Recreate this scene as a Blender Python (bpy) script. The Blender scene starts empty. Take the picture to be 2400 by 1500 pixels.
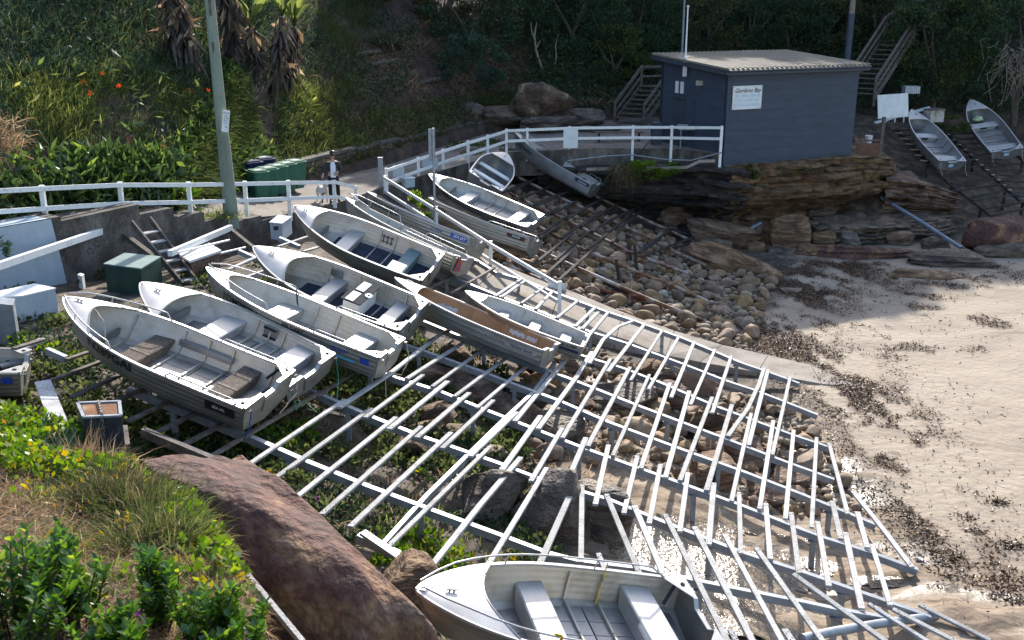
import bpy, bmesh, math, random
import numpy as np
from mathutils import Vector, Matrix

S = bpy.context.scene
COL = S.collection
rng = np.random.default_rng(7)
random.seed(7)
RAD = math.radians

# ------------------------------------------------------------------ camera
F_PX, CAM_H, PITCH = 2400.0, 10.5, math.atan(750 / 2400.0)
cam = bpy.data.objects.new('camera', bpy.data.cameras.new('camera'))
COL.objects.link(cam)
cam.location = (0, 0, CAM_H)
cam.rotation_euler = (math.pi / 2 - PITCH, 0, 0)
cam.data.sensor_width = 36
cam.data.lens = 36
cam.data.clip_start = 0.2
cam.data.clip_end = 600
cam.data.dof.use_dof = True
cam.data.dof.focus_distance = 24
cam.data.dof.aperture_fstop = 4.5
S.camera = cam

# ------------------------------------------------------------------ light
SUN_EL, SUN_AZ = RAD(31), RAD(8)
world = bpy.data.worlds.new('World')
S.world = world
world.use_nodes = True
wn = world.node_tree
bg = wn.nodes['Background']
sky = wn.nodes.new('ShaderNodeTexSky')
sky.sky_type = 'NISHITA'
sky.sun_disc = False
sky.sun_elevation = SUN_EL
sky.sun_rotation = SUN_AZ
sky.air_density = 1.0
sky.dust_density = 1.5
wn.links.new(sky.outputs[0], bg.inputs[0])
bg.inputs[1].default_value = 0.15
sun_dir = Vector((math.sin(SUN_AZ) * math.cos(SUN_EL), math.cos(SUN_AZ) * math.cos(SUN_EL), math.sin(SUN_EL)))
sl = bpy.data.lights.new('sun', 'SUN')
sl.energy = 3.5
sl.angle = RAD(0.8)
sl.color = (1.0, 0.945, 0.86)
so = bpy.data.objects.new('sun', sl)
so.rotation_euler = sun_dir.to_track_quat('Z', 'Y').to_euler()
so.location = (0, 60, 60)
COL.objects.link(so)
S.view_settings.view_transform = 'Standard'
S.view_settings.look = 'None'
S.view_settings.gamma = 1
S.view_settings.use_curve_mapping = False
S.view_settings.exposure = 1.2
S.cycles.use_denoising = True
S.cycles.max_bounces = 6
S.cycles.transparent_max_bounces = 6
S.cycles.sample_clamp_indirect = 6

# ------------------------------------------------------------------ geometry of the view used to survey the place
CP, SP = math.cos(PITCH), math.sin(PITCH)

def ray(u, v):
    a = (u - 1200) / F_PX
    b = -(v - 750) / F_PX
    return np.array([a, CP + b * SP, -SP + b * CP])

def at(u, v, z):
    d = ray(u, v)
    t = (CAM_H - z) / -d[2]
    return np.array([0, 0, CAM_H]) + d * t

def at_y(u, v, y):
    d = ray(u, v)
    t = y / d[1]
    return np.array([0, 0, CAM_H]) + d * t

def on(u, v, fn, t0=4.0, t1=120.0, n=1500):
    d = ray(u, v)
    t = np.linspace(t0, t1, n)
    P = np.array([0, 0, CAM_H])[None] + d[None] * t[:, None]
    h = fn(P[:, 0], P[:, 1])
    k = np.argmax(P[:, 2] <= h)
    if k == 0:
        k = n - 1
    return np.array([P[k, 0], P[k, 1], h[k]])

def on_plane(u, v, a, b, c):
    d = ray(u, v)
    t = (CAM_H - c) / (a * d[0] + b * d[1] - d[2])
    return np.array([0, 0, CAM_H]) + d * t

# ------------------------------------------------------------------ noise
def _hash(ix, iy, iz, seed):
    h = (ix.astype(np.int64) * 374761393 + iy.astype(np.int64) * 668265263 + iz.astype(np.int64) * 2147483647 + seed * 144665) & 0xFFFFFFFF
    h = ((h ^ (h >> 13)) * 1274126177) & 0xFFFFFFFF
    h = ((h ^ (h >> 16)) * 2246822519) & 0xFFFFFFFF
    return ((h ^ (h >> 15)) & 0xFFFFFF) / float(0xFFFFFF)

def vnoise(P, seed=0):
    P = np.asarray(P, float)
    i = np.floor(P).astype(np.int64)
    f = P - i
    f = f * f * (3 - 2 * f)
    r = 0
    for dx in (0, 1):
        for dy in (0, 1):
            for dz in (0, 1):
                w = (f[:, 0] if dx else 1 - f[:, 0]) * (f[:, 1] if dy else 1 - f[:, 1]) * (f[:, 2] if dz else 1 - f[:, 2])
                r = r + w * _hash(i[:, 0] + dx, i[:, 1] + dy, i[:, 2] + dz, seed)
    return r * 2 - 1

def fbm(P, octv=4, seed=0, gain=.5):
    P = np.asarray(P, float)
    a, s, r = 1.0, 0.0, 0
    for k in range(octv):
        r = r + a * vnoise(P * (2 ** k) + 17.3 * k, seed + k)
        s += a
        a *= gain
    return r / s

def n2(x, y, sc, octv=4, seed=0):
    x = np.asarray(x, float)
    y = np.asarray(y, float)
    sh = np.broadcast(x, y).shape
    X = np.broadcast_to(x, sh).ravel() * sc
    Y = np.broadcast_to(y, sh).ravel() * sc
    return fbm(np.stack([X, Y, np.full_like(X, .37)], 1), octv, seed).reshape(sh)

def sstep(a, b, x):
    t = np.clip((x - a) / (b - a), 0, 1)
    return t * t * (3 - 2 * t)

# ------------------------------------------------------------------ materials
MATS = {}

def _nt(name):
    m = bpy.data.materials.new(name)
    m.use_nodes = True
    return m, m.node_tree, m.node_tree.nodes['Principled BSDF']

def ramp_node(nt, stops):
    r = nt.nodes.new('ShaderNodeValToRGB')
    e = r.color_ramp.elements
    while len(e) < len(stops):
        e.new(0.5)
    for k, (p, c) in enumerate(stops):
        e[k].position = p
        e[k].color = (c[0], c[1], c[2], 1)
    return r

def nmat(name, stops, scale=4.0, detail=6, rough=.8, metal=0.0, bump=.15, bscale=25.0, stretch=(1, 1, 1), spec=.5,
         rvar=0.0, objvar=0.0, coords='Object', fine=0.0, dist=0.0, bdist=.05):
    """stops: list of (pos, rgb); colour by fractal noise; optional per-object brightness and hue change."""
    m, nt, p = _nt(name)
    N, L = nt.nodes.new, nt.links.new
    tc = N('ShaderNodeTexCoord')
    mp = N('ShaderNodeMapping')
    mp.inputs['Scale'].default_value = stretch
    L(tc.outputs[coords], mp.inputs[0])
    vec = mp.outputs[0]
    if objvar:
        oi = N('ShaderNodeObjectInfo')
        ad = N('ShaderNodeVectorMath')
        ad.operation = 'ADD'
        sc = N('ShaderNodeVectorMath')
        sc.operation = 'SCALE'
        sc.inputs[0].default_value = (37, 53, 71)
        L(oi.outputs['Random'], sc.inputs['Scale'])
        L(vec, ad.inputs[0])
        L(sc.outputs[0], ad.inputs[1])
        vec = ad.outputs[0]
    nz = N('ShaderNodeTexNoise')
    nz.inputs['Scale'].default_value = scale
    nz.inputs['Detail'].default_value = detail
    nz.inputs['Roughness'].default_value = .62
    nz.inputs['Distortion'].default_value = dist
    L(vec, nz.inputs['Vector'])
    rp = ramp_node(nt, stops)
    L(nz.outputs['Fac'], rp.inputs[0])
    col = rp.outputs[0]
    if fine:
        nf = N('ShaderNodeTexNoise')
        nf.inputs['Scale'].default_value = scale * 14
        nf.inputs['Detail'].default_value = 3
        L(vec, nf.inputs['Vector'])
        rf = ramp_node(nt, [(.3, (1 - fine,) * 3), (.7, (1 + fine * .5,) * 3)])
        L(nf.outputs['Fac'], rf.inputs[0])
        mx = N('ShaderNodeMix')
        mx.data_type = 'RGBA'
        mx.blend_type = 'MULTIPLY'
        mx.inputs[0].default_value = 1
        L(col, mx.inputs[6])
        L(rf.outputs[0], mx.inputs[7])
        col = mx.outputs[2]
    if objvar:
        hs = N('ShaderNodeHueSaturation')
        mr = N('ShaderNodeMapRange')
        mr.inputs[3].default_value = 1 - objvar
        mr.inputs[4].default_value = 1 + objvar
        L(oi.outputs['Random'], mr.inputs[0])
        L(mr.outputs[0], hs.inputs['Value'])
        m2 = N('ShaderNodeMath')
        m2.operation = 'MULTIPLY_ADD'
        m2.inputs[1].default_value = 7.31
        m2.inputs[2].default_value = 0.13
        L(oi.outputs['Random'], m2.inputs[0])
        fr = N('ShaderNodeMath')
        fr.operation = 'FRACT'
        L(m2.outputs[0], fr.inputs[0])
        mh = N('ShaderNodeMapRange')
        mh.inputs[3].default_value = .49
        mh.inputs[4].default_value = .508
        L(fr.outputs[0], mh.inputs[0])
        L(mh.outputs[0], hs.inputs['Hue'])
        ms = N('ShaderNodeMapRange')
        ms.inputs[3].default_value = .8
        ms.inputs[4].default_value = 1.15
        L(fr.outputs[0], ms.inputs[0])
        L(ms.outputs[0], hs.inputs['Saturation'])
        L(col, hs.inputs['Color'])
        col = hs.outputs[0]
    L(col, p.inputs['Base Color'])
    p.inputs['Roughness'].default_value = rough
    p.inputs['Metallic'].default_value = metal
    p.inputs['Specular IOR Level'].default_value = spec
    if rvar:
        rr = N('ShaderNodeMapRange')
        rr.inputs[3].default_value = max(.02, rough - rvar)
        rr.inputs[4].default_value = min(1, rough + rvar)
        L(nz.outputs['Fac'], rr.inputs[0])
        L(rr.outputs[0], p.inputs['Roughness'])
    if bump:
        nb = N('ShaderNodeTexNoise')
        nb.inputs['Scale'].default_value = bscale
        nb.inputs['Detail'].default_value = 5
        L(vec, nb.inputs['Vector'])
        bp = N('ShaderNodeBump')
        bp.inputs['Strength'].default_value = bump
        bp.inputs['Distance'].default_value = bdist
        L(nb.outputs['Fac'], bp.inputs['Height'])
        L(bp.outputs[0], p.inputs['Normal'])
    MATS[name] = m
    return m

def leafmat(name, stops, trans=.35, rough=.5, spec=.4):
    """leaf colour varies leaf by leaf; some light passes through."""
    m, nt, p = _nt(name)
    N, L = nt.nodes.new, nt.links.new
    g = N('ShaderNodeNewGeometry')
    rp = ramp_node(nt, stops)
    L(g.outputs['Random Per Island'], rp.inputs[0])
    L(rp.outputs[0], p.inputs['Base Color'])
    p.inputs['Roughness'].default_value = rough
    p.inputs['Specular IOR Level'].default_value = spec
    tr = N('ShaderNodeBsdfTranslucent')
    hs = N('ShaderNodeHueSaturation')
    hs.inputs['Value'].default_value = 1.5
    hs.inputs['Saturation'].default_value = 1.1
    hs.inputs['Hue'].default_value = .485
    L(rp.outputs[0], hs.inputs['Color'])
    L(hs.outputs[0], tr.inputs['Color'])
    mx = N('ShaderNodeMixShader')
    mx.inputs[0].default_value = trans
    out = nt.nodes['Material Output']
    L(p.outputs[0], mx.inputs[1])
    L(tr.outputs[0], mx.inputs[2])
    L(mx.outputs[0], out.inputs[0])
    MATS[name] = m
    return m

def flat(name, col, rough=.6, metal=0, spec=.5):
    m, nt, p = _nt(name)
    p.inputs['Base Color'].default_value = (*col, 1)
    p.inputs['Roughness'].default_value = rough
    p.inputs['Metallic'].default_value = metal
    p.inputs['Specular IOR Level'].default_value = spec
    MATS[name] = m
    return m

ALU = nmat('aluminium', [(.3, (.22, .22, .215)), (.55, (.30, .30, .30)), (.75, (.37, .37, .37))], 2.2, 6, .42, .75, .04, 60, rvar=.10, objvar=.07)
ALU_HULL = nmat('aluminium_hull', [(.25, (.23, .225, .20)), (.5, (.33, .325, .29)), (.75, (.42, .41, .38))], 1.6, 7, .45, .75, .05, 50, rvar=.1, objvar=.14, stretch=(1, 1, 3))
ALU_IN = nmat('aluminium_inside', [(.3, (.31, .275, .225)), (.5, (.43, .40, .35)), (.75, (.51, .485, .445))], 2.6, 7, .5, .5, .05, 50, rvar=.12, objvar=.1)
ALU_DECK = nmat('aluminium_deck', [(.3, (.38, .37, .355)), (.7, (.50, .49, .48))], 2.5, 6, .38, .5, .03, 60, rvar=.1)
ALU_DARK = nmat('aluminium_dark_boats', [(.3, (.22, .22, .22)), (.7, (.36, .36, .365))], 2.2, 6, .45, .7, .04, 60)
GALV = nmat('galvanised_steel', [(.3, (.22, .235, .26)), (.55, (.30, .32, .345)), (.75, (.39, .405, .43))], 5, 7, .5, .4, .08, 60, rvar=.12)
WHITE = nmat('white_paint', [(.28, (.52, .49, .43)), (.42, (.76, .75, .72)), (.7, (.82, .82, .80))], 6, 8, .55, 0, .1, 40)
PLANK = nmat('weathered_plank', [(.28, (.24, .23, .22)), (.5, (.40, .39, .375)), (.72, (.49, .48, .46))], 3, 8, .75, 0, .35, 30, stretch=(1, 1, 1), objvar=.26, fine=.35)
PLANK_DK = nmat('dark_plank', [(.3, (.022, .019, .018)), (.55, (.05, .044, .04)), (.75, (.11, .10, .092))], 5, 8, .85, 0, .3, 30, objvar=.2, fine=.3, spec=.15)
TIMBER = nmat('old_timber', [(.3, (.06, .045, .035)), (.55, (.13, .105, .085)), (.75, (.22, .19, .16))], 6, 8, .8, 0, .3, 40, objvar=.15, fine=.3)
CONC = nmat('pale_concrete', [(.28, (.17, .135, .105)), (.45, (.27, .225, .18)), (.6, (.32, .275, .23)), (.78, (.38, .335, .285))], 1.6, 11, .88, 0, .25, 40, fine=.2)
CONC_OLD = nmat('old_concrete', [(.30, (.030, .024, .020)), (.45, (.085, .070, .057)), (.58, (.15, .13, .108)), (.74, (.25, .22, .185))], 1.8, 10, .9, 0, .5, 30, fine=.4, stretch=(1, 1, .55))
PATH = nmat('path_concrete', [(.3, (.12, .095, .076)), (.5, (.19, .158, .13)), (.7, (.25, .215, .18))], .9, 9, .9, 0, .15, 40, fine=.12)
BLUEWALL = nmat('dark_blue_paint', [(.3, (.034, .047, .069)), (.6, (.047, .064, .093)), (.8, (.066, .084, .115))], 1.2, 8, .6, 0, .35, 14, stretch=(1, 1, 5), fine=.12)
ROOF = nmat('roof_tin', [(.3, (.20, .165, .12)), (.7, (.30, .25, .19))], 2, 6, .6, .1, .03, 30)
ROCK = nmat('sandstone', [(.28, (.024, .016, .012)), (.42, (.105, .058, .034)), (.52, (.21, .118, .062)), (.60, (.30, .195, .115)), (.72, (.20, .15, .105)), (.85, (.36, .29, .215))], 1.5, 11, .85, 0, .8, 7, stretch=(1, 1, 4.5), objvar=.2, fine=.4, dist=.5, bdist=.16)
ROCK_DK = nmat('wet_sandstone', [(.27, (.020, .016, .014)), (.42, (.062, .045, .034)), (.52, (.14, .098, .064)), (.62, (.22, .165, .115)), (.74, (.135, .125, .10)), (.85, (.30, .25, .19))], 1.4, 11, .65, 0, .8, 7, stretch=(1, 1, 4), objvar=.2, fine=.4, dist=.5, bdist=.16)
ROCK_BR = nmat('brown_boulder', [(.30, (.035, .015, .012)), (.44, (.085, .036, .026)), (.53, (.135, .060, .040)), (.60, (.24, .135, .068)), (.66, (.14, .07, .048)), (.75, (.34, .25, .16)), (.86, (.48, .44, .38))], .75, 12, .85, 0, .8, 6, fine=.45, dist=.9, bdist=.14)
COBBLE = nmat('cobble_stone', [(.25, (.085, .045, .022)), (.45, (.19, .112, .056)), (.6, (.26, .175, .10)), (.8, (.36, .285, .20))], 1.6, 7, .75, 0, .25, 14, objvar=.34, fine=.2)
RUST = nmat('rusty_steel', [(.3, (.10, .03, .015)), (.5, (.20, .08, .035)), (.62, (.36, .24, .17)), (.75, (.50, .47, .43))], 2.2, 8, .75, .1, .2, 30, objvar=.1)
PIPE = nmat('rack_pipe', [(.40, (.12, .045, .02)), (.50, (.24, .13, .075)), (.56, (.36, .31, .27)), (.75, (.44, .44, .43))], 1.8, 8, .6, .15, .15, 30, objvar=.1)
PIPE_BL = nmat('blue_grey_pipe', [(.3, (.13, .165, .21)), (.7, (.22, .27, .33))], 3, 6, .55, .1, .08, 30)
BLUE_PALE = nmat('pale_blue_paint', [(.2, (.10, .11, .12)), (.3, (.36, .42, .46)), (.7, (.46, .52, .56))], 3.5, 9, .65, 0, .15, 40)
POLE = nmat('green_treated_pole', [(.3, (.14, .165, .125)), (.5, (.21, .24, .185)), (.75, (.27, .30, .24))], 2.5, 8, .8, 0, .2, 30, stretch=(1, 1, .25), fine=.15)
BRICK = nmat('brown_brick', [(.3, (.11, .065, .042)), (.7, (.22, .14, .09))], 5, 7, .85, 0, .3, 40, objvar=.2)
BINGREEN = nmat('green_plastic', [(.3, (.016, .10, .062)), (.7, (.026, .145, .09))], 3, 5, .5, 0, .04, 30)
BINBLUE = flat('blue_plastic', (.008, .016, .07), .5)
BOXGREEN = nmat('dark_green_paint', [(.3, (.010, .035, .026)), (.7, (.022, .062, .046))], 4, 7, .45, 0, .06, 30)
BOXLID = nmat('green_lid_paint', [(.3, (.14, .20, .18)), (.7, (.24, .31, .28))], 4, 7, .5, 0, .06, 30)
BLACKMETAL = nmat('black_tar_paint', [(.3, (.012, .014, .018)), (.6, (.035, .042, .055)), (.8, (.12, .13, .14))], 6, 8, .45, .1, .2, 40)
BLACK = flat('black', (.012, .012, .014), .5)
NAVY = flat('navy_lettering', (.012, .02, .075), .5)
PALEBLUE = flat('faded_blue_lettering', (.36, .58, .76), .6)
BLUEINK = flat('blue_decal', (.02, .06, .36), .45)
CYAN = flat('light_blue_decal', (.10, .42, .62), .45)
REDPAINT = flat('red_paint', (.42, .05, .025), .5)
WHITEPL = nmat('white_board', [(.25, (.60, .60, .58)), (.7, (.78, .78, .77))], 3, 6, .5, 0, .03, 30)
CARPET = nmat('brown_carpet', [(.3, (.075, .055, .04)), (.5, (.15, .115, .088)), (.75, (.24, .195, .155))], 14, 8, .95, 0, .6, 120, fine=.4)
CARPET_BL = nmat('blue_carpet', [(.3, (.010, .016, .034)), (.7, (.025, .036, .065))], 12, 5, .95, 0, .3, 100)
ORANGE_IN = nmat('orange_paint', [(.25, (.20, .15, .10)), (.5, (.33, .18, .08)), (.75, (.38, .23, .12))], 2.2, 8, .6, 0, .06, 40)
DKPLASTIC = nmat('dark_plastic', [(.3, (.014, .016, .02)), (.7, (.035, .04, .048))], 6, 6, .8, 0, .05, 30, spec=.12)
SEAT_GREEN = nmat('green_grey_board', [(.3, (.09, .15, .16)), (.7, (.15, .22, .23))], 3, 6, .6, 0, .06, 30)
CLOTH = nmat('white_cloth', [(.3, (.62, .63, .65)), (.7, (.80, .81, .82))], 2, 5, .8, 0, .2, 14)
ROPE_G = flat('green_rope', (.03, .22, .12), .8)
ROPE_B = flat('blue_rope', (.02, .06, .28), .8)
ROPE_W = flat('pale_rope', (.45, .38, .29), .9)
ROPE_Y = flat('yellow_rope', (.62, .42, .03), .8)
CHAIN = flat('chain_steel', (.22, .20, .18), .5, .7)
REDTIMBER = nmat('reddish_board', [(.3, (.10, .045, .025)), (.7, (.17, .085, .048))], 3, 7, .8, 0, .2, 30)
SKIN = flat('skin', (.46, .28, .20), .6)
JACKET = nmat('dark_jacket', [(.3, (.016, .02, .022)), (.7, (.035, .04, .042))], 8, 5, .8, 0, .2, 40)
TROUSER = flat('dark_trousers', (.014, .014, .018), .85)
SHIRT = flat('pale_shirt', (.72, .74, .78), .8)
HAIR = flat('brown_hair', (.12, .07, .035), .7)
FURW = flat('white_fur', (.72, .68, .63), .9)
FURB = flat('black_fur', (.02, .02, .022), .8)
BARK = nmat('bark', [(.3, (.035, .027, .02)), (.7, (.12, .095, .075))], 8, 8, .9, 0, .4, 30)
DEADWOOD = nmat('bleached_wood', [(.3, (.12, .09, .065)), (.7, (.30, .245, .19))], 6, 8, .85, 0, .3, 30)

L_DARK = leafmat('leaf_dark', [(0, (.016, .033, .017)), (.5, (.036, .066, .033)), (1, (.070, .112, .052))], .25, .6, .15)
L_MID = leafmat('leaf_mid', [(0, (.028, .044, .014)), (.5, (.064, .090, .030)), (1, (.13, .155, .06))], .5, .6, .15)
L_BRIGHT = leafmat('leaf_bright', [(0, (.055, .085, .022)), (.5, (.12, .16, .042)), (1, (.26, .28, .09))], .55, .5)
L_OLIVE = leafmat('leaf_olive', [(0, (.030, .036, .016)), (.5, (.068, .078, .034)), (1, (.14, .135, .060))], .3, .6, .2)
L_BLUE = leafmat('leaf_bluegreen', [(0, (.02, .042, .028)), (.5, (.040, .075, .048)), (1, (.075, .12, .072))], .28, .6, .15)
L_DRY = leafmat('leaf_dry', [(0, (.10, .066, .036)), (.5, (.25, .18, .105)), (1, (.46, .37, .24))], .4, .8, .1)
L_DEAD = leafmat('leaf_dead', [(0, (.025, .020, .018)), (.5, (.07, .058, .05)), (1, (.16, .135, .118))], .2, .85, .1)
L_LITTER = leafmat('leaf_litter', [(0, (.06, .036, .026)), (.5, (.125, .078, .055)), (1, (.22, .15, .11))], .15, 1.0, .03)
L_GLOSS = leafmat('leaf_glossy', [(0, (.026, .075, .012)), (.5, (.060, .145, .020)), (.85, (.10, .21, .028)), (1, (.26, .33, .05))], .48, .2, .8)
L_BROAD = leafmat('leaf_broad', [(0, (.022, .046, .016)), (.5, (.052, .096, .028)), (.9, (.09, .15, .042)), (1, (.18, .26, .05))], .45, .3, .6)
L_VINE = leafmat('leaf_vine', [(0, (.045, .10, .012)), (.6, (.10, .19, .022)), (.9, (.17, .25, .03)), (1, (.40, .30, .03))], .5, .45)
L_YELLOW = leafmat('leaf_yellow', [(0, (.16, .17, .02)), (.5, (.35, .28, .03)), (1, (.48, .22, .03))], .45, .5)
FLOWER_O = leafmat('petal_orange', [(0, (.55, .06, .015)), (1, (.75, .17, .03))], .4, .6)
FLOWER_P = leafmat('petal_pink', [(0, (.42, .10, .40)), (1, (.62, .25, .58))], .4, .6)
WEED = leafmat('seaweed', [(0, (.022, .013, .010)), (.5, (.055, .031, .019)), (.85, (.12, .066, .03)), (1, (.24, .13, .045))], .1, .45, .35)

# ------------------------------------------------------------------ object helpers
def empty(name, label, cat, loc=(0, 0, 0), group=None, rotz=0.0):
    o = bpy.data.objects.new(name, None)
    o.empty_display_size = .2
    COL.objects.link(o)
    o.location = [float(a) for a in loc]
    o.rotation_euler = (0, 0, rotz)
    return tag(o, label, cat, group)

def tag(o, label, cat, group=None):
    o['label'] = label
    o['category'] = cat
    if group:
        o['group'] = group
    return o

def kind(o, k):
    o['kind'] = k
    return o

def link(name, me, parent=None, loc=None):
    o = bpy.data.objects.new(name, me)
    COL.objects.link(o)
    if parent is not None:
        o.parent = parent
    if loc is not None:
        o.location = [float(a) for a in loc]
    return o

def np_mesh(name, V, faces, mats, smooth=False, mi=None):
    """faces: list of int arrays (K, n); mats: material list; mi: list of material index per face array."""
    me = bpy.data.meshes.new(name)
    V = np.asarray(V, np.float32)
    me.vertices.add(len(V))
    me.vertices.foreach_set('co', V.ravel())
    faces = [np.asarray(f, np.int32) for f in faces if len(f)]
    nl = sum(f.size for f in faces)
    npoly = sum(len(f) for f in faces)
    me.loops.add(nl)
    me.polygons.add(npoly)
    me.loops.foreach_set('vertex_index', np.concatenate([f.ravel() for f in faces]))
    tot = np.concatenate([np.full(len(f), f.shape[1], np.int32) for f in faces])
    me.polygons.foreach_set('loop_start', np.concatenate([[0], np.cumsum(tot)[:-1]]).astype(np.int32))
    me.polygons.foreach_set('loop_total', tot)
    if smooth:
        me.polygons.foreach_set('use_smooth', np.ones(npoly, bool))
    if mi is not None:
        me.polygons.foreach_set('material_index', np.concatenate([np.full(len(f), k, np.int32) for f, k in zip(faces, mi)]))
    for m in (mats if isinstance(mats, (list, tuple)) else [mats]):
        me.materials.append(m)
    me.update(calc_edges=True)
    return me

class MB:
    """collects boxes, beams, tubes and plates, then links them as ONE mesh."""
    def __init__(s):
        s.v, s.f, s.m = [], [], []

    def add(s, verts, faces, mi=0):
        o = len(s.v)
        s.v += [tuple(float(a) for a in p) for p in verts]
        for f in faces:
            s.f.append(tuple(i + o for i in f))
            s.m.append(mi)
        return s

    def box(s, c, d, rz=0.0, mi=0, M=None):
        x, y, z = d[0] / 2, d[1] / 2, d[2] / 2
        P = [(-x, -y, -z), (x, -y, -z), (x, y, -z), (-x, y, -z), (-x, -y, z), (x, -y, z), (x, y, z), (-x, y, z)]
        if M is None:
            M = Matrix.Rotation(rz, 3, 'Z')
        P = [Vector(c) + M @ Vector(p) for p in P]
        return s.add(P, [(0, 3, 2, 1), (4, 5, 6, 7), (0, 1, 5, 4), (1, 2, 6, 5), (2, 3, 7, 6), (3, 0, 4, 7)], mi)

    def beam(s, p0, p1, w, h, up=(0, 0, 1), mi=0, bev=0.0):
        p0, p1, up = Vector(p0), Vector(p1), Vector(up)
        d = (p1 - p0).normalized()
        sd = d.cross(up).normalized()
        u = sd.cross(d).normalized()
        a, b = w / 2, h / 2
        if bev:
            pr = [(-a + bev, -b), (a - bev, -b), (a, -b + bev), (a, b - bev), (a - bev, b), (-a + bev, b), (-a, b - bev), (-a, -b + bev)]
        else:
            pr = [(-a, -b), (a, -b), (a, b), (-a, b)]
        n = len(pr)
        P = [p0 + sd * q[0] + u * q[1] for q in pr] + [p1 + sd * q[0] + u * q[1] for q in pr]
        F = [tuple(range(n))[::-1], tuple(range(n, 2 * n))] + [(k, (k + 1) % n, n + (k + 1) % n, n + k) for k in range(n)]
        return s.add(P, F, mi)

    def path(s, pts, w, h, up=(0, 0, 1), mi=0):
        """rectangular bar swept along points"""
        pts = [Vector(p) for p in pts]
        P, F = [], []
        for k, p in enumerate(pts):
            d = (pts[min(k + 1, len(pts) - 1)] - pts[max(k - 1, 0)]).normalized()
            sd = d.cross(Vector(up)).normalized()
            u = sd.cross(d).normalized()
            P += [p - sd * w / 2 - u * h / 2, p + sd * w / 2 - u * h / 2, p + sd * w / 2 + u * h / 2, p - sd * w / 2 + u * h / 2]
        for k in range(len(pts) - 1):
            a, b = 4 * k, 4 * k + 4
            for j in range(4):
                F.append((a + j, a + (j + 1) % 4, b + (j + 1) % 4, b + j))
        F += [(3, 2, 1, 0), tuple(4 * (len(pts) - 1) + j for j in range(4))]
        return s.add(P, F, mi)

    def tube(s, pts, r, n=8, mi=0, closed=False):
        pts = [Vector(p) for p in pts]
        K = len(pts)
        rr = r if isinstance(r, (list, tuple)) else [r] * K
        P, F = [], []
        ref = Vector((0.123, 0.31, 1)).normalized()
        for k, p in enumerate(pts):
            if closed:
                d = (pts[(k + 1) % K] - pts[k - 1]).normalized()
            else:
                d = (pts[min(k + 1, K - 1)] - pts[max(k - 1, 0)]).normalized()
            if abs(d.dot(ref)) > .95:
                ref2 = Vector((1, 0.2, 0)).normalized()
            else:
                ref2 = ref
            a = d.cross(ref2).normalized()
            b = a.cross(d)
            for j in range(n):
                t = 2 * math.pi * j / n
                P.append(p + (a * math.cos(t) + b * math.sin(t)) * rr[k])
        for k in range(K if closed else K - 1):
            k2 = (k + 1) % K
            for j in range(n):
                F.append((k * n + j, k * n + (j + 1) % n, k2 * n + (j + 1) % n, k2 * n + j))
        if not closed:
            F += [tuple(range(n))[::-1], tuple((K - 1) * n + j for j in range(n))]
        return s.add(P, F, mi)

    def prism(s, poly, z0, z1, mi=0):
        """poly: xy points; z0, z1 numbers or lists"""
        n = len(poly)
        a = z0 if isinstance(z0, (list, tuple)) else [z0] * n
        b = z1 if isinstance(z1, (list, tuple)) else [z1] * n
        ar = sum(poly[k][0] * poly[(k + 1) % n][1] - poly[(k + 1) % n][0] * poly[k][1] for k in range(n))
        if ar < 0:
            poly, a, b = poly[::-1], a[::-1], b[::-1]
        P = [(p[0], p[1], a[k]) for k, p in enumerate(poly)] + [(p[0], p[1], b[k]) for k, p in enumerate(poly)]
        F = [tuple(range(n))[::-1], tuple(range(n, 2 * n))] + [(k, (k + 1) % n, n + (k + 1) % n, n + k) for k in range(n)]
        return s.add(P, F, mi)

    def grid(s, P, mi=0, flip=False):
        """P: array (a, b, 3)"""
        A, B = P.shape[:2]
        F = []
        for i in range(A - 1):
            for j in range(B - 1):
                q = (i * B + j, (i + 1) * B + j, (i + 1) * B + j + 1, i * B + j + 1)
                F.append(q[::-1] if flip else q)
        return s.add(P.reshape(-1, 3), F, mi)

    def build(s, name, mats, parent=None, smooth=None, loc=None):
        me = bpy.data.meshes.new(name)
        me.from_pydata(s.v, [], s.f)
        for m in (mats if isinstance(mats, (list, tuple)) else [mats]):
            me.materials.append(m)
        if any(s.m):
            me.polygons.foreach_set('material_index', s.m)
        if smooth is not None:
            me.polygons.foreach_set('use_smooth', [True] * len(s.f))
            try:
                me.set_sharp_from_angle(angle=RAD(smooth))
            except Exception:
                pass
        me.update()
        return link(name, me, parent, loc)

def dup(o, **kw):
    """copy of a thing with its parts and sub-parts"""
    c = o.copy()
    COL.objects.link(c)
    for ch in list(o.children):
        d = dup(ch)
        d.parent = c
    return c

def text_geo(s, size, shear=0.0):
    cu = bpy.data.curves.new('lettering', 'FONT')
    cu.body = s
    cu.size = size
    cu.shear = shear
    cu.align_x = 'CENTER'
    cu.align_y = 'CENTER'
    cu.resolution_u = 2
    cu.offset = size * .012
    o = bpy.data.objects.new('lettering', cu)
    COL.objects.link(o)
    dg = bpy.context.evaluated_depsgraph_get()
    me = o.evaluated_get(dg).to_mesh()
    V = np.array([v.co[:] for v in me.vertices])
    Fc = [tuple(p.vertices) for p in me.polygons]
    o.evaluated_get(dg).to_mesh_clear()
    bpy.data.objects.remove(o)
    bpy.data.curves.remove(cu)
    return V, Fc

def text_plane(name, s, size, origin, ex, ez, mat, parent=None, shear=0.0, off=.004):
    """flat lettering on a plane spanned by unit vectors ex (right) and ez (up)"""
    V, Fc = text_geo(s, size, shear)
    ex, ez = Vector(ex), Vector(ez)
    n = ex.cross(ez)
    m = MB()
    m.add([Vector(origin) + ex * float(p[0]) + ez * float(p[1]) + n * off for p in V], Fc)
    return m.build(name, mat, parent)

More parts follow.
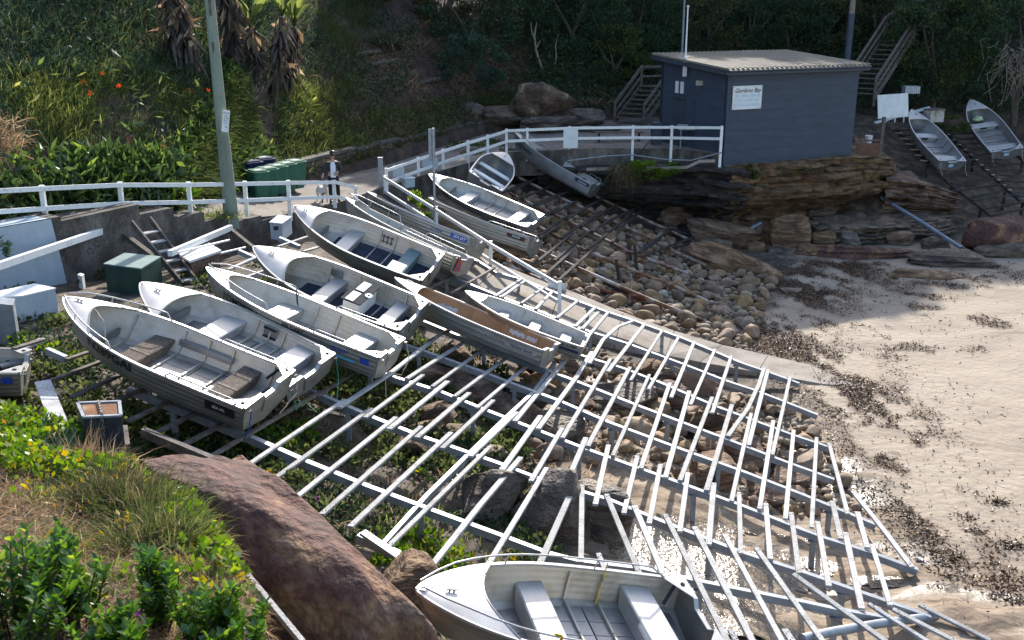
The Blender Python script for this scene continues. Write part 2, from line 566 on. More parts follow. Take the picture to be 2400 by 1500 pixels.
# ------------------------------------------------------------------ leaves, blades, rocks
def unit(a):
    return a / np.maximum(np.linalg.norm(a, axis=-1, keepdims=True), 1e-9)

def rand_dirs(n, up=0.0, spread=1.0):
    d = rng.normal(size=(n, 3)) * np.array([spread, spread, spread])
    d[:, 2] += up
    return unit(d)

def leaf_geo(pos, d, L, W, fold=.2):
    n = len(pos)
    d = unit(d)
    ref = unit(rng.normal(size=(n, 3)))
    s = unit(np.cross(d, ref))
    nm = np.cross(s, d)
    L = np.broadcast_to(L, (n,))[:, None]
    W = np.broadcast_to(W, (n,))[:, None]
    mid = pos + d * L * .45 - nm * W * fold
    V = np.stack([pos, mid + s * W / 2 + nm * W * fold * 1.5, pos + d * L, mid - s * W / 2 + nm * W * fold * 1.5], 1).reshape(-1, 3)
    b = np.arange(n)[:, None] * 4
    F = np.concatenate([b + np.array([[0, 1, 2]]), b + np.array([[0, 2, 3]])], 0)
    return V, [F]

def blade_geo(pos, d, L, W, droop=.4):
    n = len(pos)
    d = unit(d)
    L = np.broadcast_to(L, (n,))[:, None]
    W = np.broadcast_to(W, (n,))[:, None]
    droop = np.broadcast_to(droop, (n,))[:, None]
    s = unit(np.cross(d, unit(rng.normal(size=(n, 3)) * np.array([1, 1, .3]))))
    dn = np.array([[0, 0, -1.0]])
    p1 = pos + d * L * .5 + dn * droop * L * .12
    p2 = pos + d * L * .9 + dn * droop * L * .55
    V = np.stack([pos - s * W / 2, pos + s * W / 2, p1 + s * W * .45, p1 - s * W * .45, p2], 1).reshape(-1, 3)
    b = np.arange(n)[:, None] * 5
    return V, [b + np.array([[0, 1, 2, 3]]), b + np.array([[3, 2, 4]])]

def merge_geo(gs):
    V, F, o = [], [], 0
    for v, fs in gs:
        V.append(v)
        F += [f + o for f in fs]
        o += len(v)
    return np.concatenate(V), F

def clump_points(c, r, n, k, seed, shell=.55):
    """leaf positions in uneven clumps through an ellipsoid crown"""
    g = np.random.default_rng(seed)
    cd = unit(g.normal(size=(k, 3)))
    cr = g.uniform(shell, 1.0, (k, 1)) ** .6
    cc = cd * cr
    cs = g.uniform(.16, .36, k)
    idx = g.integers(0, k, n)
    off = unit(g.normal(size=(n, 3))) * (g.uniform(0, 1, (n, 1)) ** .45) * cs[idx][:, None]
    off[:, 2] *= .75
    p = (cc[idx] + off)
    out = unit(off + .5 * cc[idx] + .25 * g.normal(size=(n, 3)) + np.array([0, 0, .2]))
    return np.array(c)[None] + p * np.array(r)[None], out

ICO = {}
def ico(sub):
    if sub not in ICO:
        bm = bmesh.new()
        bmesh.ops.create_icosphere(bm, subdivisions=sub, radius=1)
        V = np.array([v.co[:] for v in bm.verts])
        Fc = np.array([[v.index for v in f.verts] for f in bm.faces])
        bm.free()
        ICO[sub] = (V, Fc)
    return ICO[sub]

def rock_geo(seed, dims, sub=3, rough=.22, cuts=6, boxy=.0, strata=0.0):
    g = np.random.default_rng(seed)
    V, Fc = ico(sub)
    d = V.copy()
    if boxy:
        q = np.abs(d) ** (2 + 6 * boxy)
        d = d / (q.sum(1, keepdims=True) ** (1 / (2 + 6 * boxy)))
    for k in range(cuts):
        n = unit(g.normal(size=(1, 3)))[0]
        h = g.uniform(.55, .85)
        dist = d @ n
        d = d - np.maximum(dist - h, 0)[:, None] * n[None] * .9
    r = 1 + rough * fbm(V * 1.3 + seed * 3.1, 4, seed)
    d = d * r[:, None]
    if strata:
        lay = np.floor(d[:, 2] * 5 + .6 * fbm(V * 1.5, 2, seed + 5))
        s = 1 + strata * (_hash(lay.astype(np.int64), lay.astype(np.int64) * 3, lay.astype(np.int64) * 7, seed) - .5)
        d[:, 0] *= s
        d[:, 1] *= s
    return d * np.array(dims)[None], Fc

def rock(name, label, cat, c, dims, seed, mat, rotz=0.0, tilt=(0, 0), sub=4, rough=.22, cuts=6, boxy=0.2, strata=0.0, group=None, smooth=35):
    V, Fc = rock_geo(seed, dims, sub, rough, cuts, boxy, strata)
    me = np_mesh(name, V, [Fc], mat, True)
    me.set_sharp_from_angle(angle=RAD(smooth))
    o = link(name, me)
    o.location = [float(a) for a in c]
    o.rotation_euler = (tilt[0], tilt[1], rotz)
    if label:
        tag(o, label, cat, group)
    return o
# ------------------------------------------------------------------ lie of the land
RA, RC = -.2627, 2.491                       # boat rack: z = RC + RA x
QA, QB, QC = -.2486, .0811, -.741            # dark pipe rack beyond the ramp
WA, WB, WC = -.16133, .33211, -10.0964       # rack on the right behind the shed

def rack_z(x, y):
    return RC + RA * x

def q_z(x, y):
    return QA * x + QB * y + QC

def bank_z(x, y):
    return 5.26 + .27 * (11.3 - y) - .15 * (x + 4.9)

BX = np.array([-40, -30, -20, -14.6, -11.9, -9.9, -9.35, -8.3, -7.2, -4.6, -1.0, 4, 10, 20, 30, 50.])
BY = np.array([4, 10, 16, 22.6, 26.3, 29.6, 36.0, 39.0, 41.2, 46, 53.5, 57.5, 59.5, 60.5, 60, 58.])
BZ = np.array([7.2, 6.6, 6.1, 5.5, 5.1, 4.6, 4.1, 4.0, 4.1, 4.4, 4.6, 4.5, 4.3, 4.2, 4.2, 4.2])

def base_y(x):
    return np.interp(x, BX, BY)

def hill_z(x, y):
    """slope behind the path"""
    x = np.asarray(x, float)
    y = np.asarray(y, float)
    m = np.interp(x, [-30, -14, -8, -4, 2, 12], [1.15, 1.5, 1.75, 1.7, .6, .25])
    sl = np.interp(x, [-20, -9, -6, -3, 3, 12], [.64, .66, .72, .74, .70, .72]) / np.sqrt(1 + m * m)
    d = np.maximum(y - base_y(x), -3)
    h = np.interp(x, BX, BZ) + sl * d - .012 * np.maximum(d - 26, 0) ** 2 * 0
    h = h + (.5 * n2(x, y, .22, 3, 4) + .18 * n2(x, y, .9, 3, 9)) * sstep(.2, 4, d)
    return np.where(d < -.4, h - 1.2 * (-.4 - d), h)

def bank_mask(x, y):
    # the near vegetated bank, left and below the line of the brown boulders
    a = np.interp(y, [2, 7, 8.5, 9.8, 10.8, 11.5, 12.1, 12.9, 13.7], [-.9, -1.9, -2.55, -3.3, -4.3, -4.9, -5.6, -7.2, -9.5])
    return sstep(.75, -.25, x - a)

def ground_z(x, y):
    x = np.asarray(x, float)
    y = np.asarray(y, float)
    sand = .16 - .008 * (x - 9) + .05 * n2(x, y, .25, 3, 21) + .012 * n2(x, y, 1.4, 3, 25) + .0065 * np.maximum(y - 30, 0)
    capz = np.interp(y, [16, 19, 22, 25, 28, 31], [4.3, 4.2, 3.88, 3.66, 3.42, 3.15])
    lo = np.minimum(rack_z(x, y) - .78 + .25 * n2(x, y, .5, 4, 3), capz + .10 * n2(x, y, .7, 3, 8))
    qq = q_z(x, y) - .52 + .12 * n2(x, y, .6, 3, 13)
    wq = sstep(-.8, .8, (y - (30.6 - .42 * (x + 1))) )
    lo = lo * (1 - wq) + qq * wq
    k = .18
    dlt = lo - sand
    z = np.where(dlt > k, lo, np.where(dlt < -k, sand, sand + (dlt + k) ** 2 / (4 * k)))
    # rock shelf at the bottom right and rising ground at the far right
    sh = sstep(2.0, .3, np.abs(y - 14.6 + .1 * (x - 9)) - .9) * sstep(5.5, 7.5, x)
    z = z + sh * (.22 + .16 * n2(x, y, .9, 4, 31))
    far = sstep(44.5, 49.5, y - .12 * (x - 20)) * sstep(13, 18, x)
    z = z * (1 - far) + far * np.maximum(WA * x + WB * y + WC - .75, z)
    bm = bank_mask(x, y)
    bz = bank_z(x, y) + .12 * n2(x, y, .8, 4, 41)
    return z * (1 - bm) + np.maximum(bz, z) * bm

# ground sheet (sand, rock shelf, soil) -------------------------------------------------
gx = np.concatenate([np.arange(-17, 13, .13), np.arange(13, 46, .4)])
gy = np.concatenate([np.arange(1.5, 32, .13), np.arange(32, 56, .3)])
GX, GY = np.meshgrid(gx, gy, indexing='ij')
GZ = ground_z(GX, GY)
GZ0 = GZ.copy()
rk = sstep(.3, 1.2, GX - .4) * sstep(8.8, 7.4, GX) * sstep(26, 23.5, GY) * sstep(11, 13, GY)
rk = np.maximum(rk, sstep(17.4, 16.0, GY + .35 * (GX - 7.5) + .5 * n2(GX, GY, .8, 3, 77)) * sstep(6.5, 7.5, GX))
led = n2(GX * .55 + .25 * n2(GX, GY, .5, 2, 50), GY * 1.7, .55, 5, 51)
GZ = GZ + rk * (.20 * np.round(led * 4) / 4 + .07 * led + .03 * n2(GX, GY, 3, 3, 52))
wet = rk * sstep(.02, -.12, led)
sand_m = sstep(-.6, .6, GX - np.interp(GY, [12, 16, 20, 25, 28, 31, 37, 42], [9.6, 8.6, 7.2, 7.6, 8.0, 7.3, 10.2, 12]) + .7 * n2(GX, GY, .6, 4, 60)) * (1 - rk)
sand_m = sand_m * sstep(46.5, 44, GY - .2 * (GX - 20))
churn = sstep(5.5, 7.5, GX) * sstep(13, 11, GX + .5 * n2(GX, GY, .5, 3, 63)) * (1 - rk)
GZ = GZ + churn * (.035 * np.abs(n2(GX, GY, 2.6, 3, 64)) + .02 * n2(GX, GY, 5, 2, 66))
V = np.stack([GX, GY, GZ], -1).reshape(-1, 3)
nA, nB = GX.shape
ii = np.arange(nA * nB).reshape(nA, nB)
Q = np.stack([ii[:-1, :-1], ii[1:, :-1], ii[1:, 1:], ii[:-1, 1:]], -1).reshape(-1, 4)

def ground_mat():
    m, nt, p = _nt('beach_ground')
    N, L = nt.nodes.new, nt.links.new
    tc = N('ShaderNodeTexCoord')
    at_ = N('ShaderNodeAttribute')
    at_.attribute_name = 'zone'
    sep = N('ShaderNodeSeparateColor')
    L(at_.outputs['Color'], sep.inputs[0])
    def noise(scale, det, dist=0, st=(1, 1, 1)):
        mp = N('ShaderNodeMapping')
        mp.inputs['Scale'].default_value = st
        L(tc.outputs['Object'], mp.inputs[0])
        n = N('ShaderNodeTexNoise')
        n.inputs['Scale'].default_value = scale
        n.inputs['Detail'].default_value = det
        n.inputs['Distortion'].default_value = dist
        L(mp.outputs[0], n.inputs['Vector'])
        return n
    ns = noise(.35, 9, .6, (1, 2.4, 1))
    rs = ramp_node(nt, [(.26, (.20, .152, .106)), (.40, (.285, .226, .163)), (.55, (.338, .272, .2)), (.75, (.38, .312, .235))])
    L(ns.outputs['Fac'], rs.inputs[0])
    nsoil = noise(2.2, 10)
    rsoil = ramp_node(nt, [(.3, (.025, .018, .013)), (.5, (.075, .053, .037)), (.64, (.15, .11, .076)), (.8, (.26, .21, .155))])
    L(nsoil.outputs['Fac'], rsoil.inputs[0])
    nr = noise(1.1, 10, .8, (1, 2.2, 2.5))
    rr = ramp_node(nt, [(.27, (.06, .04, .028)), (.40, (.20, .14, .09)), (.52, (.32, .24, .165)), (.6, (.25, .195, .14)), (.74, (.42, .345, .26))])
    L(nr.outputs['Fac'], rr.inputs[0])
    def mix(f, a, b):
        x = N('ShaderNodeMix')
        x.data_type = 'RGBA'
        L(f, x.inputs[0])
        L(a, x.inputs[6])
        L(b, x.inputs[7])
        return x.outputs[2]
    ws = N('ShaderNodeMix')
    ws.data_type = 'RGBA'
    aw = N('ShaderNodeAttribute')
    aw.attribute_name = 'wrack'
    L(aw.outputs['Fac'], ws.inputs[0])
    L(rs.outputs[0], ws.inputs[6])
    ws.inputs[7].default_value = (.11, .066, .038, 1)
    c = mix(sep.outputs[0], rsoil.outputs[0], ws.outputs[2])
    c = mix(sep.outputs[1], c, rr.outputs[0])
    fine = noise(45, 4)
    rf = ramp_node(nt, [(.3, (.80, .79, .78)), (.7, (1.08, 1.08, 1.08))])
    L(fine.outputs['Fac'], rf.inputs[0])
    mx = N('ShaderNodeMix')
    mx.data_type = 'RGBA'
    mx.blend_type = 'MULTIPLY'
    mx.inputs[0].default_value = 1
    L(c, mx.inputs[6])
    L(rf.outputs[0], mx.inputs[7])
    wetc = N('ShaderNodeMix')
    wetc.data_type = 'RGBA'
    wetc.blend_type = 'MULTIPLY'
    L(sep.outputs[2], wetc.inputs[0])
    L(mx.outputs[2], wetc.inputs[6])
    wetc.inputs[7].default_value = (.5, .46, .42, 1)
    L(wetc.outputs[2], p.inputs['Base Color'])
    mr = N('ShaderNodeMapRange')
    mr.inputs[3].default_value = .88
    mr.inputs[4].default_value = .32
    L(sep.outputs[2], mr.inputs[0])
    L(mr.outputs[0], p.inputs['Roughness'])
    b1 = noise(5, 9)
    bp = N('ShaderNodeBump')
    bp.inputs['Strength'].default_value = .7
    bp.inputs['Distance'].default_value = .08
    L(b1.outputs['Fac'], bp.inputs['Height'])
    L(bp.outputs[0], p.inputs['Normal'])
    return m

me = np_mesh('ground', V, [Q], ground_mat(), True)
ca = me.color_attributes.new('zone', 'FLOAT_COLOR', 'POINT')
ca.data.foreach_set('color', np.stack([sand_m, rk, wet, np.ones_like(rk)], -1).reshape(-1).astype(np.float32))
def weed_density(x, y):
    c = np.interp(y, [15, 18.5, 21, 25, 28, 31, 34, 38, 41], [9.0, 8.6, 8.9, 9.5, 9.2, 8.2, 9.2, 11.5, 14])
    w = np.interp(y, [15, 19, 24, 30, 36, 41], [.5, 1.0, 1.3, 1.5, 2.2, 2.6])
    d = np.exp(-((x - c) / w) ** 2)
    n = n2(x * 1.25 + .35 * y, y * .62, .9, 5, 91)
    n_b = n2(x * 1.2, y * .7, 2.6, 4, 95)
    a = d * sstep(-.12, .22, n + .55 * n_b)
    far = .5 * sstep(.16, .36, n2(x, y * 1.7, .55, 5, 99) + .3 * n_b) * sstep(9, 11, x) * sstep(27, 31, y) * sstep(24, 17, x)
    return np.maximum(a, far)
wa = me.attributes.new('wrack', 'FLOAT', 'POINT')
wa.data.foreach_set('value', (np.clip(weed_density(GX, GY) * 1.3, 0, .92)).reshape(-1).astype(np.float32))
kind(link('ground', me), 'structure')

# far sand so that the beach does not end at the frame
m = MB()
m.add([(-60, -20, -1.2), (140, -20, -1.2), (140, 70, -1.2), (-60, 70, -1.2)], [(0, 1, 2, 3)])
kind(m.build('lower_ground', CONC_OLD), 'structure')

# water in the hollows of the rock shelf ------------------------------------------------
def water_mat():
    m, nt, p = _nt('tide_pool_water')
    N, L = nt.nodes.new, nt.links.new
    p.inputs['Base Color'].default_value = (.10, .075, .05, 1)
    p.inputs['Roughness'].default_value = .16
    p.inputs['Specular IOR Level'].default_value = .8
    p.inputs['Coat Weight'].default_value = .0
    p.inputs['Coat Roughness'].default_value = .22
    tc = N('ShaderNodeTexCoord')
    n = N('ShaderNodeTexNoise')
    n.inputs['Scale'].default_value = 14
    n.inputs['Detail'].default_value = 7
    L(tc.outputs['Object'], n.inputs['Vector'])
    rn = N('ShaderNodeTexNoise')
    rn.inputs['Scale'].default_value = 5
    rn.inputs['Detail'].default_value = 10
    rn.inputs['Roughness'].default_value = .7
    L(tc.outputs['Object'], rn.inputs['Vector'])
    rr = ramp_node(nt, [(.46, (.14,) * 3), (.56, (.28,) * 3), (.70, (.55,) * 3)])
    L(rn.outputs['Fac'], rr.inputs[0])
    L(rr.outputs[0], p.inputs['Roughness'])
    cw = ramp_node(nt, [(.42, (.09, .065, .04)), (.55, (.20, .145, .095)), (.66, (.30, .235, .165))])
    L(rn.outputs['Fac'], cw.inputs[0])
    L(cw.outputs[0], p.inputs['Base Color'])
    b = N('ShaderNodeBump')
    b.inputs['Strength'].default_value = .35
    b.inputs['Distance'].default_value = .12
    L(n.outputs['Fac'], b.inputs['Height'])
    L(b.outputs[0], p.inputs['Normal'])
    return m
WATER = water_mat()
def interp_ground(x, y):
    i = np.clip(np.searchsorted(gx, x) - 1, 0, nA - 2)
    j = np.clip(np.searchsorted(gy, y) - 1, 0, nB - 2)
    fx = (x - gx[i]) / (gx[i + 1] - gx[i])
    fy = (y - gy[j]) / (gy[j + 1] - gy[j])
    fx, fy = np.clip(fx, 0, 1), np.clip(fy, 0, 1)
    return (GZ[i, j] * (1 - fx) * (1 - fy) + GZ[i + 1, j] * fx * (1 - fy) + GZ[i, j + 1] * (1 - fx) * fy + GZ[i + 1, j + 1] * fx * fy)

def hit_ground(u, v):
    return on(u, v, lambda x, y: interp_ground(x, y))

PM = np.zeros_like(GX)
for k, (u, v, r) in enumerate([(1440, 1190, 1.0), (1530, 1265, 1.3), (1620, 1230, .9), (1690, 1200, .8), (1700, 1330, 1.2), (1560, 1330, 1.0), (1090, 1120, .5),
                               (1810, 1330, .9), (1860, 1255, .5), (1780, 1440, 1.0), (1345, 1052, .32), (1840, 1420, .8), (1660, 1430, 1.0), (1920, 1330, .5), (2060, 1360, .5)]):
    c = hit_ground(u, v)
    PM = np.maximum(PM, np.exp(-(((GX - c[0]) / r) ** 2 + ((GY - c[1]) / (.8 * r)) ** 2)))
PM = PM + .22 * n2(GX, GY, 1.1, 4, 88)
WZ = GZ0 + .015 + .05 * (PM - .5)
ok = (PM > .34) & (WZ > GZ - .05)
okc = ok[:-1, :-1] & ok[1:, :-1] & ok[1:, 1:] & ok[:-1, 1:]
q4 = Q.reshape(nA - 1, nB - 1, 4)[okc]
used, inv = np.unique(q4, return_inverse=True)
WV = np.stack([GX, GY, WZ], -1).reshape(-1, 3)[used]
kind(link('water_pools', np_mesh('water_pools', WV, [inv.reshape(-1, 4)], WATER, True)), 'structure')

# hillside -------------------------------------------------------------------------------
hx = np.concatenate([np.arange(-46, -22, 1.0), np.arange(-22, 16, .2), np.arange(16, 60, .9)])
hd = np.concatenate([np.arange(-2.4, 14, .3), np.arange(14, 42, 1.0)])
HX, HD = np.meshgrid(hx, hd, indexing='ij')
HY = base_y(HX) + HD
HZ = hill_z(HX, HY)
nA2, nB2 = HX.shape
ii = np.arange(nA2 * nB2).reshape(nA2, nB2)
Q = np.stack([ii[:-1, :-1], ii[1:, :-1], ii[1:, 1:], ii[:-1, 1:]], -1).reshape(-1, 4)
SOIL = nmat('hill_soil', [(.3, (.022, .015, .011)), (.5, (.06, .038, .027)), (.66, (.11, .072, .052)), (.82, (.18, .13, .095))], 1.8, 10, .95, 0, .6, 6, fine=.35)
kind(link('hillside', np_mesh('hillside', np.stack([HX, HY, HZ], -1).reshape(-1, 3), [Q], SOIL, True)), 'structure')

# path -----------------------------------------------------------------------------------
PF = [(-17.5, 16.5, 5.7), (-14, 22, 5.3), (-11.6, 25.45, 4.95), (-9.25, 29.1, 4.35), (-7.15, 32.3, 3.95), (-6.2, 35.0, 3.75), (-4.85, 39.2, 3.65), (-2.6, 42.6, 3.82), (-.19, 45.95, 4.0), (3.9, 46.95, 4.05), (7.4, 46.0, 4.15), (9.0, 44.1, 4.2)]
PB = [(-22.5, 19.2, 6.0), (-16.2, 25.7, 5.5), (-13.2, 30.7, 5.1), (-10.8, 34.4, 4.6), (-9.5, 37.0, 4.02), (-8.0, 40.0, 3.8), (-5.6, 44.6, 3.75), (-3.6, 48.4, 3.95), (-1.3, 53.4, 4.05), (4, 57.6, 4.1), (8, 59, 4.2), (11.5, 60, 4.25)]
m = MB()
P = []
for a, b in zip(PF, PB):
    P.append([a, tuple((np.array(a) * .5 + np.array(b) * .5)), b])
m.grid(np.array(P), flip=True)
kind(m.build('path', PATH), 'structure')
m = MB()
m.grid(np.array([[(a[0], a[1], a[2] - 1.1), (a[0], a[1], a[2])] for a in PF]), flip=True)
kind(m.build('path_edge', CONC_OLD), 'structure')
def path_z(x, y):
    return 4.2

# concrete ramp to the sand ----------------------------------------------------------------
up = [(1030, 552, 3.0), (1180, 622, 2.35), (1315, 676, 1.75), (1460, 733, 1.2), (1580, 775, .82), (1692, 808, .52), (1800, 832, .33), (1900, 856, .24), (2012, 903, .15)]
lo_ = [(985, 600, 2.9), (1120, 668, 2.3), (1290, 745, 1.65), (1440, 803, 1.12), (1560, 832, .74), (1640, 848, .46), (1775, 872, .30), (1925, 899, .20), (2010, 909, .15)]
Uw = [at(*a) for a in up]
Lw = [at(*a) for a in lo_]
for k in range(len(Uw) - 1):
    m = MB()
    g0, g1 = (0.012 if k else 0), .0
    a0 = Uw[k] + (Uw[k + 1] - Uw[k]) * g0
    b0 = Lw[k] + (Lw[k + 1] - Lw[k]) * g0
    poly = [b0, Lw[k + 1], Uw[k + 1], a0]
    m.prism([(p[0], p[1]) for p in poly], [p[2] - .45 for p in poly], [p[2] for p in poly])
    kind(m.build('concrete_ramp', CONC), 'structure')
# ------------------------------------------------------------------ the big boat rack
rack = empty('boat_rack', 'wide slatted boat slip of silvery planks on steel rails over the rocks', 'boat rack', at(1400, 1000, 1.3))
RL = Vector(rack.location)

def rp(u, v, dz=0.0):
    return on_plane(u, v, RA, 0, RC + dz)

def sub(p):
    return Vector([float(a) for a in p]) - RL

def rail(pts, w=.10, h=.13, dz=-.047, mat=GALV, parent=rack, base=RL, name='rail'):
    P = [Vector([float(a) for a in rp(u, v, dz)]) - base for u, v in pts]
    m = MB()
    m.path(P, w, h, mi=0)
    m2 = [p - Vector((0, 0, h / 2)) for p in P]
    m = MB()
    m.path(m2, w, h)
    return m.build(name, mat, parent), P

RAILS = [
    [(300, 905), (580, 1018), (720, 1080), (860, 1137), (1015, 1195), (1165, 1250), (1280, 1293), (1350, 1312), (1500, 1330), (1600, 1352), (1710, 1375), (1879, 1408), (1967, 1427), (2090, 1447)],
    [(480, 812), (620, 868), (750, 922), (870, 975), (983, 1020), (1079, 1053), (1167, 1084), (1277, 1126), (1423, 1168), (1570, 1228), (1739, 1293), (1879, 1338), (2022, 1388), (2180, 1443)],
    [(560, 738), (760, 815), (923, 882), (1033, 917), (1141, 961), (1236, 998), (1357, 1045), (1478, 1089), (1600, 1133), (1747, 1187), (1857, 1231), (1923, 1256), (2040, 1293), (2150, 1333)],
    [(700, 705), (830, 757), (947, 805), (1043, 839), (1117, 865), (1207, 900), (1310, 938), (1423, 987), (1600, 1053), (1747, 1106), (1879, 1157), (1967, 1193), (2052, 1228)],
    [(870, 700), (1050, 775), (1270, 862), (1367, 899), (1493, 949), (1644, 1006), (1703, 1028), (1791, 1062), (1857, 1087), (1954, 1122)],
    [(1200, 765), (1353, 829), (1460, 862), (1553, 898), (1677, 951), (1725, 969), (1857, 1018), (1943, 1047)],
    [(990, 617), (1060, 648), (1167, 692), (1273, 732), (1347, 765), (1467, 803), (1600, 852), (1700, 891), (1773, 915), (1860, 949), (1916, 971)],
    [(1040, 572), (1120, 611), (1163, 637), (1217, 652), (1320, 692), (1417, 728), (1487, 751), (1600, 792), (1670, 821), (1733, 848), (1800, 871), (1872, 897)],
    [(838, 1250), (920, 1287), (1008, 1326)],
]
posts = []
for r in RAILS:
    _, P = rail(r)
    L = [0]
    for a, b in zip(P[:-1], P[1:]):
        L.append(L[-1] + (b - a).length)
    t = .9
    while t < L[-1]:
        k = max(i for i in range(len(L)) if L[i] <= t)
        k = min(k, len(P) - 2)
        f = (t - L[k]) / (L[k + 1] - L[k])
        posts.append(P[k].lerp(P[k + 1], f))
        t += 2.35
for p in posts:
    w = p + RL
    g = float(interp_ground(np.array(w.x), np.array(w.y)))
    if w.z - .13 - g < .12:
        continue
    m = MB()
    m.beam((p.x, p.y, p.z - .137), (p.x, p.y, g - .15 - RL.z), .09, .09, up=(0, 1, 0))
    m.box((p.x, p.y, p.z - .145), (.2, .16, .016))
    m.build('post', GALV, rack)

# steel cross member and round end bar
m = MB()
m.path([sub(rp(u, v, -.05)) - Vector((0, 0, .06)) for u, v in [(897, 1272), (1000, 1158), (1100, 1060), (1185, 977), (1252, 915), (1300, 846)]], .085, .10)
m.build('cross_member', GALV, rack)
m = MB()
m.tube([sub(rp(u, v, -.12)) for u, v in [(1880, 1497), (1950, 1481), (2060, 1462), (2192, 1444)]], .075, 14)
m.build('round_bar', GALV, rack, 40)

PL = [  # near end, far end (photo survey), light planks
    [(440, 1098), (752, 915)], [(545, 1110), (808, 934)], [(793, 953), (915, 872), (1040, 775)], [(742, 925), (880, 838)], [(615, 1140), (870, 955)], [(855, 977), (991, 878)], [(954, 887), (1088, 800)],
    [(680, 1175), (927, 977)], [(910, 1005), (1050, 893)], [(1013, 905), (1136, 815)], [(752, 1202), (987, 997)], [(975, 1025), (1100, 919)], [(1065, 928), (1187, 838)],
    [(820, 1232), (1055, 1012)], [(1037, 1050), (1155, 937)], [(1117, 953), (1234, 855)], [(910, 1278), (1150, 1045)], [(1102, 1067), (1210, 965)], [(1207, 985), (1322, 843)],
    [(1008, 1330), (1125, 1183), (1220, 1070)], [(1175, 1100), (1267, 973)], [(1260, 1005), (1350, 885), (1388, 823)], [(1144, 1321), (1280, 1096)], [(1245, 1125), (1317, 1003)], [(1317, 1025), (1430, 840)],
    [(1263, 1321), (1349, 1125)], [(1320, 1150), (1372, 1025)], [(1377, 1045), (1477, 860)], [(1360, 1317), (1363, 1135)], [(1395, 1180), (1427, 1042)], [(1435, 1067), (1522, 877)],
    [(1500, 1343), (1422, 1157)], [(1462, 1202), (1495, 1067)], [(1502, 1097), (1569, 897)], [(1557, 1350), (1487, 1185)], [(1522, 1227), (1547, 1087)], [(1560, 1117), (1615, 915)],
    [(1715, 1520), (1560, 1205)], [(1592, 1245), (1612, 1107)], [(1595, 1125), (1670, 930)], [(1772, 1520), (1629, 1232)], [(1662, 1275), (1672, 1130)], [(1655, 1147), (1715, 947)],
    [(1842, 1520), (1700, 1252)], [(1735, 1295), (1732, 1152)], [(1715, 1172), (1760, 967)], [(1945, 1520), (1772, 1282)], [(1807, 1310), (1795, 1180)], [(1779, 1192), (1812, 985)],
    [(1860, 1342), (2100, 1516)], [(1872, 1342), (1855, 1200)], [(1840, 1215), (1861, 1007)], [(2036, 1412), (2195, 1512)], [(1943, 1370), (1917, 1221)], [(1902, 1236), (1914, 1025)],
    [(2091, 1425), (2250, 1508)], [(2020, 1425), (1981, 1247)], [(1970, 1261), (1952, 1173)], [(2153, 1415), (2340, 1508)], [(2087, 1417), (2043, 1274)], [(2034, 1283), (2010, 1199)],
    [(1987, 1203), (1944, 1038)], [(2139, 1327), (2060, 1227), (1999, 1150)],
    [(1382, 850), (1412, 795), (1448, 765), (1485, 750)], [(1425, 870), (1512, 757)], [(1477, 890), (1552, 772)], [(1520, 910), (1592, 787)], [(1572, 930), (1627, 800)], [(1617, 947), (1676, 817)],
    [(1670, 967), (1715, 832)], [(1705, 1022), (1752, 957), (1778, 900), (1792, 860)], [(1756, 1042), (1800, 865)], [(1811, 1065), (1852, 882)],
    [(1052, 687), (1158, 626)], [(1161, 692), (1224, 651)], [(1175, 695), (1233, 655)], [(1222, 710), (1276, 671)], [(1255, 724), (1296, 679)], [(1305, 744), (1355, 704)], [(1348, 764), (1397, 718)],
    [(1363, 770), (1403, 730)], [(1365, 815), (1380, 785), (1427, 730)], [(1006, 674), (1122, 612)], [(1480, 1515), (1425, 1425)], [(1420, 1340), (1402, 1296)], [(1730, 1508), (1712, 1476)], [(1862, 1508), (1840, 1474)],
    [(240, 950), (324, 913), (480, 842)], [(302, 983), (383, 944), (560, 858)], [(354, 1016), (442, 972), (620, 880)], [(420, 1044), (480, 1012), (690, 897)], [(166, 929), (273, 880), (420, 812)], [(125, 887), (236, 845), (390, 775)],
    [(155, 841), (217, 819)], [(30, 815), (100, 795)], [(535, 630), (597, 602)], [(650, 577), (725, 552)], [(710, 587), (747, 577)], [(600, 700), (760, 620)], [(760, 660), (930, 570)], [(860, 690), (960, 640)], [(1000, 800), (1100, 742)],
]
DARK_BELOW = 6
for k, pts in enumerate(PL):
    dz = .0 if k % 2 else .004
    P = [sub(rp(u, v, dz)) for u, v in pts]
    jit = random.uniform(-.006, .006)
    P = [p + Vector((random.uniform(-.012, .012), random.uniform(-.012, .012), jit + random.uniform(-.006, .006))) for p in P]
    c = sum(P, Vector()) / len(P)
    m = MB()
    if len(P) == 2:
        m.beam(P[0] - c - Vector((0, 0, .022)), P[1] - c - Vector((0, 0, .022)), .096 + random.uniform(-.014, .014), .044, bev=.006)
    else:
        m.path([p - c - Vector((0, 0, .022)) for p in P], .098, .044)
    mu = sum(q[0] for q in pts) / len(pts)
    mv = sum(q[1] for q in pts) / len(pts)
    old = mv - 1010 < -.52 * (mu - 640) and mu < 1130 and k != 2 and mv > 640  # upper-left planks darker: weathered wet wood, with boat shade in the colour
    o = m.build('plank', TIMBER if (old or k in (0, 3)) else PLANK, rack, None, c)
    # bolt heads over the rails at both ends
    b = MB()
    d = (P[-1] - P[0]).normalized()
    s = d.cross(Vector((0, 0, 1)))
    for e, sg in ((P[0], 1), (P[-1], -1)):
        for q in (-.022, .022):
            pc = e + d * .10 * sg + s * q + d * q * .8
            b.box(pc - c + Vector((0, 0, .002)), (.016, .016, .006))
    kind(b.build('bolt_heads', DKPLASTIC, o), 'stuff')
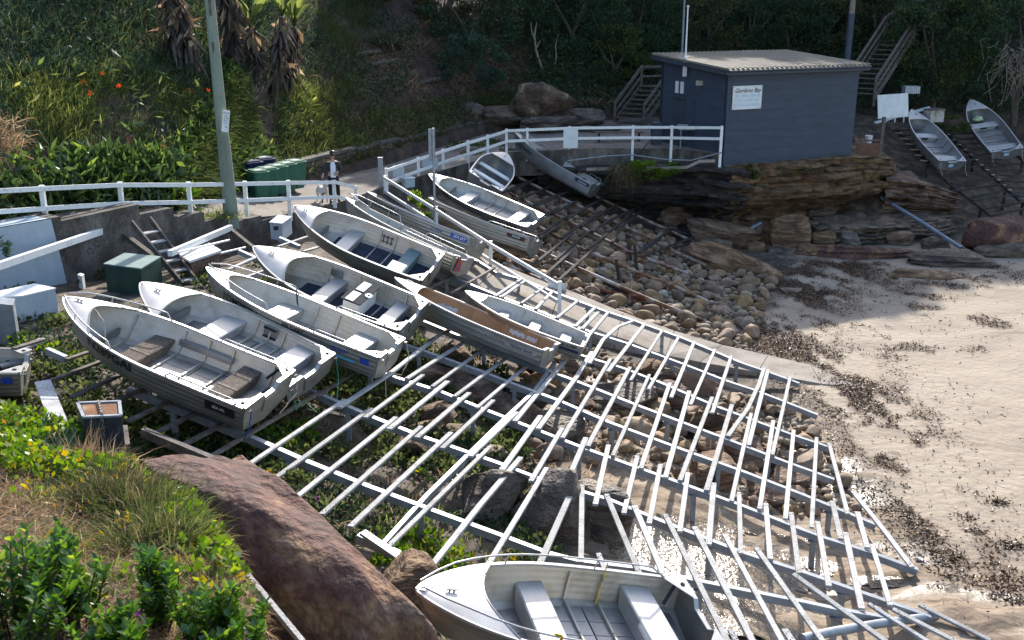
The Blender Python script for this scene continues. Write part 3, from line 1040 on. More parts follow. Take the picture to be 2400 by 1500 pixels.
# edge beams of the slip
m = MB()
m.beam(sub(rp(334, 1012, .12)), sub(rp(502, 1082, .10)), .10, .14)
m.build('edge_beam', TIMBER, rack)
m = MB()
m.beam(sub(rp(985, 1340, .05)), sub(rp(850, 1248, .05)), .12, .05)
m.build('edge_beam', GALV, rack)
# steel stubs up against the wall
for a, b in [((560, 590), (600, 608)), ((655, 560), (702, 580)), ((110, 822), (155, 842)), ((560, 660), (690, 612)), ((700, 660), (760, 640))]:
    m = MB()
    m.beam(sub(rp(*a, -.05)), sub(rp(*b, -.05)), .09, .12)
    m.build('rail', GALV, rack)

# ------------------------------------------------------------------ dark pipe rack beyond the ramp
prack = empty('pipe_rack', 'old boat slip of rusty pipes with dark broken planks above the cobbles', 'boat rack', at(1420, 520, 1.8))
QL = Vector(prack.location)
def qp(u, v, dz=0.0):
    return Vector([float(a) for a in on_plane(u, v, QA, QB, QC + dz)]) - QL
def zc(pts):
    return [(1180 + x * .3456, 380 + y * .3456) for x, y in pts]
QR = [[(1215, 416), (1311, 463), (1374, 491), (1443, 522), (1519, 556), (1560, 580), (1655, 622)],
      [(1194, 453), (1242, 477), (1274, 491), (1339, 522), (1405, 555), (1470, 588), (1564, 624), (1612, 641)],
      [(1263, 532), (1304, 553), (1353, 577), (1415, 605), (1491, 637), (1565, 664), (1660, 707)],
      [(1256, 584), (1318, 612), (1374, 637), (1477, 682), (1550, 713), (1655, 754)],
      [(1180, 618), (1270, 656), (1315, 678), (1450, 733), (1562, 776)],
      [(1387, 456), (1467, 494), (1546, 530), (1640, 573)]]
for k, r in enumerate(QR):
    m = MB()
    m.tube([qp(u, v, -.09) for u, v in r], .065, 10)
    m.build('rail', PIPE, prack, 40)
    for t in range(1, len(r) - 1):
        p = qp(*r[t], -.12)
        w = p + QL
        g = float(interp_ground(np.array(w.x), np.array(w.y)))
        if w.z - g > .15:
            m = MB()
            m.tube([p, (p.x, p.y, g - .2 - QL.z)], .05, 8)
            m.build('post', RUST, prack, 40)
QPL = [[(0, 205), (190, 120)], [(80, 190), (240, 100)], [(75, 260), (140, 228)], [(125, 245), (330, 160)], [(180, 303), (390, 210)], [(235, 292), (425, 203)], [(268, 370), (372, 308)], [(335, 348), (500, 262)],
       [(180, 540), (437, 360)], [(245, 512), (372, 437)], [(425, 388), (710, 222)], [(190, 705), (470, 482)], [(390, 515), (662, 330)], [(520, 437), (782, 278)], [(265, 780), (458, 608)],
       [(345, 668), (605, 450)], [(600, 468), (740, 385), (885, 318)], [(375, 800), (635, 567)], [(570, 592), (760, 440), (880, 335)], [(735, 543), (820, 420), (932, 330)], [(910, 612), (1142, 452)], [(925, 618), (1068, 515)],
       [(945, 637), (1290, 508)], [(1158, 582), (1335, 530)], [(1110, 445), (1300, 500)], [(150, 745), (200, 690)]]
for k, pts in enumerate(QPL):
    P = [qp(u, v, .012 * (k % 3)) for u, v in zc(pts)]
    c = sum(P, Vector()) / len(P)
    m = MB()
    if len(P) == 2:
        m.beam(P[0] - c, P[1] - c, .115, .05)
    else:
        m.path([p - c for p in P], .115, .05)
    m.build('plank', PLANK_DK, prack, None, c)
for (a, h) in [((905, 742), .75), ((865, 660), .4), ((782, 800), .55)]:
    (u, v), = zc([a])
    p = qp(u, v, -.4)
    m = MB()
    m.beam(p, p + Vector((-.12, 0, h * 1.4)), .1, .07, up=(0, 1, 0))
    m.build('post', PLANK_DK, prack)

# ------------------------------------------------------------------ rack at the far right
wrack = empty('side_rack', 'black slatted boat slip at the far right behind the blue shed', 'boat rack', at(2300, 420, 2.0))
WL = Vector(wrack.location)
def wp(u, v, dz=0.0):
    return Vector([float(a) for a in on_plane(u, v, WA, WB, WC + dz)]) - WL
def wz(pts):
    return [(2080 + x * .288, 280 + y * .288) for x, y in pts]
for r in [[(70, 85), (330, 360), (520, 540), (760, 720), (905, 835)], [(400, 30), (700, 320), (960, 560), (1100, 680), (1250, 800)], [(700, 20), (1100, 330), (1300, 480)]]:
    P = [wp(u, v, -.08) for u, v in wz(r)]
    m = MB()
    m.path(P, .1, .12)
    m.build('rail', PLANK_DK, wrack)
    for p in P[1:-1]:
        w = p + WL
        g = float(interp_ground(np.array(w.x), np.array(w.y)))
        m = MB()
        m.beam(p, (p.x, p.y, min(g, w.z - .3) - .2 - WL.z), .1, .1, up=(0, 1, 0))
        m.build('post', PLANK_DK, wrack)
WPL = []
for k in range(7):
    WPL.append([(60 + 40 * k, 90 + 42 * k), (640 + 50 * k, 70 + 42 * k)])
WPL += [[(495, 395), (830, 375)], [(510, 450), (860, 430)], [(520, 520), (885, 478)], [(545, 580), (935, 528)], [(655, 640), (955, 580)], [(690, 660), (1030, 615)], [(770, 730), (1130, 668)], [(830, 778), (1130, 725)], [(885, 810), (1130, 780)],
        [(690, 352), (1120, 368)], [(830, 405), (1130, 412)], [(850, 452), (1130, 462)], [(890, 500), (1130, 512)], [(940, 545), (1130, 562)], [(1000, 615), (1130, 630)], [(640, 330), (1000, 300)]]
for k, pts in enumerate(WPL):
    P = [wp(u, v, .01 * (k % 3)) for u, v in wz(pts)]
    c = (P[0] + P[1]) / 2
    m = MB()
    m.beam(P[0] - c, P[1] - c, .15, .06)
    m.build('plank', PLANK_DK, wrack, None, c)
END = flat('worn_plank_end', (.42, .32, .20), .8)
for k in range(6):
    p = wp(*wz([(92 + 41 * k, 110 + 45 * k)])[0], .04)
    m = MB()
    m.box(p, (.16, .34, .03), RAD(38))
    m.build('cleat', END, wrack)
for k in range(12):
    p = wp(*wz([(490 + 46 * k, 122 + 41 * k)])[0], .04)
    m = MB()
    m.box(p, (.12, .16, .03), RAD(30))
    m.build('cleat', END, wrack)
# ------------------------------------------------------------------ aluminium dinghies
def boat_matrix(x, y, z, yaw, pit, rol):
    cy, sy, c, s, cr, sr = math.cos(yaw), math.sin(yaw), math.cos(pit), math.sin(pit), math.cos(rol), math.sin(rol)
    Rz = np.array([[cy, -sy, 0], [sy, cy, 0], [0, 0, 1]])
    Ry = np.array([[c, 0, -s], [0, 1, 0], [s, 0, c]])
    Rx = np.array([[1, 0, 0], [0, cr, -sr], [0, sr, cr]])
    M = np.eye(4)
    M[:3, :3] = Rz @ Ry @ Rx
    M[:3, 3] = (x, y, z)
    return Matrix(M.tolist())

class Hull:
    def __init__(s, L, B, D, tb, sh):
        s.L, s.B, s.D, s.tb, s.sh = L, B, D, tb, sh

    def bg(s, t):
        if t < .45:
            return s.B * (s.tb + (.5 - s.tb) * math.sin(t / .45 * math.pi / 2))
        q = (t - .45) / .55
        return .5 * s.B * max(0.0, 1 - q ** 2.15) ** .82

    def zg(s, t):
        return s.D + s.sh * max(0, (t - .1) / .9) ** 2.2

    def zk(s, t):
        return s.zg(t) * max(0, (t - .80) / .20) ** 2.0 * .98 + .02 * max(0, (t - .5)) 

    def zc(s, t):
        a, b = s.zk(t), s.zg(t)
        return a + max(.13 + .12 * t ** 3, .22 * (b - a)) * min(1, (b - a) / .2)

    def bc(s, t):
        return s.bg(t) * (.86 - .42 * max(0, (t - .35) / .65) ** 1.5)

    def side(s, t, z):
        a, b = s.zc(t), s.zg(t)
        f = min(1.05, max(0, (z - a) / max(b - a, 1e-4)))
        f2 = f + .10 * math.sin(min(f, 1) * math.pi)
        return s.bc(t) + (s.bg(t) - s.bc(t)) * f2

    def section(s, t, ridges=5, off=0.0):
        """points from keel to gunwale"""
        P = [(0.0, s.zk(t) + off * 1.2)]
        bc, zc, bg, zg = s.bc(t), s.zc(t), s.bg(t), s.zg(t)
        for f in (.5, 1.0):
            P.append((max(0, bc * f - off * .3), s.zk(t) + (zc - s.zk(t)) * f ** 1.15 + off))
        amp = (.0075 if bg > .12 else 0)
        for j in range(ridges):
            f0, f1 = j / ridges, (j + 1) / ridges
            for f, a in ((f0 + .10 / ridges * 2, 0), (f1 - .16 / ridges * 2, 0), (f1 - .02, amp)):
                z = zc + (zg - zc) * f
                P.append((max(0, s.side(t, z) + a * (1 if off == 0 else .55) - off), z))
        P.append((max(0, bg - off), zg))
        return P

def ts(n=26):
    return [1 - (1 - k / (n - 1)) ** 1.25 for k in range(n)]

def build_boat(key, label, sp, group='aluminium dinghies drawn up on the boat slips'):
    x, y, z, yaw, pit, rol, L, B, D, tb, sh = BOATS[key]
    H = Hull(L, B, D, tb, sh)
    root = empty('dinghy', label, 'boat', (0, 0, 0), group)
    root.matrix_basis = boat_matrix(x, y, z, yaw, pit, rol)
    hull_m = sp.get('hull', ALU_HULL)
    in_m = sp.get('inside', ALU_IN)
    T = ts()
    # shell: outside and inside skins
    rd = sp.get('ridges', 5)
    for nm, mt, off in (('hull', hull_m, 0.0), ('inner_skin', in_m, .016)):
        m = MB()
        rows = []
        for t in T:
            sec = H.section(t, rd, off)
            rows.append([(t * L, a, b) for a, b in sec])
        A = np.array(rows)
        m.grid(A)
        Bm = A.copy()
        Bm[:, :, 1] *= -1
        m.grid(Bm, flip=True)
        m.build(nm, mt, root, 22)
    # keel strip
    m = MB()
    m.tube([(t * L, 0, H.zk(t) - .012) for t in T], .016, 6)
    m.build('keel_strip', ALU, root, 40)
    # gunwale rails
    for s in (1, -1):
        m = MB()
        m.path([(t * L, s * (H.bg(t) + .008), H.zg(t)) for t in T], .05, .034)
        m.build('gunwale', sp.get('rim', ALU_DECK), root, 40)
    # transom with motor dip
    zt = H.zg(0)
    prof = [(0, H.zk(0)), (H.bc(0) * .5, H.zk(0) + (H.zc(0) - H.zk(0)) * .5), (H.bc(0), H.zc(0)), (H.side(0, .35), .35), (H.bg(0), zt), (.30, zt), (.20, zt - .09), (0, zt - .09)]
    poly = prof + [(-a, b) for a, b in prof[::-1][1:-1]]
    for nm, mt, x0, x1 in (('transom', hull_m, -.035, .012),):
        m = MB()
        n = len(poly)
        m.add([(x0, a, b) for a, b in poly] + [(x1, a, b) for a, b in poly], [tuple(range(n)), tuple(range(n, 2 * n))[::-1]] + [(k, n + k, n + (k + 1) % n, (k + 1) % n) for k in range(n)])
        m.build(nm, mt, root)
    m = MB()
    tp = [(-.012, a, b + .012) for a, b in [(H.bg(0), zt), (.30, zt), (.20, zt - .09), (-.20, zt - .09), (-.30, zt), (-H.bg(0), zt)]]
    m.path(tp, .07, .02, up=(0, 0, 1))
    m.build('transom_cap', sp.get('rim', ALU_DECK), root)
    m = MB()
    m.box((-.05, 0, zt - .22), (.03, .42, .22))
    m.build('motor_pad', sp.get('pad', ALU_HULL), root)
    # corner plates
    if sp.get('knees', True):
        for s in (1, -1):
            m = MB()
            b0, b1 = H.bg(0), H.bg(.085)
            pz = [zt + .018] * 3
            q = [(0.0, s * b0), (.085 * L, s * b1), (.03, s * (b0 - .36)), (0.0, s * (b0 - .36))]
            m.prism(q, zt + .006, zt + .022)
            kn = m.build('corner_plate', sp.get('rim', ALU_DECK), root)
            m = MB()
            m.tube([(.07, s * (b0 - .12), zt + .022), (.07, s * (b0 - .12), zt + .034)], .035, 10)
            m.tube([(.07, s * (b0 - .12), zt + .034), (.07, s * (b0 - .12), zt + .037)], .02, 8)
            m.build('rod_hole', DKPLASTIC, kn)
            m = MB()
            m.tube([(-.02, s * (b0 - .10), zt - .05), (-.10, s * (b0 - .10), zt - .03), (-.11, s * (b0 - .04), zt - .03), (-.03, s * (b0 - .03), zt - .05)], .010, 6)
            m.build('lifting_handle', ALU, root, 50)
    # fore deck
    td = sp.get('deck', .78)
    cv = sp.get('curve', .05)
    if td < .99:
        K, Wn = 9, 13
        P = np.zeros((K, Wn, 3))
        for j in range(Wn):
            f = -1 + 2 * j / (Wn - 1)
            te = td + cv * (1 - f * f)
            for i in range(K):
                t = te + (1 - te) * (i / (K - 1))
                t = min(t, .9995)
                yy = f * H.bg(t)
                P[i, j] = (t * L, yy, H.zg(t) + .018 + (1 - f * f) * sp.get('crown', .055) * (1 - i / (K - 1)) ** .6)
        m = MB()
        m.grid(P, flip=True)
        m.grid(P - np.array([0, 0, .012]))
        dk = m.build('fore_deck', sp.get('deckmat', ALU_DECK), root, 30)
        m = MB()
        m.tube([tuple(p + np.array([0, 0, -.004])) for p in P[0]], .016, 6)
        m.build('deck_rim', ALU, dk, 50)
        cz = P[K // 2, Wn // 2]
        m = MB()
        m.box((cz[0], 0, cz[2] + .03), (.16, .02, .018))
        m.box((cz[0] - .03, 0, cz[2] + .012), (.02, .02, .03))
        m.box((cz[0] + .03, 0, cz[2] + .012), (.02, .02, .03))
        m.build('cleat', GALV, dk)
    # floor and its ribs
    fz = .15
    t0, t1 = .03, sp.get('floor_end', .70)
    nf = 4
    for k in range(nf):
        a, b = t0 + (t1 - t0) * k / nf, t0 + (t1 - t0) * (k + 1) / nf
        q = [(a * L + .012, -H.bc(a) * .80), (b * L - .012, -H.bc(b) * .80), (b * L - .012, H.bc(b) * .80), (a * L + .012, H.bc(a) * .80)]
        m = MB()
        m.prism(q, fz - .012, fz)
        for g in range(1, 4):
            yy = (-1 + g / 2.0)
            m.beam((a * L + .03, yy * H.bc(a) * .75, fz + .004), (b * L - .03, yy * H.bc(b) * .75, fz + .004), .02, .008)
        m.build('floor_panel', sp.get('floor', ALU), root)
    for t in sp.get('ribs', [.46, .34]):
        m = MB()
        for s in (1, -1):
            pts = [(t * L, s * .02, fz + .012), (t * L, s * H.bc(t) * .84, fz + .02)]
            zs = [H.zc(t) + (H.zg(t) - H.zc(t)) * f for f in (.05, .3, .6, .9)]
            pts += [(t * L, s * (H.side(t, zz) - .034), zz) for zz in zs]
            m.path(pts, .055, .028, up=(1, 0, 0))
        m.build('side_rib', in_m, root, 30)
    # seats
    for th in sp.get('thwarts', []):
        t, w, top, mt = th[0], th[1], th[2], th[3]
        m = MB()
        ta, tb2 = t - w / 2 / L, t + w / 2 / L
        zz = top
        ya, yb = H.side(ta, zz) - .03, H.side(tb2, zz) - .03
        q = [(ta * L, -ya), (tb2 * L, -yb), (tb2 * L, yb), (ta * L, ya)]
        ybot = min(H.bc(t) * .82 / max(ya, 1e-3), 1)
        n = 4
        zb = fz + .005 if not (len(th) > 4 and th[4] == 'bench') else top - .06
        yl = [(px, py * (ybot if zb < .2 else 1)) for px, py in q]
        bv = .018
        V0 = [(p[0], p[1], zb) for p in yl] + [(p[0], p[1], zz - bv) for p in q] + [(px + (bv if px < t * L else -bv), py, zz) for px, py in q]
        Fq = [(3, 2, 1, 0), (8, 9, 10, 11)]
        for j in range(4):
            Fq += [(j, (j + 1) % 4, 4 + (j + 1) % 4, 4 + j), (4 + j, 4 + (j + 1) % 4, 8 + (j + 1) % 4, 8 + j)]
        m.add(V0, Fq)
        m.build('seat', ALU_DECK if mt == 'alu' else mt, root, 25)
        if mt is CARPET:
            m = MB()
            for yy in (ya * .1,):
                m.box((t * L, yy, zz + .004), (w + .012, .05, .012))
            m.build('strap', TIMBER, root)
    # rails
    for rl in sp.get('rails', []):
        s, ta, tb2, h = rl
        pts = []
        n = 14
        for k in range(n + 1):
            f = k / n
            t = ta + (tb2 - ta) * f
            lift = h * min(1, min(f, 1 - f) / .07) if tb2 < .97 else h * min(1, f / .07)
            if tb2 >= .97 and f > .86:
                lift = h * (1 - .35 * (f - .86) / .14)
            pts.append((min(t, .995) * L, s * max(H.bg(min(t, .995)) - .01, .05), H.zg(t) + .01 + lift))
        m = MB()
        m.tube(pts, .013, 8)
        ob = m.build('grab_rail', ALU_DECK, root, 50)
        for f in (.33, .66):
            p = pts[int(n * f)]
            m = MB()
            m.tube([p, (p[0], p[1], p[2] - h)], .010, 6)
            m.build('rail_post', ALU_DECK, ob, 50)
    # lettering and stickers follow the side of the hull
    def on_side(s, xx, zz, off):
        t = min(max(xx / L, 0), 1)
        return (xx, s * (H.side(t, zz) + .014 + off), zz)
    for tx in sp.get('text', []):
        s_, string, t, f, size, mt = tx[:6]
        V, Fc = text_geo(string, size, tx[6] if len(tx) > 6 else 0)
        zc0 = H.zc(t) + (H.zg(t) - H.zc(t)) * f
        dz = (H.zg(t + .05) - H.zg(t - .05)) / (.1 * L)
        m = MB()
        m.add([on_side(s_, t * L - s_ * float(p[0]), zc0 + float(p[1]) - s_ * float(p[0]) * dz, .006) for p in V], [fc if s_ > 0 else fc for fc in Fc])
        m.build('lettering', mt, root)
    for pt in sp.get('patch', []):
        s_, ta, tb2, f0, f1, mt, sk = pt
        m = MB()
        n = 6
        G = np.zeros((n + 1, 2, 3))
        for k in range(n + 1):
            t = ta + (tb2 - ta) * k / n
            for j, f in enumerate((f0, f1)):
                zz = H.zc(t) + (H.zg(t) - H.zc(t)) * f
                G[k, j] = on_side(s_, t * L + sk * j, zz, .003)
        m.grid(G)
        m.build('sticker', mt, root)
    return root, H

BOATS = {
    'B1': (-4.266, 16.179, 3.690, 2.913, 0.304, 0.016, 3.973, 1.881, 0.579, 0.505, 0.170),
    'B2': (-3.836, 17.860, 3.523, 2.773, 0.287, -0.084, 3.900, 1.757, 0.473, 0.463, 0.212),
    'B3': (-2.627, 19.481, 3.248, 2.912, 0.313, 0.088, 4.190, 1.728, 0.611, 0.471, 0.139),
    'B4': (-2.335, 22.156, 3.160, 2.813, 0.260, -0.182, 4.183, 1.668, 0.606, 0.452, 0.209),
    'B5': (-2.255, 26.623, 3.173, 2.883, 0.304, -0.258, 4.149, 1.668, 0.606, 0.472, 0.209),
    'B6': (-1.581, 28.164, 3.007, 2.690, 0.286, 0.290, 4.186, 1.651, 0.581, 0.440, 0.196),
    'B7': (-1.235, 30.490, 2.956, 2.706, 0.239, 0.363, 4.154, 1.633, 0.592, 0.433, 0.198),
    'B8': (0.788, 37.893, 2.178, 2.660, 0.251, -0.173, 4.797, 1.596, 0.444, 0.428, 0.232),
    'B9': (0.607, 34.472, 2.027, 2.712, 0.210, 0.332, 4.342, 1.629, 0.637, 0.432, 0.214),
    'B10': (-1.313, 40.526, 3.134, 1.282, 0.211, 0.531, 2.648, 1.564, 0.607, 0.474, 0.237),
    'B11': (3.460, 45.024, 2.140, 2.664, 0.409, 0.151, 4.549, 1.656, 0.681, 0.441, 0.225),
    'B12': (0.737, 22.432, 2.329, 2.783, 0.274, 0.204, 4.179, 1.640, 0.526, 0.443, 0.148),
    'B13': (1.622, 23.907, 2.050, 2.943, 0.312, 0.033, 3.169, 1.376, 0.487, 0.414, 0.114),
    'B14': (2.448, 12.260, 1.903, 3.506, 0.273, -0.220, 4.259, 1.605, 0.583, 0.433, 0.179),
    'B15': (20.714, 48.646, 2.754, 1.803, 0.454, 0.060, 4.146, 1.684, 0.559, 0.442, 0.227),
    'B16': (24.499, 51.045, 2.945, 1.698, 0.463, -0.144, 4.216, 1.719, 0.553, 0.468, 0.251),
    'B17': (-8.45, 16.55, 4.02, math.radians(197), .12, .02, 3.8, 1.5, .56, .44, .2),
}
al = 'alu'
SPEC = {
    'B1': ('open dinghy with two brown carpeted seats and bow rails, nearest the black chained box', dict(deck=.75, curve=.10, crown=.09, thwarts=[(.60, .36, .36, CARPET), (.175, .36, .36, CARPET)], ribs=[.74, .52, .40, .28, .08], floor_end=.74,
            rails=[(-1, .60, .99, .13), (1, .62, .99, .10), (1, .03, .36, .07), (-1, .02, .36, .08)],
            text=[(1, 'N289GAI', .635, .70, .25, BLACK), (1, 'SEA-AL', .105, .58, .075, WHITEPL)], patch=[(1, .03, .165, .40, .76, BLACK, .02)])),
    'B2': ('plain dinghy with a grey tackle rack, second from the black chained box', dict(deck=.76, curve=.03, thwarts=[(.56, .46, .34, al), (.15, .42, .34, al)], ribs=[.36, .28, .44], floor_end=.74)),
    'B3': ('dinghy with bow rails, bright white seats and blue lettering by its stern', dict(deck=.80, curve=.07, thwarts=[(.58, .46, .42, al), (.17, .46, .40, al)], ribs=[.46, .34], rails=[(-1, .58, .99, .15), (1, .56, .99, .15), (1, .10, .33, .07)],
            text=[(1, '1DM387N', .73, .62, .22, BLACK), (1, '395 DART', .43, .80, .11, BLACK), (1, 'QUIN1', .185, .68, .12, BLUEINK)], patch=[(1, .03, .075, .48, .72, BLUEINK, .03), (1, .10, .20, .36, .46, CYAN, 0)])),
    'B4': ('large dinghy with a wide dented fore deck, black bait table and blue carpet', dict(deck=.70, curve=.06, crown=.10, thwarts=[(.53, .34, .36, al), (.13, .34, .36, al)], ribs=[.60, .42, .24, .12], floor=CARPET_BL, rails=[(1, .07, .36, .07)])),
    'B5': ('dinghy with a dark floor mat and white locker beside the red marked boat', dict(deck=.80, curve=.03, thwarts=[(.60, .40, .36, al), (.19, .36, .40, SEAT_GREEN)], ribs=[.44, .33], floor=CARPET_BL)),
    'B6': ('heeled dinghy with stern rails and a red painted transom', dict(deck=.87, curve=.05, thwarts=[(.30, .3, .33, al)], ribs=[.7, .6, .5, .4, .2, .1], rails=[(-1, .62, .99, .22), (1, .70, .99, .20), (1, .05, .42, .10), (-1, .05, .42, .12)])),
    'B7': ('dinghy on its side with black letters AHA052N and a blue sticker', dict(deck=.86, thwarts=[(.55, .3, .33, al), (.2, .3, .33, al)], text=[(1, 'AHA052N', .745, .66, .27, BLACK), (1, '27 Nobel', .26, .66, .10, BLUEINK), (1, 'SEA JAY', .075, .68, .12, WHITEPL, .25)], patch=[(1, .01, .14, .52, .84, BLUEINK, .04)])),
    'B8': ('long slim dinghy with two silver seats lying beyond the white handrail', dict(hull=ALU_DARK, deck=.84, curve=.03, thwarts=[(.62, .42, .33, al), (.15, .40, .33, al)], ribs=[.44, .34], ridges=6, text=[(1, '356N', .77, .62, .18, BLACK), (1, 'SAVAGE', .12, .45, .12, BLACK)])),
    'B9': ('tilted dinghy with dark letters and a black and red badge under the handrail', dict(deck=.90, thwarts=[(.3, .3, .33, al)], rails=[(1, .04, .36, .09), (-1, .03, .25, .10)], text=[(1, 'LT267N', .84, .62, .22, BLACK), (1, 'SAVAGE', .10, .70, .08, WHITEPL)], patch=[(1, .025, .175, .56, .82, BLACK, .0), (1, .02, .045, .56, .84, REDPAINT, .0), (1, .155, .18, .56, .84, REDPAINT, 0)])),
    'B10': ('small stubby dinghy with two white bench seats below the path fence', dict(hull=ALU_DARK, inside=ALU_DARK, deck=.80, curve=-.02, thwarts=[(.56, .22, .47, WHITEPL, 'bench'), (.25, .22, .47, WHITEPL, 'bench')], ribs=[], rim=ALU_DECK, ridges=6)),
    'B11': ('steeply propped dinghy with letters 1AK94EN, bow up on the path edge', dict(hull=ALU_DARK, deck=.86, thwarts=[(.5, .3, .36, al), (.2, .3, .36, al)], ribs=[.72, .6, .48, .36, .24], rails=[(-1, .60, .99, .16), (1, .66, .99, .14), (-1, .02, .22, .12)], ridges=7, text=[(1, '1AK94EN', .80, .58, .24, BLACK), (1, 'Quintrex', .085, .74, .11, WHITEPL)], patch=[(1, .01, .165, .60, .88, NAVY, .02)])),
    'B12': ('deep dinghy with an orange painted inside and creased side', dict(inside=ORANGE_IN, floor=ORANGE_IN, deck=.80, curve=.02, crown=.07, thwarts=[], ribs=[.55, .36, .12], knees=False, ridges=3, text=[(1, 'QUIN', .32, .62, .24, ALU_DECK), (1, 'Vernon Sands', .115, .62, .10, NAVY, .2)], patch=[(1, .02, .21, .50, .72, ALU_DECK, .02)])),
    'B13': ('short dinghy with three white seats and a navy stripe at the stern', dict(deck=.86, curve=-.03, thwarts=[(.66, .26, .33, al), (.40, .28, .33, al), (.14, .28, .33, al)], ribs=[.52, .28], knees=False, text=[(1, 'El Bonus C700', .145, .80, .12, BLACK, .25)], patch=[(1, .005, .26, .40, .60, NAVY, .0)])),
    'B14': ('biggest dinghy in the foreground with white fore deck and side rails', dict(deck=.72, curve=.07, crown=.06, thwarts=[(.56, .42, .40, al), (.17, .46, .42, al)], ribs=[.42, .30], rails=[(-1, .07, .995, .16), (1, .10, .995, .16)], text=[(1, '1EP462N', .66, .55, .24, BLACK)], patch=[])),
    'B15': ('dark dinghy with a box seat and open bow, left of the pair behind the shed', dict(hull=ALU_DARK, inside=ALU, deck=.80, curve=.0, thwarts=[(.60, .34, .36, al), (.13, .38, .36, al)], ribs=[.42, .30], ridges=6)),
    'B16': ('dark dinghy with rags in its bow, at the right edge behind the shed', dict(hull=ALU_DARK, inside=ALU, deck=.80, curve=.0, thwarts=[(.60, .36, .36, al), (.13, .38, .36, al)], ribs=[.42, .30], ridges=6)),
    'B17': ('dinghy stern with a blue sticker at the left edge of the slip', dict(deck=.85, thwarts=[(.5, .3, .34, al)], text=[(1, 'QUINTREX', .13, .66, .10, BLUEINK)], patch=[(1, .02, .06, .56, .84, BLUEINK, .02), (1, .14, .20, .22, .46, CYAN, .0)])),
}
HB = {}
for k, (lb, sp) in SPEC.items():
    HB[k] = build_boat(k, lb, sp)

def bpart(k, fn, name, mat, smooth=None, parent=None):
    root, H = HB[k]
    m = MB()
    fn(m, H, H.L)
    return m.build(name, mat, parent or root, smooth)

# fittings that single boats carry
bpart('B1', lambda m, H, L: m.box((.40 * L, -H.side(.40, .40) + .10, .37), (.26 * L, .10, .10)), 'side_pocket', ALU)
def brace(m, H, L):
    m.beam((.78 * L, -H.side(.78, .3) + .05, .30), (.78 * L, H.side(.78, .3) - .05, .30), .03, .14)
for k in ('B1', 'B2', 'B5', 'B15', 'B8'):
    bpart(k, brace, 'bow_locker_board', ALU)
def rackb2(m, H, L):
    m.box((.36 * L, -H.side(.36, .42) + .07, .33), (.30, .02, .26))
bpart('B2', rackb2, 'tackle_rack', ALU_DARK)
bpart('B2', lambda m, H, L: [m.box((.36 * L, -H.side(.36, .42) + .10, zz), (.28, .04, .03)) for zz in (.23, .42)], 'rack_bar', DKPLASTIC)
bpart('B2', lambda m, H, L: m.box((.78 * L, -H.side(.6, .42) * .0 - .0, .3), (.01, .01, .01)), 'deck_bolt', DKPLASTIC)
# bait table and lockers in the carpeted boat
def table(m, H, L):
    m.box((.335 * L, -.12, .60), (.50, .98, .03))
tb_ = bpart('B4', table, 'bait_table', DKPLASTIC)
bpart('B4', lambda m, H, L: m.box((.335 * L, -.12, .38), (.40, .86, .42)), 'table_base', WHITEPL)
for yy, mt in ((-.33, WHITEPL), (.17, WHITEPL)):
    bpart('B4', lambda m, H, L: m.box((.345 * L, yy - .02, .624), (.20, .40, .018)), 'cutting_board', mt)
bpart('B4', lambda m, H, L: m.tube([(.28 * L, -.08, .615), (.28 * L, -.08, .632)], .085, 14), 'lid', WHITEPL, 40)
bpart('B4', lambda m, H, L: m.tube([(.28 * L, -.08, .632), (.28 * L, -.08, .640)], .028, 10), 'lid_knob', DKPLASTIC, 40)
bpart('B4', lambda m, H, L: m.box((.56 * L, -H.side(.56, .5) + .06, .46), (.30, .03, .18)), 'side_pocket', ALU)
bpart('B5', lambda m, H, L: m.box((.20 * L, .42, .40), (.42, .42, .20)), 'locker', WHITEPL)
def rods(m, H, L):
    yb = -H.side(.39, .42) + .06
    for q in (-.12, .0, .12):
        m.tube([(.39 * L + q, yb, .24), (.39 * L + q, yb, .52)], .014, 6)
    for zz in (.30, .46):
        m.tube([(.39 * L - .17, yb, zz), (.39 * L + .17, yb, zz)], .014, 6)
bpart('B5', rods, 'rod_rack', TIMBER, 40)
# red paint on the tilted transom
def redtri(m, H, L):
    zt = H.zg(0)
    m.add([(-.068, .50, .16), (-.068, .05, .16), (-.068, .18, zt - .08), (-.068, .42, zt - .03)], [(0, 1, 2, 3)])
bpart('B6', redtri, 'painted_patch', REDPAINT)
bpart('B6', lambda m, H, L: m.add([(-.071, .34, .16), (-.071, .22, .16), (-.071, .27, .38), (-.071, .32, .36)], [(0, 1, 2, 3)]), 'painted_patch', BLUEINK)
bpart('B10', lambda m, H, L: m.box((.38 * L, .0, .165), (.26, .34, .02)), 'floor_hatch', BLACK)
for k in ('B15', 'B16'):
    bpart(k, lambda m, H, L: m.box((.60 * L - .185, 0.05, .26), (.02, .34, .10)), 'seat_hatch', BLACK)
    bpart(k, lambda m, H, L: m.box((-.07, 0, .32), (.012, .24, .16)), 'plate', PALEBLUE)
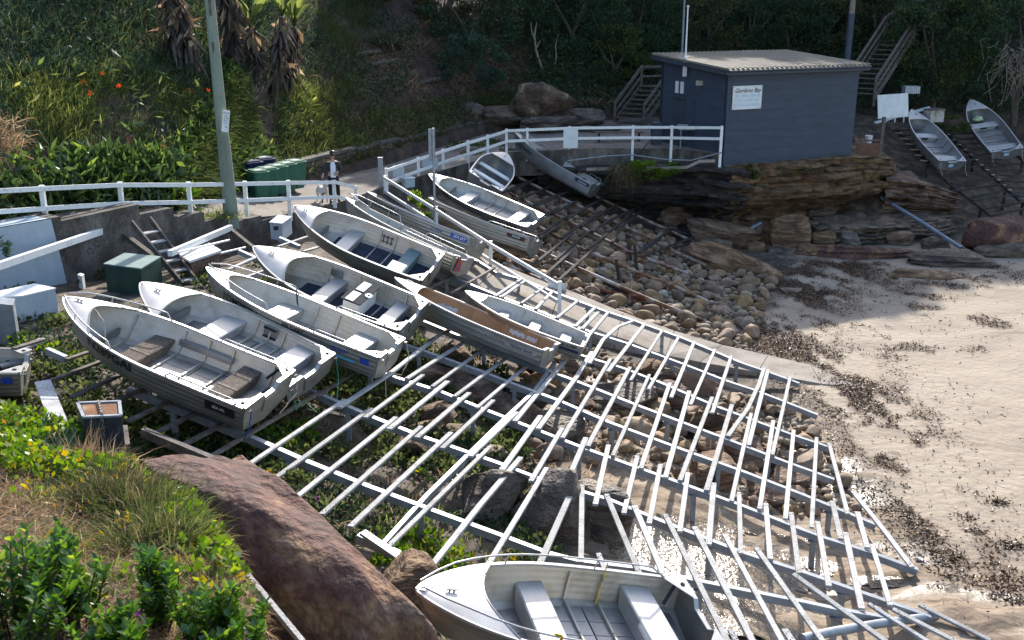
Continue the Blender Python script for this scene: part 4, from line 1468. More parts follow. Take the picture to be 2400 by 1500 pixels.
# corroded paint flakes inside the orange boat
for ta, tb2, zz in ((.63, .75, .34), (.20, .30, .36), (.12, .19, .36)):
    def flake(m, H, L):
        n = 9
        lo, hi = [], []
        for q in range(n):
            t = ta + (tb2 - ta) * q / (n - 1)
            j = .03 * math.sin(q * 2.3 + ta * 50)
            for w, lst in ((zz - .05 + j, lo), (zz + .05 + j * .6, hi)):
                lst.append((t * L, -(H.side(t, w) - .024), w))
        m.add(lo + hi, [(q, q + 1, n + q + 1, n + q) for q in range(n - 1)])
    bpart('B12', flake, 'bare_patch', ALU_DECK)
bpart('B12', lambda m, H, L: m.beam((.30 * L, -H.side(.30, .33) + .035, .2), (.33 * L, -H.side(.33, .5) + .03, .50), .05, .02, up=(0, 1, 0)), 'side_strap', ORANGE_IN)
bpart('B14', lambda m, H, L: m.tube([(.05 * L, -H.bg(.05) + .16, H.zg(0) + .0), (.085 * L, -H.bg(.08) + .30, H.zg(0) - .22)], .026, 10), 'rod_holder', DKPLASTIC, 40)
bpart('B1', lambda m, H, L: m.tube([(.05 * L, -H.bg(.05) + .16, H.zg(0) + .0), (.085 * L, -H.bg(.08) + .28, H.zg(0) - .20)], .026, 10), 'rod_holder', DKPLASTIC, 40)
bpart('B14', lambda m, H, L: m.box((.17 * L + .236, .25, .36), (.008, .5, .06)), 'white_strip', WHITEPL)

def world_of(k, p):
    return HB[k][0].matrix_basis @ Vector(p)

# coloured rags in the bow of the right hand boat
V, Fc = rock_geo(5, (.26, .2, .14), 3, .6, 0)
o = link('rag_heap', np_mesh('rag_heap', V, [Fc], nmat('rag_cloth', [(.35, (.10, .28, .30)), (.5, (.45, .5, .2)), (.65, (.6, .62, .62))], 5, 3, .9), True))
o.location = world_of('B16', (3.1, 0, .32))
tag(o, 'heap of green and white rags in the bow of the far right dinghy', 'rags')

# mooring ropes
def rope(label, pts, mat, r=.011, cat='rope'):
    P = [Vector(p) for p in pts]
    Q = []
    for a, b in zip(P[:-1], P[1:]):
        for k in range(6):
            Q.append(a.lerp(b, k / 6) + Vector((random.uniform(-.01, .01), random.uniform(-.01, .01), 0)))
    Q.append(P[-1])
    m = MB()
    c = Q[0]
    m.tube([q - c for q in Q], r, 6)
    o = m.build('rope', mat, None, 60, c)
    return tag(o, label, cat)

def hang(k, s):
    H = HB[k][1]
    return world_of(k, (-.11, s * (H.bg(0) - .07), H.zg(0) - .04))
def rk_pt(u, v, dz=.03):
    return Vector([float(a) for a in rp(u, v, dz)])
a = hang('B1', 1)
rope('blue rope tying the stern of the carpet seat dinghy to the rack', [a, a + Vector((-.02, -.03, -.25)), rk_pt(572, 1030)], ROPE_B, .012)
a = hang('B1', -1)
rope('brown rope from the far stern handle of the carpet seat dinghy', [a, a + Vector((0, -.05, -.3)), rk_pt(655, 970)], ROPE_W, .010)
a = hang('B2', 1)
rope('long green rope trailing from the second dinghy to the planks', [a, a + Vector((.05, -.05, -.35)), rk_pt(712, 940, .02), rk_pt(742, 966)], ROPE_G, .009)
a = hang('B2', -1)
rope('short green rope tying the far corner of the second dinghy', [a, a + Vector((.03, -.1, -.4)), rk_pt(790, 935)], ROPE_G, .009)
a = hang('B3', -1)
rope('pale rope drooping from the stern of the dinghy with blue lettering', [a, a + Vector((.05, -.1, -.35)), a + Vector((-.1, -.25, -.62)), rk_pt(905, 872)], ROPE_W, .010)
a = hang('B3', 1)
rope('thin cord hanging straight down behind the white seat dinghy', [a, a + Vector((.02, -.02, -.6)), a + Vector((.03, -.03, -1.0))], ROPE_W, .008)
a = hang('B5', 1)
for k, s, lb in (('B15', 1, 'left rope hanging off the transom of the dark box seat dinghy'), ('B15', -1, 'right rope hanging off the transom of the dark box seat dinghy'), ('B16', 1, 'left rope hanging off the transom of the far right dinghy'), ('B16', -1, 'right rope hanging off the transom of the far right dinghy')):
    a = hang(k, s)
    rope(lb, [a, a + Vector((.02, -.05, -.35)), a + Vector((.10, -.12, -.6))], ROPE_W, .009)
H = HB['B14'][1]
a = world_of('B14', (.30 * H.L, -H.bg(.30) + .03, H.zg(.3) + .16))
rope('yellow cord hanging inside the foreground dinghy', [a, world_of('B14', (.30 * H.L, -H.bg(.30) + .10, .45)), world_of('B14', (.31 * H.L, -H.bg(.3) * .72, .17))], ROPE_Y, .010)
a = world_of('B14', (.62 * H.L, H.bg(.62), H.zg(.62) + .17))
rope('yellow rope knotted round the near rail of the foreground dinghy', [a + Vector((-.04, .03, .02)), a + Vector((.04, -.02, .04)), a + Vector((.03, .02, -.1)), a + Vector((-.03, -.02, -.18)), a + Vector((0, -.04, -.3))], ROPE_Y, .016)
a = world_of('B1', (.86 * HB['B1'][1].L, 0, HB['B1'][1].zg(.86) + .10))
b = world_of('B1', (.77 * HB['B1'][1].L, .22, HB['B1'][1].zg(.77) + .06))
rope('grey cord over the fore deck of the carpet seat dinghy', [a, b, b + Vector((.03, -.02, -.55))], ROPE_W, .009)
a = world_of('B3', (.60 * HB['B3'][1].L, -HB['B3'][1].bg(.6), HB['B3'][1].zg(.6) + .1))
rope('black strap hanging over the gunwale of the dinghy with bow rails', [a, a + Vector((.02, -.06, -.25)), a + Vector((.04, -.1, -.5))], BLACK, .018, 'strap')
# ------------------------------------------------------------------ shed
FN = Vector((.905, .425, 0)).normalized()       # along the front wall to the right
BN = Vector((-FN.y, FN.x, 0))                   # to the back
S0 = Vector((9.07, 43.94, 0))
FASC = nmat('fascia_paint', [(.3, (.032, .038, .052)), (.7, (.06, .068, .085))], 3, 6, .6, 0, .05, 30)
shed = empty('shed', 'dark blue flat roofed fishing club shed with a brown tin roof', 'building', (S0.x, S0.y, 3.6))
def sh(a, b, z):
    return (FN * a + BN * b + Vector((0, 0, z - 3.6)))
W_, D_ = 7.12, 5.1
def zr(a, b):
    return 7.68 + .065 * b
def wall(name, a0, b0, a1, b1, parent=shed, th=.2):
    p, q = sh(a0, b0, 3.3), sh(a1, b1, 3.3)
    n = Vector((q - p).normalized())
    s = Vector((-n.y, n.x, 0)) * th
    m = MB()
    poly = [(p.x, p.y), (q.x, q.y), (q.x + s.x, q.y + s.y), (p.x + s.x, p.y + s.y)]
    t0, t1 = zr(a0, b0) - 3.6, zr(a1, b1) - 3.6
    m.prism(poly, -.3, [t0, t1, t1, t0])
    return m.build(name, BLUEWALL, parent)
fw = wall('front_wall', 0, 0, W_, 0)
lw = wall('left_wall', 0, D_, 0, .002)
wall('right_wall', W_ + .002, .002, W_ + .002, D_)
wall('back_wall', W_, D_ + .002, 0, D_ + .002)
# cracks and board joints in the render are shallow proud courses
for k in range(9):
    zz = 3.9 + .42 * k
    m = MB()
    a = random.uniform(0.05, .5) if k % 2 else .03
    m.beam(sh(a, -.006, zz), sh(W_ - random.uniform(.03, .6), -.006, zz + random.uniform(-.03, .03)), .012, .016, up=(0, 0, 1))
    m.build('wall_course', FASC, fw)
m = MB()
c = [(-.34, -.34), (W_ + .22, -.34), (W_ + .22, D_ + .3), (-.34, D_ + .3)]
q = [sh(a, b, 0) for a, b in c]
zz = [zr(0, b) - 3.6 + .06 for a, b in c]
m.prism([(p.x, p.y) for p in q], zz, [z + .05 for z in zz])
roof = m.build('roof', ROOF, shed)
nr = 31
for k in range(nr):
    a = -.30 + (W_ + .48) * k / (nr - 1)
    m = MB()
    m.beam(sh(a, -.39, zr(0, -.39) + .125), sh(a, D_ + .3, zr(0, D_ + .3) + .125), .075, .075, bev=.02)
    m.build('roof_rib', ROOF, roof)
FASC = nmat('fascia_paint', [(.3, (.032, .038, .052)), (.7, (.06, .068, .085))], 3, 6, .6, 0, .05, 30)
for a0, b0, a1, b1 in ((-.36, -.36, W_ + .24, -.36), (-.37, D_ + .3, -.37, -.38), (W_ + .245, -.38, W_ + .245, D_ + .3)):
    m = MB()
    m.beam(sh(a0, b0, zr(0, b0) - .05), sh(a1, b1, zr(0, b1) - .05), .04, .17)
    m.build('fascia', FASC, shed)
m = MB()
m.tube([sh(-.34, -.43, zr(0, -.4) + .03), sh(W_ + .24, -.43, zr(0, -.4) + .03)], .045, 8)
m.build('gutter', FASC, shed, 40)
m = MB()
m.tube([sh(-.03, -.06, 7.5), sh(-.03, -.06, 3.7)], .045, 8)
m.build('downpipe', BLUEWALL, shed, 40)
m = MB()
m.box(sh(-.03, 3.55, 5.2), (.9, .06, 2.1), math.atan2(BN.y, BN.x))
door = m.build('door', FASC, shed)
m = MB()
m.box(sh(-.05, 3.55, 6.30), (1.1, .16, .06), math.atan2(BN.y, BN.x))
m.build('door_hood', FASC, door)
m = MB()
m.box(sh(-.09, 3.2, 5.1), (.04, .05, .04), math.atan2(BN.y, BN.x))
m.build('handle', WHITEPL, door)
for b in (3.35, 3.75):
    m = MB()
    m.box(sh(-.02, b, 6.75), (.22, .04, .52), math.atan2(BN.y, BN.x))
    m.build('vent', WHITEPL, shed)
m = MB()
m.box(sh(-.12, 1.9, 7.05), (.22, .22, .2), math.atan2(BN.y, BN.x))
m.build('lamp', nmat('old_lamp', [(.3, (.3, .28, .22)), (.7, (.5, .47, .38))], 5, 4, .5), shed)
m = MB()
m.tube([sh(-.04, 2.35, 6.3), sh(-.05, 2.35, 6.1), sh(-.05, 2.35, 4.3)], .018, 6)
m.build('conduit', FASC, shed, 40)
# flagpole on the left wall
m = MB()
b0 = sh(-.22, 2.9, 0)
m.tube([(b0.x, b0.y, 3.75), (b0.x, b0.y, 6.6)], [.045, .026], 8)
m.tube([(b0.x, b0.y, 6.6), (b0.x, b0.y, 6.68)], .05, 8)
m.box((b0.x, b0.y, 4.1), (.13, .13, .85), .4)
o = m.build('flagpole', WHITE, None, 40, (S0.x, S0.y, 3.6))
tag(o, 'slim white flagpole on the left wall of the shed', 'flagpole')
# sign
so_ = empty('club_sign', 'white painted board lettered in blue on the shed front', 'sign', Vector((S0.x, S0.y, 3.6)) + sh(1.0, -.03, 6.55))
ex, ez = FN, Vector((0, 0, 1))
m = MB()
m.box((0, 0, 0), (1.52, .03, .98), math.atan2(FN.y, FN.x))
m.build('board', WHITEPL, so_)
fr = -BN * .017
text_plane('lettering', 'Gordons Bay', .255, fr + Vector((0, 0, .29)), ex, ez, NAVY, so_, .35)
for s_, zz, sz in (('TH   KEEL  FISH N', .07, .17), ('& VO NTEER SEA', -.12, .17), ('RESCUE CLUB INC', -.31, .17)):
    text_plane('lettering', s_, sz, fr + Vector((0, 0, zz)), ex, ez, PALEBLUE, so_, .08)
for a in (-.7, .7):
    for z in (-.43, .43):
        m = MB()
        m.box(fr + ex * a + Vector((0, 0, z)), (.03, .012, .03))
        m.build('screw', RUST, so_)

# ------------------------------------------------------------------ sandstone ledges under the shed
def cliff(name, label, line, ztop, seed, mat, prof, cat='cliff'):
    """ledged rock face swept along a plan line; prof: (z fraction, outward offset)"""
    P = np.array(line, float)
    seg = np.linalg.norm(np.diff(P[:, :2], axis=0), axis=1)
    s = np.concatenate([[0], np.cumsum(seg)])
    n = int(s[-1] / .13)
    ss = np.linspace(0, s[-1], n)
    X, Y = np.interp(ss, s, P[:, 0]), np.interp(ss, s, P[:, 1])
    Zt, Zb = np.interp(ss, s, P[:, 2]), np.interp(ss, s, P[:, 3])
    dx, dy = np.gradient(X), np.gradient(Y)
    l = np.hypot(dx, dy)
    nx, ny = dy / l, -dx / l
    K = 46
    g = np.zeros((n, K + 5, 3))
    f = np.linspace(0, 1, K)
    pf = np.array(prof)
    base = np.interp(f, pf[:, 0], pf[:, 1])
    SS, FF = np.meshgrid(ss, f, indexing='ij')
    warp = .06 * n2(SS, FF * 2, .35, 3, seed)
    lay = (FF + warp) * 13
    li = np.floor(lay)
    lf = lay - li
    ro = _hash(li.astype(np.int64), (li * 3).astype(np.int64), li.astype(np.int64) * 0, seed) - .5
    blk = n2(SS * .55 + li * 7.7, li, 1.0, 4, seed + 1)
    jn = np.abs(n2(SS * .8 + li * 3.1, li, 1.0, 2, seed + 6))
    off = base[None] + .40 * ro + .30 * blk + .34 * np.round(blk * 4) / 4 - .20 * np.exp(-(lf / .14) ** 2) - .22 * np.exp(-(jn / .05) ** 2) + .15 * n2(SS * 2.2, FF * 12, 1.0, 5, seed + 2)
    Z = Zb[:, None] + (Zt - Zb)[:, None] * FF + .05 * n2(SS, FF * 6, .9, 2, seed + 3)
    g[:, :K, 0] = X[:, None] + nx[:, None] * off
    g[:, :K, 1] = Y[:, None] + ny[:, None] * off
    g[:, :K, 2] = Z
    for j in range(5):
        q = (j + 1) * .5
        g[:, K + j, 0] = X + nx * (off[:, -1] - q)
        g[:, K + j, 1] = Y + ny * (off[:, -1] - q)
        g[:, K + j, 2] = Z[:, -1] + .06 * n2(ss, np.full_like(ss, q), .8, 3, seed + 9) + .03 * j
    A, B = g.shape[:2]
    ii = np.arange(A * B).reshape(A, B)
    Q = np.stack([ii[:-1, :-1], ii[1:, :-1], ii[1:, 1:], ii[:-1, 1:]], -1).reshape(-1, 4)
    me = np_mesh(name, g.reshape(-1, 3), [Q], mat, True)
    me.set_sharp_from_angle(angle=RAD(40))
    o = link(name, me)
    return tag(o, label, cat)
cliff('rock_ledge', 'black stained rock ledge under the fence left of the shed', [(1.2, 46.6, 3.2, 1.2), (4.2, 46.2, 3.3, .4), (7.2, 45.4, 3.6, .1), (9.2, 43.55, 3.68, .1), (10.0, 43.8, 3.6, .1)], 3.6, 5, nmat('black_stained_rock', [(.3, (.012, .011, .011)), (.5, (.04, .034, .03)), (.62, (.09, .065, .046)), (.8, (.2, .15, .10))], 1.2, 11, .7, 0, .8, 7, stretch=(1, 1, 4), fine=.4, dist=.5, bdist=.16),
      [(0, .5), (.10, .25), (.16, -.5), (.30, -1.0), (.42, -.6), (.52, .05), (.7, .22), (.85, .30), (1, .12)])
cliff('rock_ledge', 'undercut layered sandstone ledge carrying the blue shed', [(9.2, 43.6, 3.72, .1), (12.4, 44.9, 3.72, .1), (16.2, 46.5, 3.72, .1), (17.8, 48.0, 3.4, .2), (18.2, 51, 3.6, .4)], 3.6, 3, ROCK,
      [(0, .5), (.10, .25), (.16, -.5), (.30, -1.1), (.42, -.7), (.52, .05), (.7, .22), (.85, .30), (1, .12)])
# pale seam of foot rock in front of the ledge
cliff('rock_ledge', 'low green stained rock shelf at the foot of the shed ledge', [(13.4, 44.0, .9, -.2), (15.5, 44.3, 1.0, -.2), (18, 45.0, 1.0, -.2), (20, 45.6, 1.15, -.2)], 1, 8, ROCK_DK, [(0, .6), (.5, .3), (1, -.1)])
cliff('rock_ledge', 'brown layered rock face right of the concrete pillar', [(17.2, 46.9, 2.7, .5), (19.0, 46.6, 2.5, .5), (20.6, 46.9, 2.0, .6)], 1, 12, ROCK, [(0, .35), (.3, -.2), (.6, .2), (1, -.1)])
# concrete pillar in the undercut
m = MB()
pl = at(2040, 490, .7)
m.prism([(pl[0] - .3, pl[1] + .2), (pl[0] + .38, pl[1] + .35), (pl[0] + .3, pl[1] + 1.0), (pl[0] - .4, pl[1] + .9)], -.5, 2.9)
tag(m.build('concrete_pillar', CONC_OLD), 'square concrete pillar propping the rock ledge under the shed', 'pillar')
# blue grey drain pipe
a, b = at(2066, 463, 1.7), at(2276, 596, .45)
m = MB()
m.tube([a, a + (b - a) * .5 + np.array([0, 0, .03]), b], .085, 12)
dp = m.build('drain_pipe', PIPE_BL, None, 40)
tag(dp, 'long blue grey pipe sloping from the pillar to the beach rocks', 'pipe')
m = MB()
m.tube([b - (b - a) * .09 + np.array([0, 0, .01]), b - (b - a) * .055], .105, 10)
m.build('rope_binding', BLACK, dp, 40)
a, b = at(1750, 540, .9), at(1782, 523, 1.1)
m = MB()
m.tube([a, b], .08, 10)
tag(m.build('pipe_stub', PIPE_BL, None, 40), 'short pale pipe sticking out between the rocks under the ledge', 'pipe')

# ------------------------------------------------------------------ white fences
def bar(m, a, b, w, h):
    m.beam(a, b, w, h)
def fence(label, posts, rails=(0.0, .5), h_post=1.05, pw=.11, rh=.115, ext=.0):
    """posts: list of (top point, base z)"""
    c = Vector([float(q) for q in posts[0][0]])
    root = empty('fence', label, 'fence', c)
    T = [Vector([float(q) for q in p]) - c for p, _ in posts]
    for (p, zb), t in zip(posts, T):
        m = MB()
        m.beam((t.x, t.y, zb - c.z), (t.x, t.y, t.z + .02), pw, pw, up=(0, 1, 0))
        m.build('post', WHITE, root)
    for a, b in zip(T[:-1], T[1:]):
        d = (b - a).normalized()
        for k, r in enumerate(rails):
            if (b - a).length < .1:
                continue
            s = Vector((d.y, -d.x, 0)) * (pw / 2 + .024)
            m = MB()
            m.beam(a + d * .002 - Vector((0, 0, r + rh / 2)) + s, b - d * .002 - Vector((0, 0, r + rh / 2)) + s, .05, rh)
            m.build('rail', WHITE, root)
    return root, c
LP = []
for u, v, y, zb in ((-190, 452, 22.6, 5.3), (-60, 444, 24.0, 5.2), (97, 436, 25.32, 5.1), (280, 428, 27.4, 5.0), (441, 428, 29.1, 4.6), (573, 426, 30.75, 4.2), (675, 424, 32.25, 3.75), (782, 423, 34.9, 3.65), (833, 437, 36.4, 3.5)):
    LP.append((at_y(u, v, y), zb))
fence('white two rail fence along the path on the left', LP)
RP = []
for u, v, y, zb in ((905, 395, 39.2, 3.45), (980, 369, 41.1, 3.5), (1038, 350, 42.4, 3.55), (1097, 331, 43.7, 3.6), (1143, 317, 44.8, 3.65), (1187, 303, 45.95, 3.7), (1236, 301, 46.15, 3.6), (1335, 297, 46.8, 3.45), (1484, 295, 46.5, 3.5), (1575, 295, 45.6, 3.4), (1692, 296, 43.9, 3.6)):
    RP.append((at_y(u, v, y), zb))
fr_, frc = fence('white two rail fence along the path edge up to the shed', RP, rails=(0, .46))
HP = [(at_y(903, 412, 38.6), 3.5), (at_y(1022, 485, 35.1), 2.9), (at_y(1150, 566, 31.8), 2.1), (at_y(1312, 661, 28.7), 1.35)]
fence('white handrail sloping down beside the concrete ramp', HP, rails=(0, .52), ext=0)
# notice boards on the fence
def board(label, u0, u1, v0, v1, y, mat, cat='sign'):
    a, b = at_y(u0, v1, y), at_y(u1, v0, y)
    m = MB()
    m.box(((a[0] + b[0]) / 2, y, (a[2] + b[2]) / 2), (b[0] - a[0], .025, b[2] - a[2]))
    return tag(m.build('notice_board', mat), label, cat)
board('blank white notice board on the fence right of the propped dinghy', 1320, 1355, 300, 347, 46.62, WHITEPL)
board('upper pale panel leaning on the fence near the signpost', 990, 1026, 370, 397, 41.7, BLUE_PALE, 'panel')
board('lower pale panel leaning on the fence beside the grey post', 921, 947, 388, 415, 40.0, BLUE_PALE, 'panel')
# sign post with a tall panel
p0, p1 = at_y(1019, 525, 33.6), at_y(1015, 300, 33.6)
sp_ = empty('sign_post', 'galvanised post carrying a tall narrow sign seen from behind', 'sign post', p0 - np.array([0, 0, .6]))
b = Vector([float(q) for q in p0 - np.array([0, 0, .6])])
m = MB()
m.tube([(0, 0, 0), Vector([float(q) for q in p1]) - b], .04, 10)
m.build('post', GALV, sp_, 40)
m = MB()
top = Vector([float(q) for q in p1]) - b
m.box(top + Vector((-.06, .05, -.56)), (.22, .03, 1.05), .35)
pn = m.build('sign_panel', GALV, sp_)
for zz in (-.12, -.55, -.98):
    m = MB()
    m.box(top + Vector((-.05, .015, zz)), (.2, .03, .04), .35)
    m.build('bracket', GALV, pn)
# grey steel post by the handrail
a = at_y(894, 445, 39.0)
m = MB()
m.box((0, 0, .55), (.17, .13, 1.35))
m.box((0, 0, 1.235), (.19, .15, .02))
tag(m.build('steel_post', GALV, None, None, a), 'square grey steel post at the top of the ramp handrail', 'post')
# grey box on the fence foot
a = at_y(957, 428, 39.8)
m = MB()
m.box((0, 0, 0), (.42, .3, .34), .6)
m.box((-.02, -.02, .19), (.5, .38, .03), .6)
tag(m.build('fence_box', BLUE_PALE, None, None, a), 'pale grey box fixed under the fence beside the ramp', 'box')

# ------------------------------------------------------------------ stepped wall left
SW = [((-15.5, 18.6), (-13.3, 21.9), 5.55), ((-13.3, 21.9), (-11.15, 24.9), 5.40), ((-11.15, 24.9), (-10.0, 27.1), 5.28), ((-10.0, 27.1), (-9.42, 28.1), 4.98), ((-9.42, 28.1), (-8.88, 29.1), 4.66), ((-8.88, 29.1), (-8.38, 30.15), 4.38), ((-8.38, 30.15), (-7.75, 31.2), 4.14), ((-7.75, 31.2), (-7.0, 32.5), 3.98)]
sw = empty('stepped_wall', 'weathered concrete retaining wall stepping down along the path', 'wall', (-11, 25, 4))
for a, b, z in SW:
    d = Vector((b[0] - a[0], b[1] - a[1], 0)).normalized()
    n = Vector((-d.y, d.x, 0))
    A, Bv = Vector((a[0], a[1], 0)), Vector((b[0], b[1], 0)) - d * .006
    q = [A, Bv, Bv + n * .9, A + n * .9]
    foot = [A - n * .12, Bv - n * .12, Bv + n * .9, A + n * .9]
    zb = 2.2
    m = MB()
    P = [(p.x + 11, p.y - 25, zb - 4) for p in foot] + [(p.x + 11, p.y - 25, z - 4) for p in q]
    m.add(P, [(3, 2, 1, 0), (4, 5, 6, 7)] + [(j, (j + 1) % 4, 4 + (j + 1) % 4, 4 + j) for j in range(4)])
    m.build('wall_block', CONC_OLD, sw)
# blue paint on its left end
def wall_pt(f, z, out=.004):
    a, b, zt = SW[1]
    d = Vector((b[0] - a[0], b[1] - a[1], 0)).normalized()
    n = Vector((-d.y, d.x, 0))
    p = Vector((a[0], a[1], 0)).lerp(Vector((b[0], b[1], 0)), f)
    bt = (zt - z) / (zt - 2.4) * .12
    return p - n * (bt + out) + Vector((11, -25, z - 4))
m = MB()
G = np.array([[wall_pt(f, z) for z in (3.4, 5.38)] for f in (-.02, .3, .62 + .0, .93)])
G[-1, 0] = wall_pt(.98, 3.4)
m.grid(G)
a, b = Vector((-13.3, 21.9, 0)), Vector((-11.3, 24.7, 0))
m.build('painted_face', BLUE_PALE, sw)
m = MB()
n = Vector((-.81, .58, 0))
m.add([Vector((-13.3 + 11, 21.9 - 25, 1.404)), Vector((-11.35 + 11, 24.62 - 25, 1.404)), Vector((-11.35 + 11, 24.62 - 25, 1.404)) + n * .7, Vector((-13.3 + 11, 21.9 - 25, 1.404)) + n * .7], [(0, 1, 2, 3)])
m.build('painted_top', BLUE_PALE, sw)
for u, v in ((228, 571), (213, 587)):
    p = at(u, v, 4.75)
    m = MB()
    m.tube([Vector(p) + Vector((.07 * math.cos(t), -.03, .07 * math.sin(t))) - Vector((-11, 25, 4)) for t in np.linspace(0, 2 * math.pi, 14)[:-1]], .012, 6, closed=True)
    m.build('wall_ring', BLACKMETAL, sw, 50)
def beam_thing(name, label, cat, segs, group=None):
    c = Vector([float(q) for q in segs[0][0]])
    root = empty(name, label, cat, c, group)
    for a, b, w, h, mt, nm in segs:
        m = MB()
        m.beam(Vector([float(q) for q in a]) - c, Vector([float(q) for q in b]) - c, w, h)
        m.build(nm, mt, root)
    return root
beam_thing('boat_skid', 'long pale beam with a dark leg leaning on the painted wall', 'timber frame', [(at(-20, 629, 5.0), at(272, 530, 4.75), .13, .16, WHITE, 'top_beam'), (at(268, 534, 4.7), at(372, 612, 4.05), .14, .14, TIMBER, 'leg')])
beam_thing('boat_skid', 'shorter pale beam with a dark leg right of the ladder', 'timber frame', [(at(398, 594, 4.4), at(541, 533, 4.25), .12, .15, WHITE, 'top_beam'), (at(538, 538, 4.2), at(596, 585, 3.7), .13, .13, TIMBER, 'leg')])
for lb, a, b in (('white plastic pipe lying behind the brick locker', (415, 592, 4.35), (537, 563, 4.2)), ('second white pipe below the first behind the brick locker', (516, 594, 4.0), (575, 580, 3.95))):
    m = MB()
    m.tube([at(*a), at(*b)], .03, 8)
    tag(m.build('plastic_pipe', WHITEPL, None, 40), lb, 'pipe')
# ladder
la, lb_ = [at(309, 522, 4.95), at(428, 668, 3.7)], [at(352, 513, 4.95), at(462, 662, 3.7)]
c = Vector([float(q) for q in la[1]])
lad = empty('ladder', 'old timber step ladder leaning on the concrete wall', 'ladder', c)
for s in (la, lb_):
    m = MB()
    m.beam(Vector([float(q) for q in s[1]]) - c, Vector([float(q) for q in s[0]]) - c, .05, .17)
    m.build('stringer', TIMBER, lad)
for k in range(6):
    f = .06 + .15 * k
    a = Vector([float(q) for q in la[1] + (la[0] - la[1]) * f]) - c
    b = Vector([float(q) for q in lb_[1] + (lb_[0] - lb_[1]) * f]) - c
    m = MB()
    m.beam(a + (b - a).normalized() * .027, b - (b - a).normalized() * .027, .20, .035)
    m.build('tread', PLANK, lad)
# boxes along the wall
def pbox(name, label, cat, foot, z0, h, mat, lid=None, lidmat=None, over=.04, lh=.04, batter=0.0):
    P = [at(u, v, z0) for u, v in foot]
    c = sum(P) / len(P)
    root = empty(name, label, cat, (c[0], c[1], z0))
    poly = [(p[0] - c[0], p[1] - c[1]) for p in P]
    m = MB()
    m.prism(poly, -.25, h)
    m.build('body', mat, root)
    if lid:
        m = MB()
        pl2 = [(x * (1 + over), y * (1 + over)) for x, y in poly]
        m.prism(pl2, h + .002, h + lh)
        m.build(lid, lidmat, root)
    return root, c
pbox('tool_locker', 'dark green metal locker against the concrete wall', 'locker', [(252, 682), (337, 694), (382, 664), (300, 655)], 3.75, .66, BOXGREEN, 'lid', BOXLID, .03, .03)
bl, c = pbox('brick_locker', 'brick locker with a pale concrete lid beside the ladder', 'locker', [(424, 648), (452, 664), (518, 640), (492, 622)], 3.55, .56, BRICK, 'lid', WHITEPL, .12, .06)
P = [at(u, v, 3.55) - np.array([c[0], c[1], 3.55]) for u, v in [(424, 648), (452, 664), (518, 640), (492, 622)]]
for a, b in ((P[0], P[1]), (P[1], P[2])):
    d = Vector((b[0] - a[0], b[1] - a[1], 0))
    Ld = d.length
    d.normalize()
    n = Vector((d.y, -d.x, 0))
    for r in range(6):
        x = (.0 if r % 2 else -.12)
        while x < Ld:
            x0, x1 = max(x, 0), min(x + .23, Ld)
            if x1 - x0 > .04:
                q = Vector((a[0], a[1], 0)) + d * (x0 + x1) / 2 + n * .006 + Vector((0, 0, .04 + r * .085))
                m = MB()
                m.box((0, 0, 0), (x1 - x0 - .012, .02, .073), math.atan2(d.y, d.x))
                m.build('brick', BRICK, bl, None, q)
            x += .245
pbox('storage_chest', 'pale blue metal chest on the concrete footing at the left', 'chest', [(2, 757), (62, 752), (137, 733), (88, 722), (10, 740)], 4.36, .50, BLUE_PALE, 'lid', WHITEPL, .03, .03)
pbox('footing', 'old concrete footing under the pale blue chest', 'footing', [(40, 782), (70, 792), (175, 738), (150, 722)], 4.16, .19, CONC_OLD)
pbox('steel_pillar', 'grey steel box post at the left edge beside the chest', 'post', [(-8, 792), (42, 798), (46, 782), (0, 776)], 4.35, .68, GALV, 'cap', GALV, .06, .02)
pbox('meter_box', 'small white box at the foot of the concrete wall', 'box', [(184, 660), (194, 664), (199, 659), (190, 656)], 3.9, .16, WHITEPL, 'lid', WHITEPL, .1, .02)
wb, c = pbox('wall_box', 'pale grey box with a dark opening on the lowest wall step', 'box', [(634, 541), (662, 544), (684, 528), (654, 524)], 3.95, .24, BLUE_PALE, 'lid', BLUE_PALE, .08, .03)
m = MB()
p = at(647, 534, 4.1) - np.array([c[0], c[1], 3.95])
m.box((p[0], p[1] - .03, .15), (.14, .02, .13), .25)
m.build('opening', BLACK, wb)
# black box with a chain
bb, c = pbox('anchor_box', 'black tarred box with a chain over its rusty lid', 'box', [(205, 1052), (294, 1048), (290, 1012), (190, 1016)], 5.30, .40, BLACKMETAL)
P = [at(u, v, 5.70) for u, v in [(188, 968), (283, 962), (298, 990), (203, 996)]]
m = MB()
z = .402
q0 = [at(u, v, 5.30) - np.array([c[0], c[1], 5.3]) for u, v in [(205, 1052), (294, 1048), (290, 1012), (190, 1016)]]
ins = [p * .82 for p in q0]
m.prism([(p[0], p[1]) for p in ins], z, z + .006)
m.build('lid', RUST, bb)
for k in range(4):
    a, b = q0[k], q0[(k + 1) % 4]
    m = MB()
    m.beam((a[0] * .97, a[1] * .97, z + .012), (b[0] * .97, b[1] * .97, z + .012), .04, .025)
    m.build('lid_rim', GALV, bb)
f0 = (q0[0] + q0[1]) / 2
b0 = (q0[2] + q0[3]) / 2
ch = [Vector((b0[0] * .9, b0[1] * .9, z + .03)), Vector((f0[0] * .95, f0[1] * .95, z + .03)), Vector((f0[0] * 1.03, f0[1] * 1.03 - .02, z - .02)), Vector((f0[0], f0[1] - .03, -.05))]
pts = []
for a, b in zip(ch[:-1], ch[1:]):
    n = max(1, int((b - a).length / .045))
    for k in range(n):
        pts.append((a.lerp(b, k / n), (b - a).normalized()))
